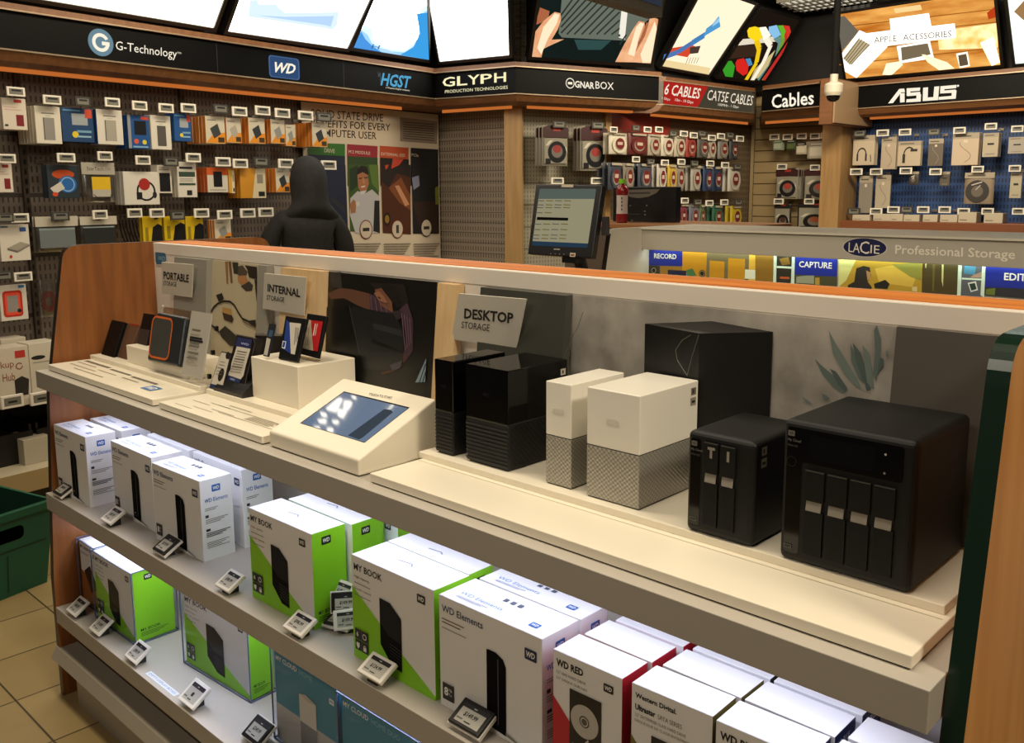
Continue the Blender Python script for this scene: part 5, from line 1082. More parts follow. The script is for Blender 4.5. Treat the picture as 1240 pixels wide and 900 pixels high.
fc.ptext('RECORD', (620 + 690 / 4, 200 + 451 / 4), (620 + 798 / 4, 200 + 456 / 4), (620 + 690 / 4, 200 + 427 / 4), WHITE, .02)
k9([(-60, 435), (28, 440), (28, 600), (-60, 590)], M('#8f6a1e', .5)); k9([(30, 435), (44, 436), (40, 590), (26, 590)], M('#d8f0e0', .4)); k9([(44, 436), (118, 440), (116, 600), (42, 590)], M('#2c2a20', .5)); k9([(44, 488), (118, 492), (118, 502), (44, 498)], M('#d8f0e0', .4)); k9([(55, 455), (100, 445), (110, 480), (70, 485)], M('#8a6a28', .5)); k9([(60, 540), (105, 542), (105, 552), (60, 550)], M('#c8642a', .5)); k9([(118, 440), (132, 441), (128, 600), (112, 590)], M('#d8f0e0', .4))
k9([(132, 441), (338, 450), (336, 610), (130, 600)], M('#4a4a30', .5)); k9([(132, 441), (338, 450), (336, 540), (132, 530)], BLUE); k9([(140, 540), (190, 535), (225, 535), (225, 575), (138, 570)], M('#9aa088', .5)); k9([(230, 545), (252, 545), (252, 580), (230, 578)], M('#b8983a', .5))
fc.ptext('CAPTURE', (930 + 152 / 4, 200 + 494 / 4), (930 + 311 / 4, 200 + 502 / 4), (930 + 153 / 4, 200 + 465 / 4), WHITE, .02)
k9([(346, 450), (750, 470), (746, 620), (343, 600)], M('#b8962e', .5)); k9([(346, 450), (430, 455), (380, 560), (343, 590)], M('#d6d68c', .5)); k9([(520, 500), (640, 480), (730, 520), (700, 590), (540, 570)], M('#d8b64a', .5)); k9([(600, 480), (746, 470), (746, 560), (690, 540)], M('#8c8a3a', .5)); k9([(430, 500), (465, 488), (495, 495), (502, 535), (485, 565), (505, 590), (500, 615), (385, 610), (390, 580), (420, 565)], M('#2a2620', .5)); k9([(478, 510), (500, 520), (500, 545), (484, 560)], M('#b08a5a', .5)); k9([(515, 575), (570, 555), (592, 575), (580, 600), (520, 596)], M('#1c1a14', .5)); k9([(700, 590), (725, 588), (725, 612), (700, 610)], M('#d8c88a', .5))
k9([(752, 470), (922, 478), (918, 630), (748, 620)], M('#4a3f1c', .5)); k9([(845, 476), (854, 476), (850, 590), (843, 560)], M('#c8c88a', .5)); k9([(765, 472), (772, 472), (768, 500), (764, 495)], M('#b8b87a', .5)); k9([(800, 480), (812, 480), (806, 610), (798, 610)], M('#6a5a2a', .5))
k9([(925, 478), (942, 479), (936, 640), (918, 630)], M('#d8f0e0', .4)); k9([(942, 480), (1040, 486), (1036, 640), (936, 630)], M('#5a5f68', .5)); k9([(942, 545), (1040, 550), (1040, 558), (942, 553)], M('#d8f0e0', .4)); k9([(955, 486), (1010, 492), (1005, 532), (950, 525)], M('#4f90b8', .4)); k9([(1000, 530), (1040, 515), (1040, 545), (980, 545)], M('#b09080', .5)); k9([(970, 570), (1010, 562), (1020, 605), (985, 615)], M('#dfe4e0', .4)); k9([(977, 575), (1005, 570), (1013, 600), (988, 608)], M('#2a4038', .4)); k9([(1040, 486), (1056, 487), (1050, 640), (1032, 630)], M('#d8f0e0', .4))
k9([(1058, 488), (1300, 500), (1300, 600), (1054, 590)], BLUE); k9([(1054, 590), (1300, 600), (1300, 650), (1050, 630)], M('#2c2c34', .5)); k9([(1060, 600), (1105, 595), (1100, 630), (1056, 625)], M('#6a7a34', .5))
fc.rect(1.93, .05, 2.98, .30, M('#5a5a48', .5)); fc.rect(1.98, .05, 2.25, .26, M('#8a7a3a', .5)); fc.rect(2.32, .05, 2.7, .29, M('#b8962e', .5)); fc.rect(2.76, .05, 2.92, .22, M('#3a4a5a', .5))
fc.ptext('EDIT', (930 + 1146 / 4, 200 + 556 / 4), (930 + 1252 / 4, 200 + 562 / 4), (930 + 1148 / 4, 200 + 521 / 4), WHITE, .02)
mb.build('picture_strip', lac, org=LO)

# ------------------------------------------------------------------ service desk, monitor, bottle, black case
DY = 3.95; zd = onz(745, 272, 1.37).z
a = ony(684, 272, DY); e = ony(885, 270, DY); zd = (a.z + e.z) / 2 - .002
DO = Vector(((a.x + e.x) / 2, DY + .3, 0))
t = thing('service_desk', 'brown service desk with a raised top behind the lit display unit', 'desk', DO)
b = MB(); b.box((a.x, DY, 0), (e.x, DY + .6, zd - .025), M('#564a3e', .5)); b.build('body', t, org=DO)
b = MB(); b.box((a.x - .01, DY - .015, zd - .025), (e.x + .01, DY + .61, zd), M('#8d5f38', .4)); b.build('desk_top', t, org=DO, bevel=.003)
b = MB(); b.box((-3.35, 3.02, .86), (-2.56, DY - .001, .90), M('#8d5f38', .4)); b.box((-3.33, 3.06, 0), (-2.58, DY - .001, .86), M('#564a3e', .5)); b.build('lower_counter', t, org=DO)
q6 = o(620, 180, 6)
t, mb, fc, pts, n = slab('touch_monitor', 'black point-of-sale monitor showing a pale form, tilted back behind the front display', 'monitor', [q6(112, 766), q6(578, 798), q6(656, 262), q6(172, 258)], 3.05, 1.262, .2, .035, M('#17161a', .35), None, .006)
c = t.location.copy()
SCRN = EM('#c4bc98', .5)
fc.ppoly([q6(146, 704), q6(548, 722), q6(612, 292), q6(203, 292)], SCRN); fc.ppoly([q6(190, 366), q6(600, 366), q6(612, 292), q6(203, 292)], EM('#7d8a80', .42)); fc.ppoly([q6(146, 704), q6(548, 722), q6(554, 690), q6(151, 672)], EM('#3a5670', .4)); fc.ppoly([q6(180, 519), q6(408, 524), q6(410, 503), q6(183, 497)], EM('#22201c', .3))
for r_, c_ in ((375, 4), (405, 4), (425, 4), (462, 2), (545, 4), (585, 4), (625, 4), (650, 4)):
    for k in range(c_): fc.ppoly([q6(185 + k * 65 - (r_ - 375) * .12, r_), q6(235 + k * 65 - (r_ - 375) * .12, r_ + 2), q6(235 + k * 65 - (r_ - 375) * .12, r_ + 9), q6(185 + k * 65 - (r_ - 375) * .12, r_ + 7)], EM('#a38f4a' if k % 2 else '#8d8a78', .4))
mb.build('screen', t, org=c)
mb = MB(); f2 = Face(mb, fc.O, fc.U, fc.V, .0012); f2.ppoly([q6(360, 280), q6(446, 282), q6(448, 262), q6(364, 260)], M('#b8aa96', .5)); f2.ppoly([q6(420, 785), q6(460, 788), q6(464, 760), q6(424, 757)], M('#c8bca8', .5)); f2.ppoly([q6(426, 780), q6(454, 782), q6(457, 768), q6(429, 766)], M('#7a4a48', .5)); f2.ppoly([q6(304, 736), q6(350, 738), q6(351, 728), q6(306, 726)], M('#8d867a', .5))
for k in range(4): f2.ppoly([q6(280 + k * 32, 768 + k), q6(286 + k * 32, 769 + k), q6(287 + k * 32, 762 + k), q6(281 + k * 32, 761 + k)], M('#8d867a', .5))
mb.build('bezel_marks', t, org=c)
mid = (pts[0] + pts[1]) / 2
b = MB(); b.tube([(mid.x, mid.y + .10, 1.36), (mid.x, mid.y + .16, 1.2), (mid.x, mid.y + .18, .93), (mid.x, mid.y + .18, .90)], .03, M('#141316', .4), 10); b.lathe([(.0, .03), (.12, .02), (.13, .0), (.0, 0)], M('#141316', .4), 20, c=(mid.x, mid.y + .18, .9005)); b.build('stand', t, org=c)
b = MB(); b.box((mid.x + .02, mid.y + .0, 1.235), (mid.x + .10, mid.y + .05, 1.26), BLACK); b.build('card_reader', t, org=c)
b = MB(); p = (pts[1] + pts[2]) / 2; b.box((p.x + .002, p.y + .03, p.z - .06), (p.x + .022, p.y + .06, p.z + .02), M('#3a393c', .3)); b.build('side_reader', t, org=c)
p = ony(753, 272, DY + .10)
PLB = M('#7a1a1c', .15); t = thing('drink_bottle', 'small drink bottle with red juice and a green cap on the service desk', 'bottle', (p.x, DY + .10, zd))
sc_ = .228 / .23
b = MB(); b.lathe([(0, .0), (.027, .0), (.031, .006), (.032, .03), (.030, .04), (.031, .05)], PLB, 24); b.lathe([(.031, .15), (.0335, .165), (.034, .182), (.028, .198), (.015, .208), (.0145, .213), (0, .213)], PLB, 24); b.build('bottle_body', t, smooth=True)
b = MB(); b.lathe([(.0312, .05), (.030, .10), (.0315, .15)], M('#b8aaa2', .45), 24); fc = Face(b, (.012, -.0312, .06), (.9, .43, 0), (0, 0, 1), .0); [fc.rect(.004, .008 + k * .02, .011, .02 + k * .02, M('#3a3a3a', .5)) for k in range(4)]; b.build('wrap_label', t, smooth=True)
b = MB(); b.lathe([(.0145, .2125), (.0185, .213), (.0185, .236), (.0165, .238), (0, .238)], M('#79b821', .4), 24); b.build('cap', t)
p0 = ony(757, 274, DY + .28); p1 = ony(819, 226, DY + .28)
t = thing('black_case', 'black equipment case with a pale arc on its front, beside the drink bottle', 'equipment case', ((p0.x + p1.x) / 2, DY + .28, zd))
b = MB(); b.box((p0.x - .09, DY + .28, zd), (p1.x, DY + .33, p1.z), M('#0d0c0d', .3)); b.build('case_body', t, org=t.location, bevel=.004)
mb = MB(); fc = Face(mb, (p0.x, DY + .28, zd), (1, 0, 0), (0, 0, 1), .0008); fc.ppoly([q6(832, 300), q6(1076, 294), q6(1050, 322), q6(990, 350), q6(920, 360), q6(860, 352), q6(832, 335)], M('#5a5348', .4)); fc.ppoly([q6(850, 318), q6(1005, 316), q6(1003, 328), q6(850, 332)], M('#2a2622', .5)); [fc.ppoly([q6(a_, b_), q6(a_ + 10, b_), q6(a_ + 10, b_ + 10), q6(a_, b_ + 10)], M('#6a655c', .4)) for a_, b_ in ((855, 410), (868, 518), (960, 450), (962, 475), (975, 408))]; fc.ppoly([q6(832, 476), q6(930, 474), q6(930, 479), q6(832, 481)], M('#3a3733', .4)); mb.build('front_marks', t, org=t.location)

# ------------------------------------------------------------------ hanging goods
ORD = ['first', 'second', 'third', 'fourth', 'fifth', 'sixth', 'seventh', 'eighth', 'ninth', 'tenth', 'eleventh', 'twelfth', 'thirteenth', 'fourteenth']
WIRE = M('#8f8678', .35, .7); TAGF = M('#ece5d6', .45); TAGD = M('#3a3835', .45); LCDB = M('#77756a', .4)
def hook(label, A, d, off, px, py, wpx=20, hpx=11, dark=False, group=None):
    """wire peg hook reaching `off` from the wall, price tag on its end at the pixel"""
    n = Vector((d.y, -d.x, 0)); p = onpl(px, py, A + n * off, n); s_ = off
    t = thing('peg_hook', label, 'hook', p, math.atan2(d.y, d.x), group)
    b = MB(); b.tube([(0, off - .002, -.012), (0, .012, -.012), (0, .002, -.006)], .0026, WIRE, 6); b.box((-.02, off - .012, -.022), (.02, off - .002, -.002), WIRE); b.build('wire', t)
    e = (onpl(px + wpx / 2, py, A + n * off, n) - onpl(px - wpx / 2, py, A + n * off, n)).length; h = abs(onpl(px, py - hpx / 2, A + n * off, n).z - onpl(px, py + hpx / 2, A + n * off, n).z)
    b = MB(); b.box((-e / 2, -.004, -h / 2), (e / 2, .004, h / 2), TAGD if dark else TAGF); tg = b.build('tag', t, bevel=.0012)
    b = MB(); fc = Face(b, (-e / 2, -.004, -h / 2), (1, 0, 0), (0, 0, 1), .0006); fc.rect(e * .12, h * .18, e * .88, h * .82, LCDB); fc.rect(e * .25, h * .52, e * .78, h * .74, INK); b.build('tag_screen', tg)
    return t
def hang(name, cat, label, A, d, off, rect, fn, n=1, sp=.02, th=.016, m=CARTON, side_m=None, group=None, back=None, yaw=0.0, part='box', pouch=False):
    """goods filling the pixel rectangle, the front one hanging `off` from the wall, n-1 more behind it"""
    nn = Vector((d.y, -d.x, 0)); x0, y0, x1, y1 = rect; P0 = A + nn * off
    ym = (y0 + y1) / 2; L = onpl(x0, ym, P0, nn); R_ = onpl(x1, ym, P0, nn); xm = (x0 + x1) / 2
    top, bot = onpl(xm, y0, P0, nn).z, onpl(xm, y1, P0, nn).z; w_ = (R_ - L).length; h = top - bot
    t = thing(name, label, cat, (L.x, L.y, bot), math.atan2(d.y, d.x) + yaw, group)
    b = MB()
    if pouch:
        k = 7; pr = []
        for i in range(k): 
            a_ = i / (k - 1); pr.append((a_, .003 + th / 2 * (sin(pi * a_) ** .6)))
        fr = [(w_ * a_, -q_) for a_, q_ in pr]; bk = [(w_ * a_, q_) for a_, q_ in pr][::-1]
        ring = fr + bk
        def lvl(z, s_): return [(x, y * s_, z) for x, y in ring]
        zs = [(0, .3), (h * .08, .9), (h * .4, 1), (h * .8, .7), (h, .15)]
        for (za, sa), (zb_, sb) in zip(zs, zs[1:]):
            lo, hi = lvl(za, sa), lvl(zb_, sb); N = len(ring)
            for i in range(N): b.face([lo[i], lo[(i + 1) % N], hi[(i + 1) % N], hi[i]], m)
        o1 = b.build(part, t, weld=True, smooth=True)
    else:
        b.box((0, 0, 0), (w_, th, h), m, left=side_m or m, right=side_m or m); o1 = b.build(part, t, bevel=.0015)
    if fn:
        mb = MB(); fn(Face(mb, (0, -(th / 2 + .004 if pouch else 0), 0), (1, 0, 0), (0, 0, 1), .0006), w_, h); mb.build('card' if pouch else 'front_print', t)
    for k in range(1, n):
        c_ = copy_tree(t); q_ = Vector((L.x, L.y, bot)) - nn * sp * k; c_.location = q_; c_.rotation_euler.z += random.uniform(-.05, .05)
        c_['label'] = back or ' '.join((label.replace('front ', '').split(' on the ')[0] + ' behind the front one, ' + label.split(' on the ')[-1]).split()[:16]); 
        c_['group'] = 'goods behind the ' + label.replace('front ', '')
    return t
PG = M('#55524c', .35)
def f_white(dev='#8d8a84', dark=False):
    def f(fc, w, h):
        fc.rect(w * .30, h * .10, w * .74, h * .70, M(dev, .4)); fc.rect(w * .30, h * .10, w * .34, h * .70, M('#5a5751', .4)); fc.rect(w * .25, h * .80, w * .75, h * .83, M('#7a766e', .5)); fc.rect(w * .40, h * .74, w * .60, h * .755, M('#a8a498', .5))
    return f
def f_blue(fc, w, h):
    fc.rect(w * .32, h * .50, w * .82, h * .84, M('#9aa0a4', .4)); fc.rect(w * .74, h * .72, w * .96, h * .98, M('#c8482a', .5)); fc.ell(w * .40, h * .22, w * .10, w * .10, M('#d8c02a', .5)); fc.rect(w * .45, h * .28, w * .92, h * .35, M('#6d9ab8', .5)); fc.rect(w * .45, h * .14, w * .9, h * .19, M('#8fb4cc', .5)); fc.rect(w * .05, h * .9, w * .6, h * .95, M('#5d8ab0', .5))
def f_blue2(fc, w, h):
    fc.rect(0, 0, w * .14, h, M('#8d8f90', .5)); fc.rect(w * .30, h * .42, w * .85, h * .84, M('#1b1d22', .35)); fc.ell(w * .36, h * .22, w * .11, w * .11, M('#d0553a', .5)); fc.ell(w * .74, h * .2, w * .10, w * .10, M('#d8c02a', .5)); fc.rect(w * .2, h * .03, w * .9, h * .08, M('#7aa4c8', .5)); fc.rect(w * .62, h * .88, w * .96, h * .97, M('#c8482a', .5))
def f_orange(dev='#3a3f40'):
    def f(fc, w, h):
        fc.poly([(0, h * .02), (w * .38, h * .36), (w, h * .42), (w, h * .02)], M('#d98a1c', .5)); fc.poly([(w * .22, h * .55), (w * .62, h * .74), (w * .78, h * .36), (w * .42, h * .18)], M(dev, .4)); fc.rect(w * .62, h * .05, w * .95, h * .24, M('#3a2c1a', .5)); fc.rect(w * .1, h * .84, w * .55, h * .88, M('#8a8274', .5))
    return f
def f_red(fc, w, h):
    fc.rect(w * .55, h * .12, w * .86, h * .48, M('#7a1c20', .45)); fc.rect(w * .5, h * .86, w * .82, h * .96, M('#a83028', .5)); fc.rect(w * .08, h * .62, w * .8, h * .64, M('#c89a94', .5)); fc.rect(w * .08, h * .70, w * .6, h * .72, M('#c89a94', .5)); fc.rect(w * .06, h * .1, w * .2, h * .16, INK)
def f_lared(fc, w, h):
    fc.rrect(w * .10, h * .10, w * .82, h * .84, w * .12, M('#b8321f', .4)); fc.rrect(w * .18, h * .16, w * .74, h * .78, w * .08, M('#e0503a', .4)); fc.rect(w * .26, h * .24, w * .66, h * .70, M('#8f8a84', .4)); fc.ell(w * .68, h * .26, w * .08, w * .08, INK); fc.rect(w * .70, h * .90, w * .92, h * .98, M('#3f78a8', .5))
def f_slip(fc, w, h):
    fc.rect(w * .05, h * .92, w * .3, h * .97, M('#5a6a78', .5)); fc.rect(w * .68, h * .80, w * .9, h * .92, M('#2f4f88', .5)); fc.poly([(w * .22, h * .36), (w * .68, h * .52), (w * .98, h * .44), (w * .55, h * .28)], M('#a39c8e', .4)); fc.poly([(w * .22, h * .36), (w * .55, h * .28), (w * .55, h * .22), (w * .22, h * .31)], M('#6d685e', .4)); fc.poly([(w * .55, h * .28), (w * .98, h * .44), (w * .98, h * .39), (w * .55, h * .22)], M('#857f73', .4)); fc.ell(w * .32, h * .12, w * .05, w * .06, M('#b83a2a', .5))
def f_dark(fc, w, h): fc.rect(w * .12, h * .06, w * .88, h * .72, M('#191a1c', .35)); fc.rect(w * .1, h * .82, w * .8, h * .86, M('#8a857a', .5)); fc.rect(w * .1, h * .90, w * .55, h * .93, M('#a8a294', .5))
def f_list(fc, w, h): fc.rect(w * .12, h * .80, w * .8, h * .86, INK); fc.rect(w * .08, h * .58, w * .92, h * .72, M('#2f4434', .5)); fc.rect(w * .08, h * .34, w * .92, h * .40, M('#2f4434', .5)); [fc.rect(w * .1, h * (.44 + .04 * k), w * .8, h * (.455 + .04 * k), M('#8a857a', .5)) for k in range(3)]; fc.rect(w * .45, h * .06, w * .72, h * .2, INK)
def f_orred(fc, w, h): fc.rect(0, h * .70, w, h, M('#c4561c', .5)); fc.rect(w * .30, h * .22, w * .72, h * .84, M('#16171a', .35)); fc.rect(w * .1, h * .08, w * .9, h * .12, M('#9a9488', .5))
def f_plainor(fc, w, h): fc.poly([(w * .45, 0), (w, 0), (w, h), (w * .62, h)], M('#d0c4a4', .5)); fc.rect(w * .66, h * .5, w * .9, h * .8, M('#8a8478', .4)); fc.rect(w * .7, h * .06, w * .95, h * .22, INK)
def f_yellow(fc, w, h): fc.poly([(w * .38, 0), (w, 0), (w, h * .66), (w * .80, h * .74), (w * .52, h * .62)], M('#17171a', .35)); fc.rect(w * .12, h * .1, w * .28, h * .62, M('#8a7a10', .5)); fc.ell(w * .72, h * .92, w * .12, h * .03, M('#2a2a20', .5))
def f_disc(fc, w, h): fc.ell(w * .5, h * .72, w * .36, h * .14, M('#b5481c', .45)); fc.ell(w * .62, h * .42, w * .30, h * .26, M('#2d66a8', .35)); fc.ring(w * .62, h * .42, w * .20, w * .23, M('#8fb4d8', .4), 20); fc.poly([(w * .05, h * .30), (w * .40, h * .50), (w * .52, h * .30), (w * .2, h * .12)], M('#c9c4b8', .45)); fc.ell(w * .2, h * .12, w * .09, w * .07, M('#c8482a', .5)); fc.rect(w * .1, h * .86, w * .7, h * .96, M('#26262a', .5))
def f_startech(fc, w, h): fc.rect(0, h * .70, w, h, M('#a59f92', .5)); fc.text('StarTech', w * .16, h * .80, h * .09, INK, w * .5); fc.text('.com', w * .67, h * .80, h * .07, M('#6a655a', .5), w * .2); fc.rect(w * .28, h * .14, w * .84, h * .64, M('#d6b01c', .5)); fc.rect(w * .28, h * .14, w * .84, h * .32, M('#b0aa9c', .5)); fc.line([(w * .3, h * .2), (w * .5, h * .06), (w * .8, h * .1), (w * .84, h * .2)], .004, INK)
def f_redcable(fc, w, h): fc.ring(w * .62, h * .42, w * .22, w * .27, M('#1c1718', .4), 22); fc.ell(w * .58, h * .62, w * .16, w * .16, M('#a02a24', .4)); fc.rect(w * .34, h * .16, w * .50, h * .38, M('#1b191a', .4)); fc.ell(w * .86, h * .3, w * .06, w * .09, INK)
def f_bag(col='#55585a'):
    def f(fc, w, h): fc.rect(0, h * .72, w, h, M('#bdb6a6', .5)); fc.rect(w * .08, h * .12, w * .92, h * .68, M(col, .4)); fc.rect(w * .08, h * .62, w * .92, h * .66, M('#8fa0a0', .4)); fc.ell(w * .5, h * .9, w * .08, h * .04, M('#55503f', .5))
    return f
BAGM = CLEAR('clear_poly_bag', '#d6d2c8', .22, .25)
A = PW; d = DLv; LG = 'boxed drives hanging on the left wall'
row1 = [((3, 119, 32, 157), f_red, '#d8cdbd', 'white and red box', 3, '#d8cdbd'), ((43, 129, 73.5, 174), f_white('#8f8b85'), '#d9d2c2', 'white box with a silver drive picture', 6, '#cfc6b2'), ((75, 131, 113, 172), f_blue, '#1c3f6a', 'navy box with a yellow dot', 4, '#1c3f6a'), ((117.5, 133, 149, 175), f_white('#a39d90'), '#d4cec2', 'tilted white box with a pale picture', 3, '#1d4f86'), ((155, 140, 181, 180), f_blue2, '#1d4f8c', 'bright blue box with two round dots', 4, '#1d4f8c'), ((183, 140, 207.5, 181), f_white('#55524e'), '#d6d0c2', 'white box with a dark drive picture', 2, '#cfc8b8'), ((211, 138, 232, 171), f_blue, '#1d4f8c', 'small blue box with an orange corner', 3, '#1d4f8c'),
        ((249, 141, 272, 174), f_orange(), '#c8c0ac', 'leftmost orange and grey box', 6, '#c8741a'), ((274, 143, 292, 173), f_orange('#a8a294'), '#c8c0ac', 'orange and grey box with a pale device', 5, '#c8741a'), ((301, 143, 321, 174), f_orange('#2a3034'), '#c8c0ac', 'orange and grey box with a black device', 4, '#c8741a'), ((328, 145, 345, 174), f_orange('#8a8c88'), '#c8c0ac', 'narrow orange and grey box', 3, '#c8741a'), ((346, 151, 358, 177), f_orange('#8a8c88'), '#c8c0ac', 'short orange and grey box', 2, '#c8741a'), ((378, 149, 396, 178), f_orange('#2a3034'), '#c8c0ac', 'orange and grey box hanging over the poster', 7, '#c8741a')]
for r_, fn, mm, nm, n, sm in row1:
    hang('drive_box', 'box', 'front ' + nm + ' on the top row, left wall', A, d, .24, r_, fn, min(n, 6), .0315, .030, M(mm, .45), M(sm, .45), LG, yaw=random.uniform(-.03, .03))
row2 = [((-8, 198, 15, 233), f_red, '#d8cdbd', 'white and red box', 2, '#d8cdbd', 0), ((58, 200, 96, 240), f_disc, '#26323a', 'dark blister pack with a blue disc', 2, '#2a3a44', 0), ((98, 197, 138, 245), f_startech, '', 'clear bag with a pale header and yellow label', 1, '', 1), ((150, 208, 192, 248), f_redcable, '#d2cdc2', 'white pouch with a coiled black cable picture', 3, '#d2cdc2', 0), ((191, 200, 208, 234), f_dark, '#cfc8ba', 'white card with a dark enclosure', 2, '#cfc8ba', 0), ((215, 196, 238, 239), f_list, '#d2ccc0', 'white box with green bars and a barcode', 2, '#cfc8ba', 0), ((251, 203, 276, 233), f_orred, '#c9c2b4', 'white and orange-red box', 5, '#b8561f', 0), ((277, 206, 284, 234), f_plainor, '#c89a3a', 'narrow orange and navy box', 2, '#b87a1f', 0), ((291, 204, 321, 240), f_plainor, '#c58a2a', 'broad orange box with a pale panel', 4, '#b87a1f', 0), ((334, 204, 351, 233), f_orange('#2a3034'), '#c8c0ac', 'orange and grey box beside the hooded person', 5, '#c8741a', 0)]
for r_, fn, mm, nm, n, sm, pouch in row2:
    hang('drive_box' if not pouch else 'cable_bag', 'box' if not pouch else 'bag', 'front ' + nm + ' on the second row, left wall', A, d, .24, r_, fn, min(n, 6), .0315, .030 if not pouch else .02, M(mm, .45) if mm else BAGM, M(sm, .45) if sm else None, LG, yaw=random.uniform(-.03, .03), pouch=bool(pouch), part='bag' if pouch else 'box')
row3 = [((0, 272, 36, 316), f_slip, '#d8d2c4', 'white box with a flat optical drive picture', 1, '#cfc8b8', 0), ((42, 262, 93, 305), f_bag('#6d7476'), '', 'clear bag with a grey sleeve', 2, '', 1), ((96, 262, 140, 298), f_bag('#26282a'), '', 'clear bag with a black sleeve', 2, '', 1), ((173, 262, 196, 297), f_yellow, '#cfae12', 'left yellow pack of three', 2, '#b8980f', 0), ((199, 262, 224, 292), f_yellow, '#cfae12', 'middle yellow pack of three', 2, '#b8980f', 0), ((225, 262, 246, 294), f_yellow, '#cfae12', 'right yellow pack of three', 2, '#b8980f', 0), ((260, 266, 280, 293), f_orange('#8a8c88'), '#c8c0ac', 'orange and white box', 3, '#c8741a', 0)]
for r_, fn, mm, nm, n, sm, pouch in row3:
    hang('drive_box' if not pouch else 'cable_bag', 'box' if not pouch else 'bag', 'front ' + nm + ' on the third row, left wall', A, d, .24, r_, fn, n, .024, .018, M(mm, .45) if mm else BAGM, M(sm, .45) if sm else None, LG, yaw=random.uniform(-.03, .03), pouch=bool(pouch), part='bag' if pouch else 'box')
hang('drive_box', 'box', 'white box with a red rounded drive picture, fourth row of the left wall', A, d, .24, (0, 345, 33, 388), f_lared, 1, .02, .02, M('#d2ccc0', .45), None, LG)
hang('cable_bag', 'bag', 'clear bag of dark red cable low on the left wall beside the wooden end panel', A, d, .2, (47, 338, 68, 384), lambda fc, w, h: [fc.ring(w * .5, h * .42, w * (.20 + .08 * k), w * (.25 + .08 * k), M('#5a1f1f', .4), 20, asp=1.5) for k in range(3)], 1, .02, .02, BAGM, None, LG, pouch=True, part='bag')
# loose dark cables hanging
b = MB(); n_ = NLv
for k in range(6):
    pp = [onpl(146 + k * 4 + dx, yy, A + n_ * .2, n_) for dx, yy in ((-2, 266), (0, 278), (4, 290), (8, 300))]; b.tube(pp, .004, BLACK, 6)
tag(b.build('cable_bundle', None, org=onpl(150, 280, A + n_ * .2, n_)), 'bundle of thin black cables hanging left of the yellow packs', 'cable')
HG = 'peg hooks with price tags on the left wall'
for rn, lst in (('top', ((19, 111, 0), (63, 121, 0), (100, 123, 1), (136, 124, 0), (169, 128, 0), (201, 131, 0), (228, 131, 0), (267, 132, 1), (290, 135, 0), (318, 134, 0), (342, 137, 0), (370, 140, 0), (392, 142, 1))), ('second', ((8, 192, 0), (80, 191, 0), (127, 189, 0), (173, 194, 0), (207, 196, 1), (234, 191, 0), (270, 196, 0), (291, 198, 0), (316, 196, 1), (346, 198, 0), (398, 200, 0))), ('third', ((24, 264, 0), (73, 262, 1), (121, 260, 0), (163, 258, 0), (190, 258, 0), (215, 261, 1), (244, 258, 0), (272, 260, 0), (300, 258, 0), (322, 257, 0))), ('fourth', ((28, 335, 0), (4, 334, 1), (6, 264, 1)))):
    for k, (px, py, dk) in enumerate(lst):
        hook('%s price tag hook from the left, %s row of the left wall' % (ORD[k], rn), A, d, .28, px, py, 22 if px < 90 else 18, 11, bool(dk), HG)
# shelves low on the left wall
def wshelf(name, label, off, pxl, pxr, y_top, thick, s0, s1, m, lipm):
    n = NLv; P0 = PW + n * off; z = onpl(30, y_top, P0, n).z; a = PW + DLv * s0; c = PW + DLv * s1
    b = MB(); L = (c - a).length; b.box((0, -off, z - thick), (L, 0, z), m, front=lipm); ob = b.build(name, None, loc=(a.x, a.y, 0), rz=math.atan2(DLv.y, DLv.x), bevel=.002); tag(ob, label, 'shelf'); return z
zs1 = wshelf('wall_shelf', 'pale steel shelf holding backup drive boxes low on the left wall', .42, 0, 55, 482, .035, -1.2, .9, M('#b5ab98', .45), M('#c9c0ae', .45))
zs2 = wshelf('wall_shelf', 'lowest pale shelf of the left wall, above the green basket', .50, 0, 55, 572, .10, -1.2, .9, M('#c4b89c', .45), M('#a68f63', .5))
b = MB(); b.box((0, -.44, 0), (2.1, 0, zs2 - .101), M('#2a2520', .6)); a = PW - DLv * 1.2; tag(b.build('low_cabinet', None, loc=(a.x, a.y, 0), rz=math.atan2(DLv.y, DLv.x)), 'dark base cabinet under the lowest shelf of the left wall', 'cabinet')
def sbox(label, rect, off, fn, m, zz, th=.12):
    nn = NLv; P0 = PW + nn * off; L = onpl(rect[0], rect[3], P0, nn); R_ = onpl(rect[2], rect[3], P0, nn); zt_ = onpl((rect[0] + rect[2]) / 2, rect[1], P0, nn).z
    w_ = (R_ - L).length; h = zt_ - zz; t = thing('drive_box', label, 'box', (L.x, L.y, zz), math.atan2(DLv.y, DLv.x), 'backup drive boxes on the low shelf')
    b = MB(); b.box((0, 0, 0), (w_, th, h), m); b.build('carton', t, bevel=.002)
    if fn: mb = MB(); fn(Face(mb, (0, 0, 0), (1, 0, 0), (0, 0, 1), .0006), w_, h); mb.build('front_print', t)
def f_hub(fc, w, h):
    Rr = M('#8f4438', .5); fc.text('Backup', w * .02, h * .58, h * .17, Rr, w * .62); fc.text('Plus Hub', w * .02, h * .36, h * .15, Rr, w * .62); fc.rect(w * .68, h * .78, w * .92, h * .92, M('#b8342a', .5)); fc.ring(w * .76, h * .62, w * .06, w * .085, Rr, 16, .6, 2 * pi); fc.poly([(w * .62, h * .04), (w * .92, h * .04), (w * .96, h * .34), (w * .80, h * .42), (w * .62, h * .36)], M('#2c2a28', .4))
sbox('white Backup Plus Hub box on the low shelf at the left edge', (-14, 421, 38, 480), .40, f_hub, M('#cdc3b0', .45), zs1)
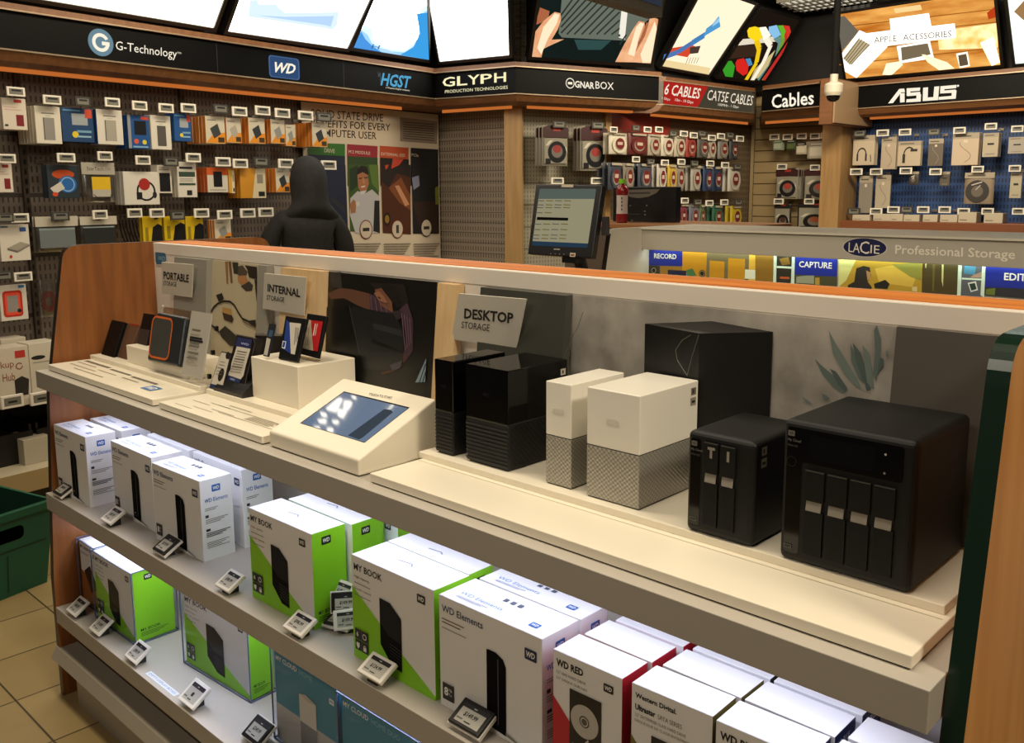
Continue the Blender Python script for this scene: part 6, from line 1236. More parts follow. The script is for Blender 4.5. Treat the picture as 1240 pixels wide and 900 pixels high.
def f_oval(fc, w, h): fc.ell(w * .30, h * .72, w * .24, h * .04, INK); fc.rect(w * .1, h * .62, w * .9, h * .635, M('#8a8478', .5))
sbox('plain white box with a small dark oval beside the Backup Plus Hub box', (39, 414, 74, 474), .40, f_oval, M('#d0c8b6', .45), zs1)
sbox('white box standing behind the Backup Plus Hub box', (6, 409, 36, 470), .26, None, M('#c6bcaa', .45), zs1, .1)
for k, (s0, s1) in enumerate(((-.75, -.22), (-.2, .22))):
    a_ = PW + DLv * s0 + NLv * .34; L_ = s1 - s0; b = MB(); t = thing('storage_bin', '%s black open bin on the lowest wall shelf' % ('left', 'right')[k], 'bin', (a_.x, a_.y, zs2), math.atan2(DLv.y, DLv.x), 'black bins on the lowest wall shelf')
    DKB = M('#0e0d0d', .4)
    for q0, q1 in (((0, 0, 0), (L_, .012, .15)), ((0, .26, 0), (L_, .272, .2)), ((0, .012, 0), (.012, .26, .18)), ((L_ - .012, .012, 0), (L_, .26, .18)), ((.012, .012, 0), (L_ - .012, .26, .012))): b.box(q0, q1, DKB)
    b.build('bin_shell', t)
    b = MB()
    for j in range(5): b.box((.03 + j * (L_ - .06) / 5, .03, .0125), (.03 + (j + .8) * (L_ - .06) / 5, .22, .10 + .03 * (j % 3)), M('#191817', .5))
    tag(b.build('packed_goods', None, loc=(a_.x, a_.y, zs2), rz=math.atan2(DLv.y, DLv.x)), 'dark goods packed in the %s black bin' % ('left', 'right')[k], 'goods', kind='stuff')
sbox('white box lying on the lowest wall shelf near the wooden end panel', (30, 530, 62, 556), .40, None, M('#b8ae9a', .45), zs2, .2)
for k, (px, py) in enumerate(((14, 486), (49, 482))):
    p = onpl(px, py, PW + NLv * .425, NLv); t = thing('price_tag', '%s price tag clipped to the edge of the low wall shelf' % ('left', 'right')[k], 'price tag', p, math.atan2(DLv.y, DLv.x))
    b = MB(); b.box((-.05, -.012, -.03), (.05, 0.004, .03), TAGF); b.build('casing', t, bevel=.002); b = MB(); fc = Face(b, (-.05, -.012, -.03), (1, 0, 0), (0, 0, 1), .0006); fc.rect(.012, .012, .088, .05, LCDB); fc.rect(.03, .024, .07, .034, INK); b.build('screen', t)

# green shopping basket on the floor
def crate():
    p = onz(57, 705, 0); q_ = onz(0, 728, 0); dd = (p - q_).normalized(); nn = Vector((dd.y, -dd.x, 0))
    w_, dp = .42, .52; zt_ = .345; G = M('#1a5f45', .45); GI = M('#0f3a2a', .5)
    org = p - dd * w_
    t = thing('shopping_basket', 'dark green plastic crate standing on the floor at the left edge', 'basket', (org.x, org.y, 0), math.atan2(dd.y, dd.x))
    tp = .035; b = MB(); th = .012
    B4 = [(0, 0), (w_, 0), (w_, dp), (0, dp)]; T4 = [(-tp, -tp), (w_ + tp, -tp), (w_ + tp, dp + tp), (-tp, dp + tp)]
    I4 = [(th, th), (w_ - th, th), (w_ - th, dp - th), (th, dp - th)]; J4 = [(-tp + th, -tp + th), (w_ + tp - th, -tp + th), (w_ + tp - th, dp + tp - th), (-tp + th, dp + tp - th)]
    for k in range(4):
        r_ = (k + 1) % 4
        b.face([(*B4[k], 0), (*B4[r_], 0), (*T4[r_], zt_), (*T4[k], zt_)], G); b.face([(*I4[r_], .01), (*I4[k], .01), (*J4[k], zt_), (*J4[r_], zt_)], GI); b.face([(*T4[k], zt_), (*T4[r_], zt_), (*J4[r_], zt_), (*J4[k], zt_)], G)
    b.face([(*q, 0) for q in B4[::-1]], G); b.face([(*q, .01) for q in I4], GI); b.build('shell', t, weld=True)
    b = MB(); b.hull([(-tp - .008, -tp - .008, zt_ - .03), (w_ + tp + .008, -tp - .008, zt_ - .03), (w_ + tp + .008, -tp + .004, zt_ - .03), (-tp - .008, -tp + .004, zt_ - .03)], [(-tp - .01, -tp - .012, zt_), (w_ + tp + .01, -tp - .012, zt_), (w_ + tp + .01, -tp + .004, zt_), (-tp - .01, -tp + .004, zt_)], G); b.build('rim', t, weld=True)
    mb = MB(); V = Vector((0, -tp, zt_)).normalized(); fc = Face(mb, (0, 0, 0), (1, 0, 0), V, .0012)
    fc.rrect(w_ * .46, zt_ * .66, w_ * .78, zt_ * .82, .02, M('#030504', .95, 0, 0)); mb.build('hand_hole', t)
    mb = MB(); fc = Face(mb, (0, 0, 0), (1, 0, 0), V, .0010); [fc.line([(x, .02), (x, zt_ * .5)], .006, M('#0e3424', .4)) for x in (w_ * .25, w_ * .62)]; fc.line([(0, zt_ * .55), (w_, zt_ * .55)], .006, M('#0e3424', .4)); mb.build('ribs', t)
    b = MB()
    for k in range(14):
        x, y = .08 + .26 * random.random(), .08 + .34 * random.random(); b.tube([(x, y, .2 + .03 * random.random()), (x + .1 * random.uniform(-1, 1), y + .1 * random.uniform(-1, 1), .25 + .03 * random.random()), (x + .05, y + .05, .22)], .012, M('#15161a', .5), 6)
    b.box((.03, .03, .012), (w_ - .03, dp - .03, .2), M('#121316', .6))
    ob = b.build('dark_contents', None, loc=(org.x, org.y, 0), rz=math.atan2(dd.y, dd.x)); tag(ob, 'heap of black cables and packs lying in the green crate', 'cables', kind='stuff')
crate()
# end board of the next display, behind the front display's left end
b = MB(); prf = [(1.50, 1.0), (1.50, 1.392), (1.70, 1.393), (1.735, 1.388), (1.75, 1.37), (1.80, 1.0)]

# ------------------------------------------------------------------ the SSD poster on the left wall
n_ = NLv; P0 = PW + n_ * .035
mb = MB(); fc = Face(mb, P0, DLv, (0, 0, 1), .0008)
cor = [fc.uv(*p) for p in ((373, 330), (534, 333), (531.5, 139), (373, 124))]
u0, u1 = cor[0][0], cor[1][0]; v0, v1 = min(cor[0][1], cor[1][1]) - .3, max(cor[2][1], cor[3][1])
c = fc.p((u0 + u1) / 2, v0)
t = thing('wall_poster', 'tall poster headed SOLID STATE DRIVE BENEFITS FOR EVERY COMPUTER USER in the left corner', 'poster', c)
pb = MB(); pb.hull([P0 + DLv * u0 - n_ * .008 + Vector((0, 0, v0)), P0 + DLv * u1 - n_ * .008 + Vector((0, 0, v0)), P0 + DLv * u1 + Vector((0, 0, v0)), P0 + DLv * u0 + Vector((0, 0, v0))], [P0 + DLv * u0 - n_ * .008 + Vector((0, 0, v1)), P0 + DLv * u1 - n_ * .008 + Vector((0, 0, v1)), P0 + DLv * u1 + Vector((0, 0, v1)), P0 + DLv * u0 + Vector((0, 0, v1))], M('#cdbfa9', .5)); pb.build('board', t, org=c, weld=True)
p2 = lambda pts, m: fc.ppoly([(310 + x / 4, y / 4) for x, y in pts], m)
p6_ = lambda pts, m: fc.ppoly([(310 + x / 4, 200 + y / 4) for x, y in pts], m)
TP = M('#3a322c', .6)
fc.ptext('SOLID STATE DRIVE', (310 + 266 / 4, 568 / 4), (310 + 615 / 4, 590 / 4), (310 + 266 / 4, 527 / 4), TP, .008); fc.ptext('BENEFITS FOR EVERY', (310 + 266 / 4, 613 / 4), (310 + 650 / 4, 635 / 4), (310 + 266 / 4, 575 / 4), TP, .008); fc.ptext('COMPUTER USER', (310 + 266 / 4, 658 / 4), (310 + 583 / 4, 676 / 4), (310 + 266 / 4, 620 / 4), TP, .008)
p2([(697, 568), (878, 588), (876, 698), (697, 684)], M('#8d7f70', .5))
for k in range(8): p2([(712, 590 + k * 11), (862, 602 + k * 11), (862, 606 + k * 11), (712, 594 + k * 11)], M('#4a4038', .6))
p2([(250, 690), (430, 698), (430, 756), (250, 748)], M('#2f6a24', .5)); p2([(440, 698), (588, 708), (587, 764), (440, 756)], M('#8f2430', .5)); p2([(598, 706), (738, 716), (737, 772), (598, 764)], M('#b04a28', .5)); p2([(748, 716), (882, 724), (880, 900), (748, 900)], M('#15151a', .5))
fc.ptext('DRIVE', (310 + 330 / 4, 738 / 4), (310 + 380 / 4, 742 / 4), (310 + 330 / 4, 718 / 4), M('#d8ccb8', .5)); fc.ptext('M.2 MODULE', (310 + 447 / 4, 742 / 4), (310 + 552 / 4, 750 / 4), (310 + 447 / 4, 727 / 4), M('#d8ccb8', .5)); fc.ptext('EXTERNAL SSD', (310 + 605 / 4, 752 / 4), (310 + 720 / 4, 760 / 4), (310 + 605 / 4, 738 / 4), M('#d8ccb8', .5)); fc.ptext('PCIe', (310 + 752 / 4, 757 / 4), (310 + 785 / 4, 760 / 4), (310 + 752 / 4, 743 / 4), M('#c8bca8', .5))
p2([(250, 748), (430, 756), (430, 900), (250, 900)], M('#1a2338', .5)); p2([(368, 828), (402, 832), (402, 872), (368, 868)], M('#a8a8ac', .5))
p6_([(250, -2), (432, -2), (445, 340), (432, 342), (250, 330)], M('#16203a', .5)); p6_([(360, 150), (432, 200), (432, 240), (360, 170)], M('#2c2f34', .4))
p2([(440, 756), (587, 764), (590, 900), (442, 900)], M('#2c4420', .6)); p6_([(442, -2), (590, -2), (597, 330), (455, 320)], M('#35501f', .6)); p6_([(545, -2), (590, -2), (595, 130), (560, 90)], M('#56702c', .6)); p6_([(450, 20), (490, 0), (490, 100), (455, 130)], M('#1e2f18', .6))
p6_([(455, 160), (490, 125), (520, 140), (560, 118), (594, 150), (598, 330), (480, 330), (452, 240)], M('#b3b2b4', .5)); p6_([(572, 172), (596, 172), (598, 330), (566, 320)], M('#1b1b20', .5)); p6_([(488, 40), (510, 28), (538, 40), (545, 90), (532, 128), (512, 140), (494, 110)], M('#a06a48', .5)); p6_([(484, 52), (490, 14), (510, 2), (536, 8), (544, 40), (540, 48), (515, 34), (494, 44)], M('#1c1612', .5)); p6_([(452, 190), (470, 165), (484, 180), (480, 230), (458, 235)], M('#9a6a48', .5)); p6_([(480, 180), (498, 176), (500, 196), (484, 200)], M('#c8c4bc', .5)); p6_([(500, 128), (534, 122), (522, 140), (508, 142)], M('#c8c4c4', .5)); p6_([(505, 104), (528, 98), (524, 106), (510, 109)], M('#d8ccc0', .5)); p6_([(496, 62), (510, 60), (510, 66), (496, 68)], M('#3a241a', .5)); p6_([(522, 58), (538, 58), (538, 64), (522, 64)], M('#3a241a', .5)); p6_([(512, 66), (522, 66), (526, 88), (514, 90)], M('#b37c58', .5))
p2([(598, 764), (737, 772), (740, 900), (600, 900)], M('#1c1614', .5)); p6_([(602, -2), (745, -2), (748, 335), (612, 328)], M('#4a2512', .5)); p6_([(604, -2), (745, -2), (746, 60), (680, 40), (640, 110), (606, 80)], M('#211a18', .5)); p6_([(640, 110), (700, 60), (746, 150), (746, 220), (690, 180)], M('#7a4526', .5)); p6_([(670, 100), (690, 98), (740, 190), (720, 200)], M('#c08a66', .5)); p2([(660, 768), (712, 772), (690, 800), (652, 818)], M('#b8412c', .5)); p2([(622, 800), (640, 798), (634, 815), (625, 822)], M('#b8412c', .5))
a_ = fc.uv(310 + 632 / 4, 200 + 262 / 4); fc.ell(*a_, .035, .05, M('#20160f', .5)); fc.ell(*a_, .022, .03, M('#8a6a2a', .5))
p6_([(750, -2), (880, -2), (884, 332), (758, 332)], M('#131217', .5)); p6_([(755, 180), (870, 175), (884, 332), (790, 300)], M('#2c1c14', .5)); p6_([(752, 60), (785, 50), (790, 100), (760, 120)], M('#7a7d96', .5)); p6_([(864, 110), (882, 100), (884, 190), (866, 190)], M('#6a7020', .5))
for x, y, cl in ((530, 312, '#6a2020'), (682, 310, '#6a2a20'), (822, 304, '#20202a')):
    a_ = fc.uv(310 + x / 4, 200 + y / 4); fc.ell(*a_, .062, .068, M(cl, .5), 28); fc.ell(*a_, .055, .061, M('#c4b7a4', .5), 28)
    fc.rect(a_[0] - .032, a_[1] - .012, a_[0] + .032, a_[1] + .012, M('#2c2a28', .5)) if x != 682 else fc.rect(a_[0] - .014, a_[1] - .03, a_[0] + .014, a_[1] + .03, M('#3a3836', .5))
for x0, x1 in ((460, 600), (615, 745), (760, 884)):
    for k in range(9): p6_([(x0, 380 + k * 12), (x1 - (k * 37) % 30, 378 + k * 12), (x1 - (k * 37) % 30, 383 + k * 12), (x0, 385 + k * 12)], M('#7d7264', .6))
mb.build('print', t, org=c)
# ------------------------------------------------------------------ goods on the corner, cable and back walls
def coil_bag(label, A, d, off, rect, head, headh, coil, dot, n=1, group=None, bagm=None, arch=False):
    def f(fc, w, h):
        fc.poly([(0, h * (1 - headh)), (w, h * (1 - headh)), (w, h * .94), (w * .8, h), (w * .2, h), (0, h * .94)], M(head, .45)); fc.rect(w * .40, h * (1 - headh * .45), w * .68, h * (1 - headh * .15), M('#a83226', .5)); fc.rect(w * .06, h * .06, w * .94, h * (1 - headh - .02), M('#8f8a7a', .35)); fc.ell(w * .55, h * .34, w * .36, h * .27, M(coil, .35), 24); fc.ell(w * .55, h * .36, w * .22, h * .16, M('#6f6a60', .4), 20); fc.ell(w * .55, h * .42, w * .16, h * .10, M(dot, .45), 18); fc.rect(w * .10, h * .06, w * .30, h * .18, M(coil, .4))
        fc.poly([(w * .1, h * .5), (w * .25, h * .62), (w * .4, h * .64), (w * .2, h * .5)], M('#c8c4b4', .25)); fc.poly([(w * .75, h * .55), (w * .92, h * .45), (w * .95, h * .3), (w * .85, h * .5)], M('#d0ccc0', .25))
    return hang('cable_bag', 'bag', label, A, d, off, rect, f, n, .045, .022, bagm or M('#857f70', .35), None, group, pouch=True, part='bag')
dM_ = (C3 - C2).normalized()
coil_bag('coiled black cable, left bag of two on the grey panel', C2, dM_, .2, (656, 152, 687, 201), '#3a1818', .30, '#16161a', '#8f2f2a', 3, 'cable bags right of the corner')
coil_bag('coiled black cable, right bag of two on the grey panel', C2, dM_, .2, (702, 153, 734, 207), '#3a1818', .32, '#16161a', '#8f2f2a', 3, 'cable bags right of the corner')
for k, (px, py) in enumerate(((677, 151), (724, 152), (675, 219), (723, 219))): hook('price tag hook, %s of four on the grey slotted panel' % ('upper left', 'upper right', 'lower left', 'lower right')[k], C2, dM_, .23, px, py, 15, 8, k < 2, 'peg hooks on the grey panel')
dC = (C4 - C3).normalized()
b = MB(); nn = Vector((dC.y, -dC.x, 0)); f2 = Face(b, C3 + nn * .006, dC, (0, 0, 1), .0006)
pts = [onpl(x, y, C3 + nn * .006, nn) for x, y in ((738, 166), (812, 168), (812, 141), (738, 136))]; b.hull([p - nn * .004 for p in pts], pts, M('#8f2a20', .5)); tag(b.build('header_strip', None, org=pts[0], weld=True), 'dark red header strip on the cable wall under the red sign', 'panel')
cols1 = [(737, 759, '#c9c2ae', 'plain crinkled'), (760, 784, '#5a2320', 'dark red'), (784, 799, '#a39a88', 'silver grey'), (800, 815, '#c2baa8', 'white'), (816, 829, '#b0a692', 'beige'), (830, 842, '#8d3a30', 'reddish'), (844, 858, '#56534e', 'dark grey'), (856, 866, '#a8a08e', 'pale'), (869, 881, '#77726a', 'mid grey'), (883, 893, '#3a3a3c', 'charcoal')]
def loopbag(label, rect, col, n, off=.24, A=C3, d=dC, group='network cable bags'):
    def f(fc, w, h):
        fc.ell(w * .5, h * .45, w * .40, h * .40, M(col, .4), 20); fc.ell(w * .5, h * .45, w * .26, h * .28, M('#8d8576', .4), 18); fc.ell(w * .52, h * .50, w * .24, h * .26, M('#6a1f1c', .45), 18); fc.rect(w * .38, h * .44, w * .66, h * .58, M('#b8a898', .5)); fc.rect(w * .15, h * .90, w * .85, h * .99, M('#a89e8a', .45))
    hang('cable_bag', 'bag', label, A, d, off, rect, f, n, .05, .03, M(col, .4), None, group, pouch=True, part='bag')
for k, (x0, x1, cl, nm) in enumerate(cols1): loopbag('%s network cable bag, %s along on the upper cable row' % (nm, ORD[k]), (x0, 161 + k * .9, x1, 187 + k * .7), cl, 3)
cols2 = [(736, 752, '#3a3f4a', 'navy'), (754, 767, '#7a7266', 'grey'), (772, 789, '#3f4450', 'slate'), (795, 806, '#b8b0a4', 'white'), (808, 818, '#b89a3a', 'yellow'), (817, 828, '#8a8072', 'beige'), (836, 848, '#9a968c', 'silver'), (851, 862, '#2c3a5a', 'blue'), (862, 874, '#26324a', 'dark blue'), (881, 896, '#b4aea2', 'pale white')]
for k, (x0, x1, cl, nm) in enumerate(cols2): loopbag('%s network cable bag, %s along on the middle cable row' % (nm, ORD[k]), (x0, 197 + k * .6, x1, 230 + k * .2), cl, 3)
cols3 = [(821, 831, '#7a3a4a', 'pink'), (834, 846, '#6a6a74', 'grey'), (846, 852, '#5a6a4a', 'olive'), (862, 874, '#2f5a44', 'green'), (884, 897, '#b09a2a', 'yellow')]
for k, (x0, x1, cl, nm) in enumerate(cols3): loopbag('%s network cable bag, %s along on the lowest cable row' % (nm, ORD[k]), (x0, 247 + k * .6, x1, 275), cl, 2)
for rn, lst in (('upper', ((743, 157), (770, 155), (784, 157), (798, 157), (815, 162), (828, 162), (840, 164), (850, 162), (862, 167), (873, 165), (884, 164), (896, 168))), ('middle', ((770, 193), (788, 196), (805, 197), (825, 196), (841, 198), (860, 198), (878, 200), (893, 202))), ('lowest', ((829, 243), (845, 245), (859, 246), (877, 245), (894, 245)))):
    for k, (px, py) in enumerate(lst): hook('%s price tag hook from the left on the %s cable row' % (ORD[k].capitalize(), rn), C3, dC, .27, px, py, 9, 7, k % 3 == 1, 'price tag hooks on the cable wall')
dB = Vector((1, 0, 0)); AB = Vector((C4.x, 7.75, 0))
BWG = 'small packs on the slatted back wall'
def f_small(c1, c2):
    def f(fc, w, h): fc.rect(0, h * .72, w, h, M(c1, .5)); fc.rect(w * .15, h * .15, w * .85, h * .62, M(c2, .45)); fc.rect(w * .2, h * .8, w * .8, h * .86, M('#c8c0b0', .5))
    return f
for k, (r_, m_, c1, c2, nm) in enumerate((((936, 169, 948, 182), '#8d9a84', '#6a7a5a', '#a8b09a', 'pale green pack'), ((952, 169, 964, 182), '#3a4a30', '#2a2a26', '#5a6a3a', 'dark green pack'), ((964, 172, 977, 187), '#c9c0a8', '#2a2622', '#d8d0b8', 'white pack with a dark top'), ((978, 171, 1000, 192), '#c4bca8', '#8a8274', '#d6cfbc', 'wide white bag'), ((1001, 169, 1014, 188), '#6a7a2a', '#9aa83a', '#3a3a4a', 'lime and navy pack'))):
    hang('cable_bag', 'bag', nm + ' on the top row, slatted wall', AB, dB, .2, r_, f_small(c1, c2), 2, .03, .015, M(m_, .45), None, BWG, pouch=True, part='bag')
coil_bag('black coil with a red centre, left, on the second slatted row', AB, dB, .2, (940, 204, 967, 241), '#3a1818', .25, '#1b1a1c', '#a03a30', 3, BWG)
coil_bag('coiled cable in a shiny bag, right, on the second slatted row', AB, dB, .2, (974, 204, 1010, 242), '#3a1818', .22, '#2a2626', '#b04a3a', 3, BWG)
coil_bag('black coiled cable low on the slatted wall, left', AB, dB, .2, (938, 247, 958, 280), '#1c1816', .15, '#141315', '#4a2a22', 1, BWG, M('#1c1a1a', .35))
coil_bag('bulky black bag with an orange streak low on the slatted wall', AB, dB, .2, (966, 246, 1006, 280), '#1c1816', .15, '#17140f', '#8f4a2a', 2, BWG, M('#201a18', .35))
for rn, lst in (('top', ((938, 166), (954, 166), (971, 165), (987, 165), (1000, 164))), ('second', ((947, 202), (987, 203))), ('third', ((943, 244), (980, 244)))):
    for k, (px, py) in enumerate(lst): hook('%s price tag hook from the left on the %s row of the slatted wall' % (ORD[k].capitalize(), rn), AB, dB, .23, px, py, 12, 7, False, 'price tag hooks on the slatted wall')
AG = 'accessory packs on the blue wall'
def f_acc(kind):
    def f(fc, w, h):
        fc.rect(0, h * .82, w, h, M('#a89c88', .5)); fc.rect(w * .1, h * .88, w * .7, h * .92, M('#5a5348', .5))
        if kind == 'cable': fc.ring(w * .42, h * .36, w * .17, w * .22, M('#2a2522', .45), 16, 0, pi, 1.4); fc.rect(w * .18, h * .14, w * .26, h * .38, M('#2a2522', .4)); fc.rect(w * .58, h * .14, w * .66, h * .38, M('#2a2522', .4)); fc.line([(w * .85, h * .1), (w * .82, h * .35)], .006, INK)
        if kind == 'plug': fc.ring(w * .5, h * .45, w * .2, w * .25, M('#2a2522', .45), 16, .6, pi, 1.4); fc.rect(w * .55, h * .58, w * .85, h * .68, M('#2a2522', .4)); fc.rect(w * .22, h * .12, w * .34, h * .48, M('#2a2522', .4))
        if kind == 'line': fc.line([(w * (.5 + .22 * sin(q_ * .55)), h * (.08 + .07 * q_)) for q_ in range(10)], .005, M('#8a8072', .4)); fc.rect(w * .42, h * .70, w * .58, h * .78, M('#d8ccb8', .4))
        if kind == 'slot': fc.rect(w * .3, h * .50, w * .72, h * .58, INK); fc.rect(w * .2, h * .1, w * .8, h * .14, M('#8a8274', .5))
        if kind == 'coil': fc.ell(w * .45, h * .40, w * .40, h * .36, M('#3a3532', .4), 20); fc.ell(w * .45, h * .40, w * .20, h * .18, M('#6a6258', .4)); fc.line([(w * .25, h * .6), (w * .6, h * .7)], .008, M('#c8c0b0', .4)); fc.line([(w * .4, h * .45), (w * .55, h * .6)], .006, M('#c8c0b0', .4))
    return f
for rect, kind, mm, nm, rown, n in (((1033, 164, 1059, 200), 'cable', '#c2b29a', 'pale pack with a short looped cable', 'top', 3), ((1067, 166, 1085, 205), 'line', '#b8a892', 'narrow pale pack', 'top', 2), ((1087, 171, 1115, 201), 'plug', '#c0b098', 'pale pack with an angled plug cable', 'top', 2), ((1124, 168, 1142, 201), 'line', '#6a5f52', 'clear dark pack', 'top', 1), ((1153, 161, 1185, 200), 'line', '#c8b49c', 'wide cream pack', 'top', 3), ((1190, 161, 1209, 190), 'slot', '#b8ac94', 'small box with a slot picture', 'top', 3), ((1221, 166, 1242, 186), 'slot', '#a8a094', 'small grey pack at the right edge', 'top', 1), ((1040, 213, 1056, 258), 'line', '#8a8276', 'tall narrow cable pack', 'second', 1), ((1060, 212, 1078, 252), 'line', '#b0a48e', 'tall crinkled pack', 'second', 1), ((1101, 208, 1113, 224), 'coil', '#4a443c', 'tiny adapter pack', 'second', 1), ((1138, 208, 1150, 225), 'slot', '#5a5246', 'tiny dark pack', 'second', 1), ((1168, 209, 1204, 247), 'coil', '#8f7f6c', 'round coil pack with a pale top', 'second', 1), ((1223, 209, 1237, 240), 'slot', '#b4aa90', 'narrow cream pack', 'second', 1)):
    hang('accessory_pack', 'pack', '%s on the %s row, blue wall' % (nm, rown), AB, dB, .22, rect, f_acc(kind), n, .03, .014, M(mm, .45), None, AG, pouch=kind == 'coil', part='pouch')
for rn, lst in (('top', ((1041, 162), (1069, 161), (1096, 160), (1131, 160), (1162, 158), (1200, 153), (1232, 156))), ('second', ((1037, 208), (1061, 208), (1097, 207), (1133, 208), (1184, 205), (1229, 204))), ('lowest', ((1034, 256), (1061, 256), (1082, 254), (1098, 254), (1118, 254), (1144, 254), (1167, 256), (1196, 256), (1233, 256)))):
    for k, (px, py) in enumerate(lst): hook('%s price tag hook from the left on the %s row of the blue wall' % (ORD[k].capitalize(), rn), AB, dB, .26, px, py, 15, 8, k in (0, 3) and rn != 'second', 'price tag hooks on the blue wall')
# brown shelf with small boxes under the blue wall
ys = 7.42; zt_ = ony(1120, 269, ys).z; x0 = ony(1008, 268, ys).x
b = MB(); b.box((x0, ys, zt_ - .07), (-1.0, 7.75, zt_), M('#7a4526', .45)); tag(b.build('wall_shelf', None, org=(x0, ys, zt_ - .07), bevel=.004), 'long brown shelf under the blue wall', 'shelf')
for k, (xa, xb, yt) in enumerate(((1032, 1053, 260), (1057, 1078, 259), (1078, 1093, 259), (1094, 1113, 260), (1117, 1135, 260), (1138, 1159, 260), (1160, 1182, 257), (1191, 1214, 258))):
    pa = ony(xa, 268, ys + .06); pb_ = ony(xb, 268, ys + .06); h = ony(xa, yt, ys + .06).z - zt_
    t = thing('accessory_box', 'small white box, %s from the left along the brown shelf' % ORD[k], 'box', (pa.x, ys + .06, zt_), 0, 'small white boxes on the brown shelf')
    b = MB(); b.box((0, 0, 0), (pb_.x - pa.x, .12, h), M('#bfb39c', .45)); b.build('carton', t, bevel=.003); b = MB(); fc = Face(b, (0, 0, 0), (1, 0, 0), (0, 0, 1), .0006); fc.rect(.01, h * .2, (pb_.x - pa.x) * .5, h * .3, M('#7a7060', .5)); b.build('front_print', t)
p = ony(993, 281, 7.5); q_ = ony(1006, 266, 7.5)
b = MB(); b.box((p.x, 7.5, zt_ - .09), (q_.x, 7.6, q_.z), M('#9a5a26', .5)); tag(b.build('end_bracket', None, org=(p.x, 7.5, p.z)), 'short orange-brown block at the left end of the brown shelf', 'block')

# ------------------------------------------------------------------ security camera, ceiling lights, hanging screen
p = ony(1010, 96, 6.4); dz = lambda y: ony(1010, y, 6.4).z
t = thing('security_camera', 'small white ceiling camera on a long black pole in front of the Cables sign', 'camera', (p.x, 6.4, dz(122)))
z = lambda y: dz(y) - dz(122)
b = MB(); b.tube([(0, 0, z(93)), (0, 0, 3.1 - dz(122))], .024, M('#0a0908', .8, 0, .1), 12); b.build('pole', t)
b = MB(); b.lathe([(0, z(90)), (.028, z(90)), (.028, z(99)), (.058, z(101)), (.064, z(103)), (.064, z(112)), (.056, z(116)), (0, z(116))], M('#a39a8a', .4), 24); b.build('housing', t, smooth=False)
b = MB(); b.lathe([(.046, z(115)), (.046, z(118)), (.038, z(121)), (.02, z(123)), (0, z(123.5))], M('#0c0b0b', .15), 24); b.build('lens_dome', t, smooth=True)
def troffer(label, pts, zz):
    q = [onz(x, y, zz) for x, y in pts]; c = sum(q, Vector()) / len(q); t = thing('ceiling_light', label, 'ceiling light', c, 0, 'ceiling light panels')
    b = MB(); b.hull([Vector((p.x, p.y, zz)) for p in q], [Vector((p.x, p.y, 3.1)) for p in q], M('#8f8a80', .4)); b.build('housing', t, org=c, weld=True)
    b = MB(); qi = [c + (p - c) * .92 for p in q]; b.face([p - Vector((0, 0, .002)) for p in qi], EM('#f4ead2', .75)); b.build('diffuser', t, org=c)
    b = MB()
    for k in range(1, 12):
        a_ = q[0] + (q[1] - q[0]) * k / 12; e_ = q[3] + (q[2] - q[3]) * k / 12; b.tube([a_ - Vector((0, 0, .006)), e_ - Vector((0, 0, .006))], .008, M('#8f8a80', .4), 6)
    for k in range(1, 4):
        a_ = q[0] + (q[3] - q[0]) * k / 4; e_ = q[1] + (q[2] - q[1]) * k / 4; b.tube([a_ - Vector((0, 0, .007)), e_ - Vector((0, 0, .007))], .008, M('#8f8a80', .4), 6)
    b.build('louvre', t, org=c)
troffer('louvred ceiling light at the top edge above the dark bulkhead on the right', [(968, 15), (1062, 1), (1040, -14), (940, 4)], 3.02)
def multilamp():
    t = thing('ceiling_light', 'cluster of small square ceiling lamps above the green-screened left wall', 'ceiling light', (-4.25, 1.77, 3.03)); c = t.location
    t['label'] = 'cluster of small ceiling lamps near the left wall, reflected in the touch screen'
    b = MB(); b.box((-4.39, 1.61, 3.045), (-4.13, 1.91, 3.1), M('#2a2724', .5)); b.build('housing', t, org=c)
    for pts in ([(-4.285, 1.848), (-4.263, 1.854), (-4.246, 1.767), (-4.333, 1.765)], [(-4.223, 1.842), (-4.164, 1.849), (-4.159, 1.803), (-4.184, 1.789)], [(-4.221, 1.783), (-4.163, 1.79), (-4.159, 1.743), (-4.2, 1.746)], [(-4.361, 1.738), (-4.31, 1.74), (-4.299, 1.721), (-4.34, 1.722)], [(-4.341, 1.689), (-4.28, 1.706), (-4.274, 1.684), (-4.319, 1.677)], [(-4.214, 1.711), (-4.17, 1.719), (-4.173, 1.699), (-4.206, 1.697)], [(-4.33, 1.646), (-4.293, 1.653), (-4.288, 1.64), (-4.324, 1.634)], [(-4.215, 1.659), (-4.178, 1.667), (-4.166, 1.638), (-4.205, 1.642)], [(-4.189, 1.882), (-4.157, 1.885), (-4.155, 1.874), (-4.183, 1.873)]):
        b = MB(); b.hull([(x, y, 3.03) for x, y in pts], [(x, y, 3.0445) for x, y in pts], EM('#fff3dc', 12)); b.build('lamp_face', t, org=c, weld=True)
multilamp()
troffer('louvred ceiling light at the top edge beside the white picture boxes', [(575, -3), (617, 9), (650, -4), (610, -16)], 3.02)
Y_ = 2.9; pts = [ony(*q, Y_) for q in ((688, -22), (801, 21.5), (803, -60), (690, -100))]
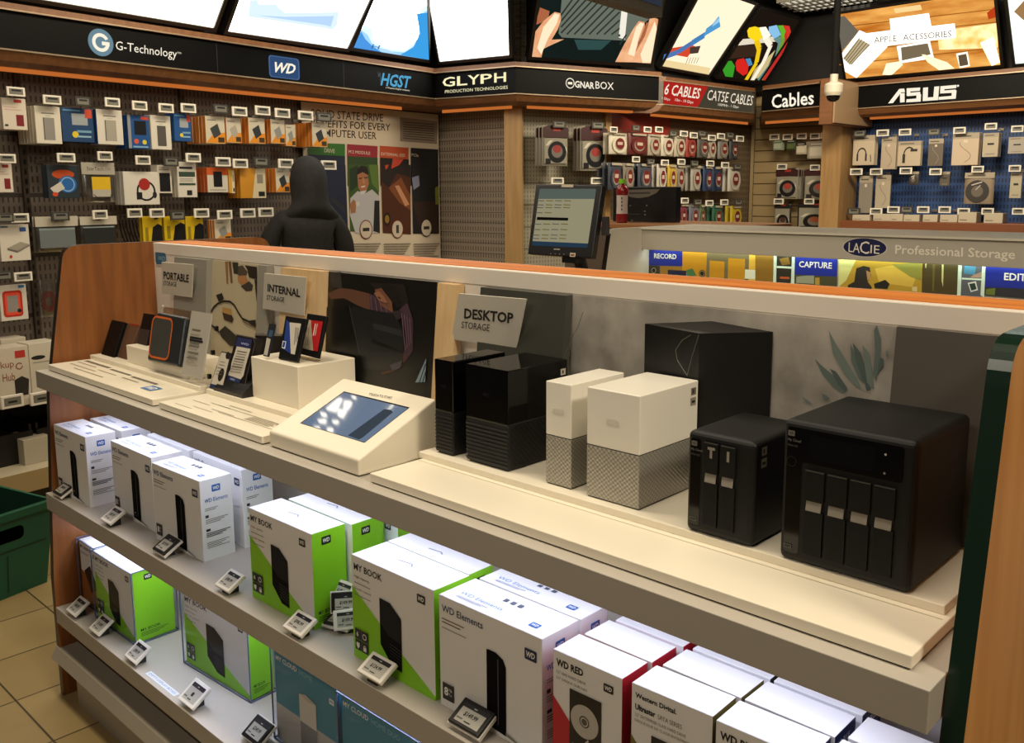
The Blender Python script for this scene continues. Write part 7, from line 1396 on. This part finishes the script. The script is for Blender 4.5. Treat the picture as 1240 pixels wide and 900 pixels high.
# hanging screen, only its lower edge is in view
t = thing('hanging_screen', 'lower edge of a grey-framed screen hanging at the top of the photo', 'screen', pts[1])
A_, B_ = ony(692, -3, 2.3), ony(802, 14, 2.9)
dd = Vector((B_.x - A_.x, B_.y - A_.y, 0)); L = dd.length; dd.normalize(); nn = Vector((dd.y, -dd.x, 0)); O_ = Vector((B_.x, B_.y, 0)) - dd * L; z0 = min(A_.z, B_.z)
z0 = ony(800, 21, 2.9).z
b = MB(); fr = [O_ + nn * .0 + Vector((0, 0, z0)), O_ + dd * L + Vector((0, 0, z0)), O_ + dd * L - nn * .06 + Vector((0, 0, z0)), O_ - nn * .06 + Vector((0, 0, z0))]
b.hull(fr[::-1], [p + Vector((0, 0, 3.1 - z0)) for p in fr][::-1], M('#5a5246', .4)); b.build('frame', t, org=t.location, weld=True)
b = MB(); f2 = Face(b, O_ + Vector((0, 0, z0)), dd, (0, 0, 1), .002); f2.rect(.02, .035, L - .012, 3.09 - z0, EM('#4a5568', .35)); b.build('screen', t, org=t.location)

# ------------------------------------------------------------------ the hooded person at the left wall
PC = CAM + ray(372, 300) * 5.5; PC.z = 0
face_dir = Vector((-.93, .37, 0)).normalized(); prz = math.atan2(face_dir.y, face_dir.x) - pi / 2
per = thing('person', 'person in a black hooded jacket, hood up, standing at the left wall', 'person', PC, prz)
def skin(name, pts, edges, rad, m, root=0, sub=2, parent=per):
    me = bpy.data.meshes.new(name); me.from_pydata(pts, edges, []); ob = bpy.data.objects.new(name, me); COL.objects.link(ob); ob.parent = parent
    sk = ob.modifiers.new('skin', 'SKIN'); sk.use_smooth_shade = True; sk.branch_smoothing = .6
    if not me.skin_vertices: me.skin_vertices.new()
    for i, r_ in enumerate(rad):
        v_ = me.skin_vertices[0].data[i]; v_.radius = r_ if isinstance(r_, tuple) else (r_, r_); v_.use_root = (i == root)
    sb = ob.modifiers.new('sub', 'SUBSURF'); sb.levels = sub; sb.render_levels = sub
    me.materials.append(m); 
    dg = bpy.context.evaluated_depsgraph_get(); dg.update(); m2 = bpy.data.meshes.new_from_object(ob.evaluated_get(dg)); ob.modifiers.clear(); ob.data = m2
    for p_ in m2.polygons: p_.use_smooth = True
    return ob
SKN = M('#a8775a', .5)
P_ = []; E_ = []; R_ = []
def v(x, y, z, r, link=None):
    P_.append((x, y, z)); R_.append(r)
    if link is not None: E_.append((link, len(P_) - 1))
    return len(P_) - 1
pel = v(0, 0, .93, (.13, .10)); sp1 = v(0, .01, 1.10, (.12, .09), pel); ch = v(0, 0, 1.30, (.14, .10), sp1); nb = v(0, -.015, 1.44, (.08, .07), ch); nk = v(.01, .0, 1.50, .055, nb); hd0 = v(.02, .015, 1.56, (.062, .075), nk); hd1 = v(.022, .02, 1.64, (.075, .09), hd0); hd2 = v(.022, .012, 1.70, (.06, .075), hd1)
for s in (-1, 1):
    hp = v(s * .09, 0, .88, .085, pel); kn = v(s * .10, .02, .50, .058, hp); an = v(s * .10, -.02, .09, .04, kn); to = v(s * .11, .11, .045, .035, an)
    sh = v(s * .155, -.01, 1.36, .045, ch); eb = v(s * .245, .02, 1.13, .045, sh); wr = v(s * .18, .24, 1.08, .030, eb); pm = v(s * .165, .31, 1.085, (.036, .018), wr)
    for k, (dx, L_) in enumerate(((-.026, .07), (-.009, .082), (.009, .076), (.026, .06))):
        a1 = v(s * (.165) + dx, .345, 1.085, .0095, pm); a2 = v(s * .165 + dx, .345 + L_ * .5, 1.078, .009, a1); v(s * .165 + dx, .345 + L_ * .85, 1.058, .008, a2)
    t1 = v(s * .165 - s * .035, .31, 1.09, .010, pm); v(s * .165 - s * .05, .345, 1.085, .009, t1)
skin('body', P_, E_, R_, SKN)
b = MB()
for s in (-1, 1):
    b.lathe([(.0, .006), (.007, .003), (.008, 0), (.007, -.003), (0, -.006)], M('#f0ece4', .3), 10, c=(s * .03, .103, 1.645)); b.lathe([(0, .003), (.003, 0), (0, -.003)], INK, 8, c=(s * .03, .111, 1.645)); b.tube([(s * .075, .01, 1.66), (s * .082, .0, 1.64), (s * .075, .008, 1.61)], .010, SKN, 8)
b.tube([(0, .10, 1.65), (0, .118, 1.62), (0, .122, 1.61), (0, .10, 1.60)], [.006, .010, .012, .006], SKN, 8); b.tube([(-.024, .092, 1.572), (0, .102, 1.571), (.024, .092, 1.572)], .005, M('#8a4a40', .5), 6); b.build('face', per, smooth=True)
JK = noisy('black_jacket_cloth', '#0d0c0c', '#191716', (1, 1, 1), 30, 4, .85, .4)
P_, E_, R_ = [], [], []
a0 = v(0, .0, .88, (.185, .135)); a1 = v(0, .0, 1.05, (.185, .13), a0); a2 = v(0, -.01, 1.24, (.195, .135), a1); a3 = v(0, -.025, 1.35, (.165, .115), a2); a4 = v(0.01, -.035, 1.435, (.118, .10), a3)
for s in (-1, 1):
    s1 = v(s * .155, -.018, 1.40, .076, a3); s2 = v(s * .218, .0, 1.27, .070, s1); s3 = v(s * .240, .025, 1.12, .064, s2); s4 = v(s * .225, .13, 1.08, .054, s3); v(s * .185, .235, 1.08, .044, s4)
jk = skin('hooded_jacket', P_, E_, R_, JK, 0)
# hood: a closed cloth shell over the head, opening forward
b = MB(); N = 26; rings = []
for i, (z_, rx, ry, yo) in enumerate(((1.37, .19, .06, -.03), (1.415, .168, .096, -.04), (1.448, .135, .113, -.046), (1.475, .113, .115, -.042), (1.51, .108, .122, -.03), (1.56, .110, .132, -.018), (1.62, .112, .136, -.008), (1.675, .104, .128, -.002), (1.72, .084, .104, .006), (1.748, .054, .068, .012), (1.76, .022, .028, .014), (1.762, .003, .004, .015))):
    ring = []
    for k in range(N):
        an = 2 * pi * k / N; x_off = .022; fold = 1 + .012 * sin(3 * an + i) + .01 * sin(7 * an - i * 1.3); x, y = x_off + rx * cos(an) * fold, yo + ry * sin(an) * fold
        if 4 <= i <= 7 and sin(an) > .80: y -= .045
        ring.append((x, y, z_))
    rings.append(ring)
for a_, c_ in zip(rings, rings[1:]):
    for k in range(N): b.face([a_[k], a_[(k + 1) % N], c_[(k + 1) % N], c_[k]], JK)
hd_ = b.build('hood', per, smooth=True, weld=True)
md = hd_.modifiers.new('s', 'SUBSURF'); md.levels = 1; md.render_levels = 1
P_, E_, R_ = [], [], []
a0 = v(0, 0, .93, (.15, .115))
for s in (-1, 1):
    h1 = v(s * .09, 0, .84, .095, a0); k1 = v(s * .10, .02, .50, .072, h1); v(s * .10, -.02, .10, .058, k1)
skin('trousers', P_, E_, R_, M('#15161c', .8), 0)
for s in (-1, 1):
    b = MB(); pr = [(-.04, -.09), (.03, -.09), (.045, 0), (.05, .09), (.03, .17), (-.02, .17), (-.045, .09), (-.045, 0)]
    b.hull([(s * .105 + x, y, 0) for x, y in pr], [(s * .105 + x * .75, y * .8 + (.0 if y < .05 else -.02), .085 if y < .06 else .05) for x, y in pr], M('#1a1a1a', .6)); b.build('shoe', per, weld=True, bevel=.012)
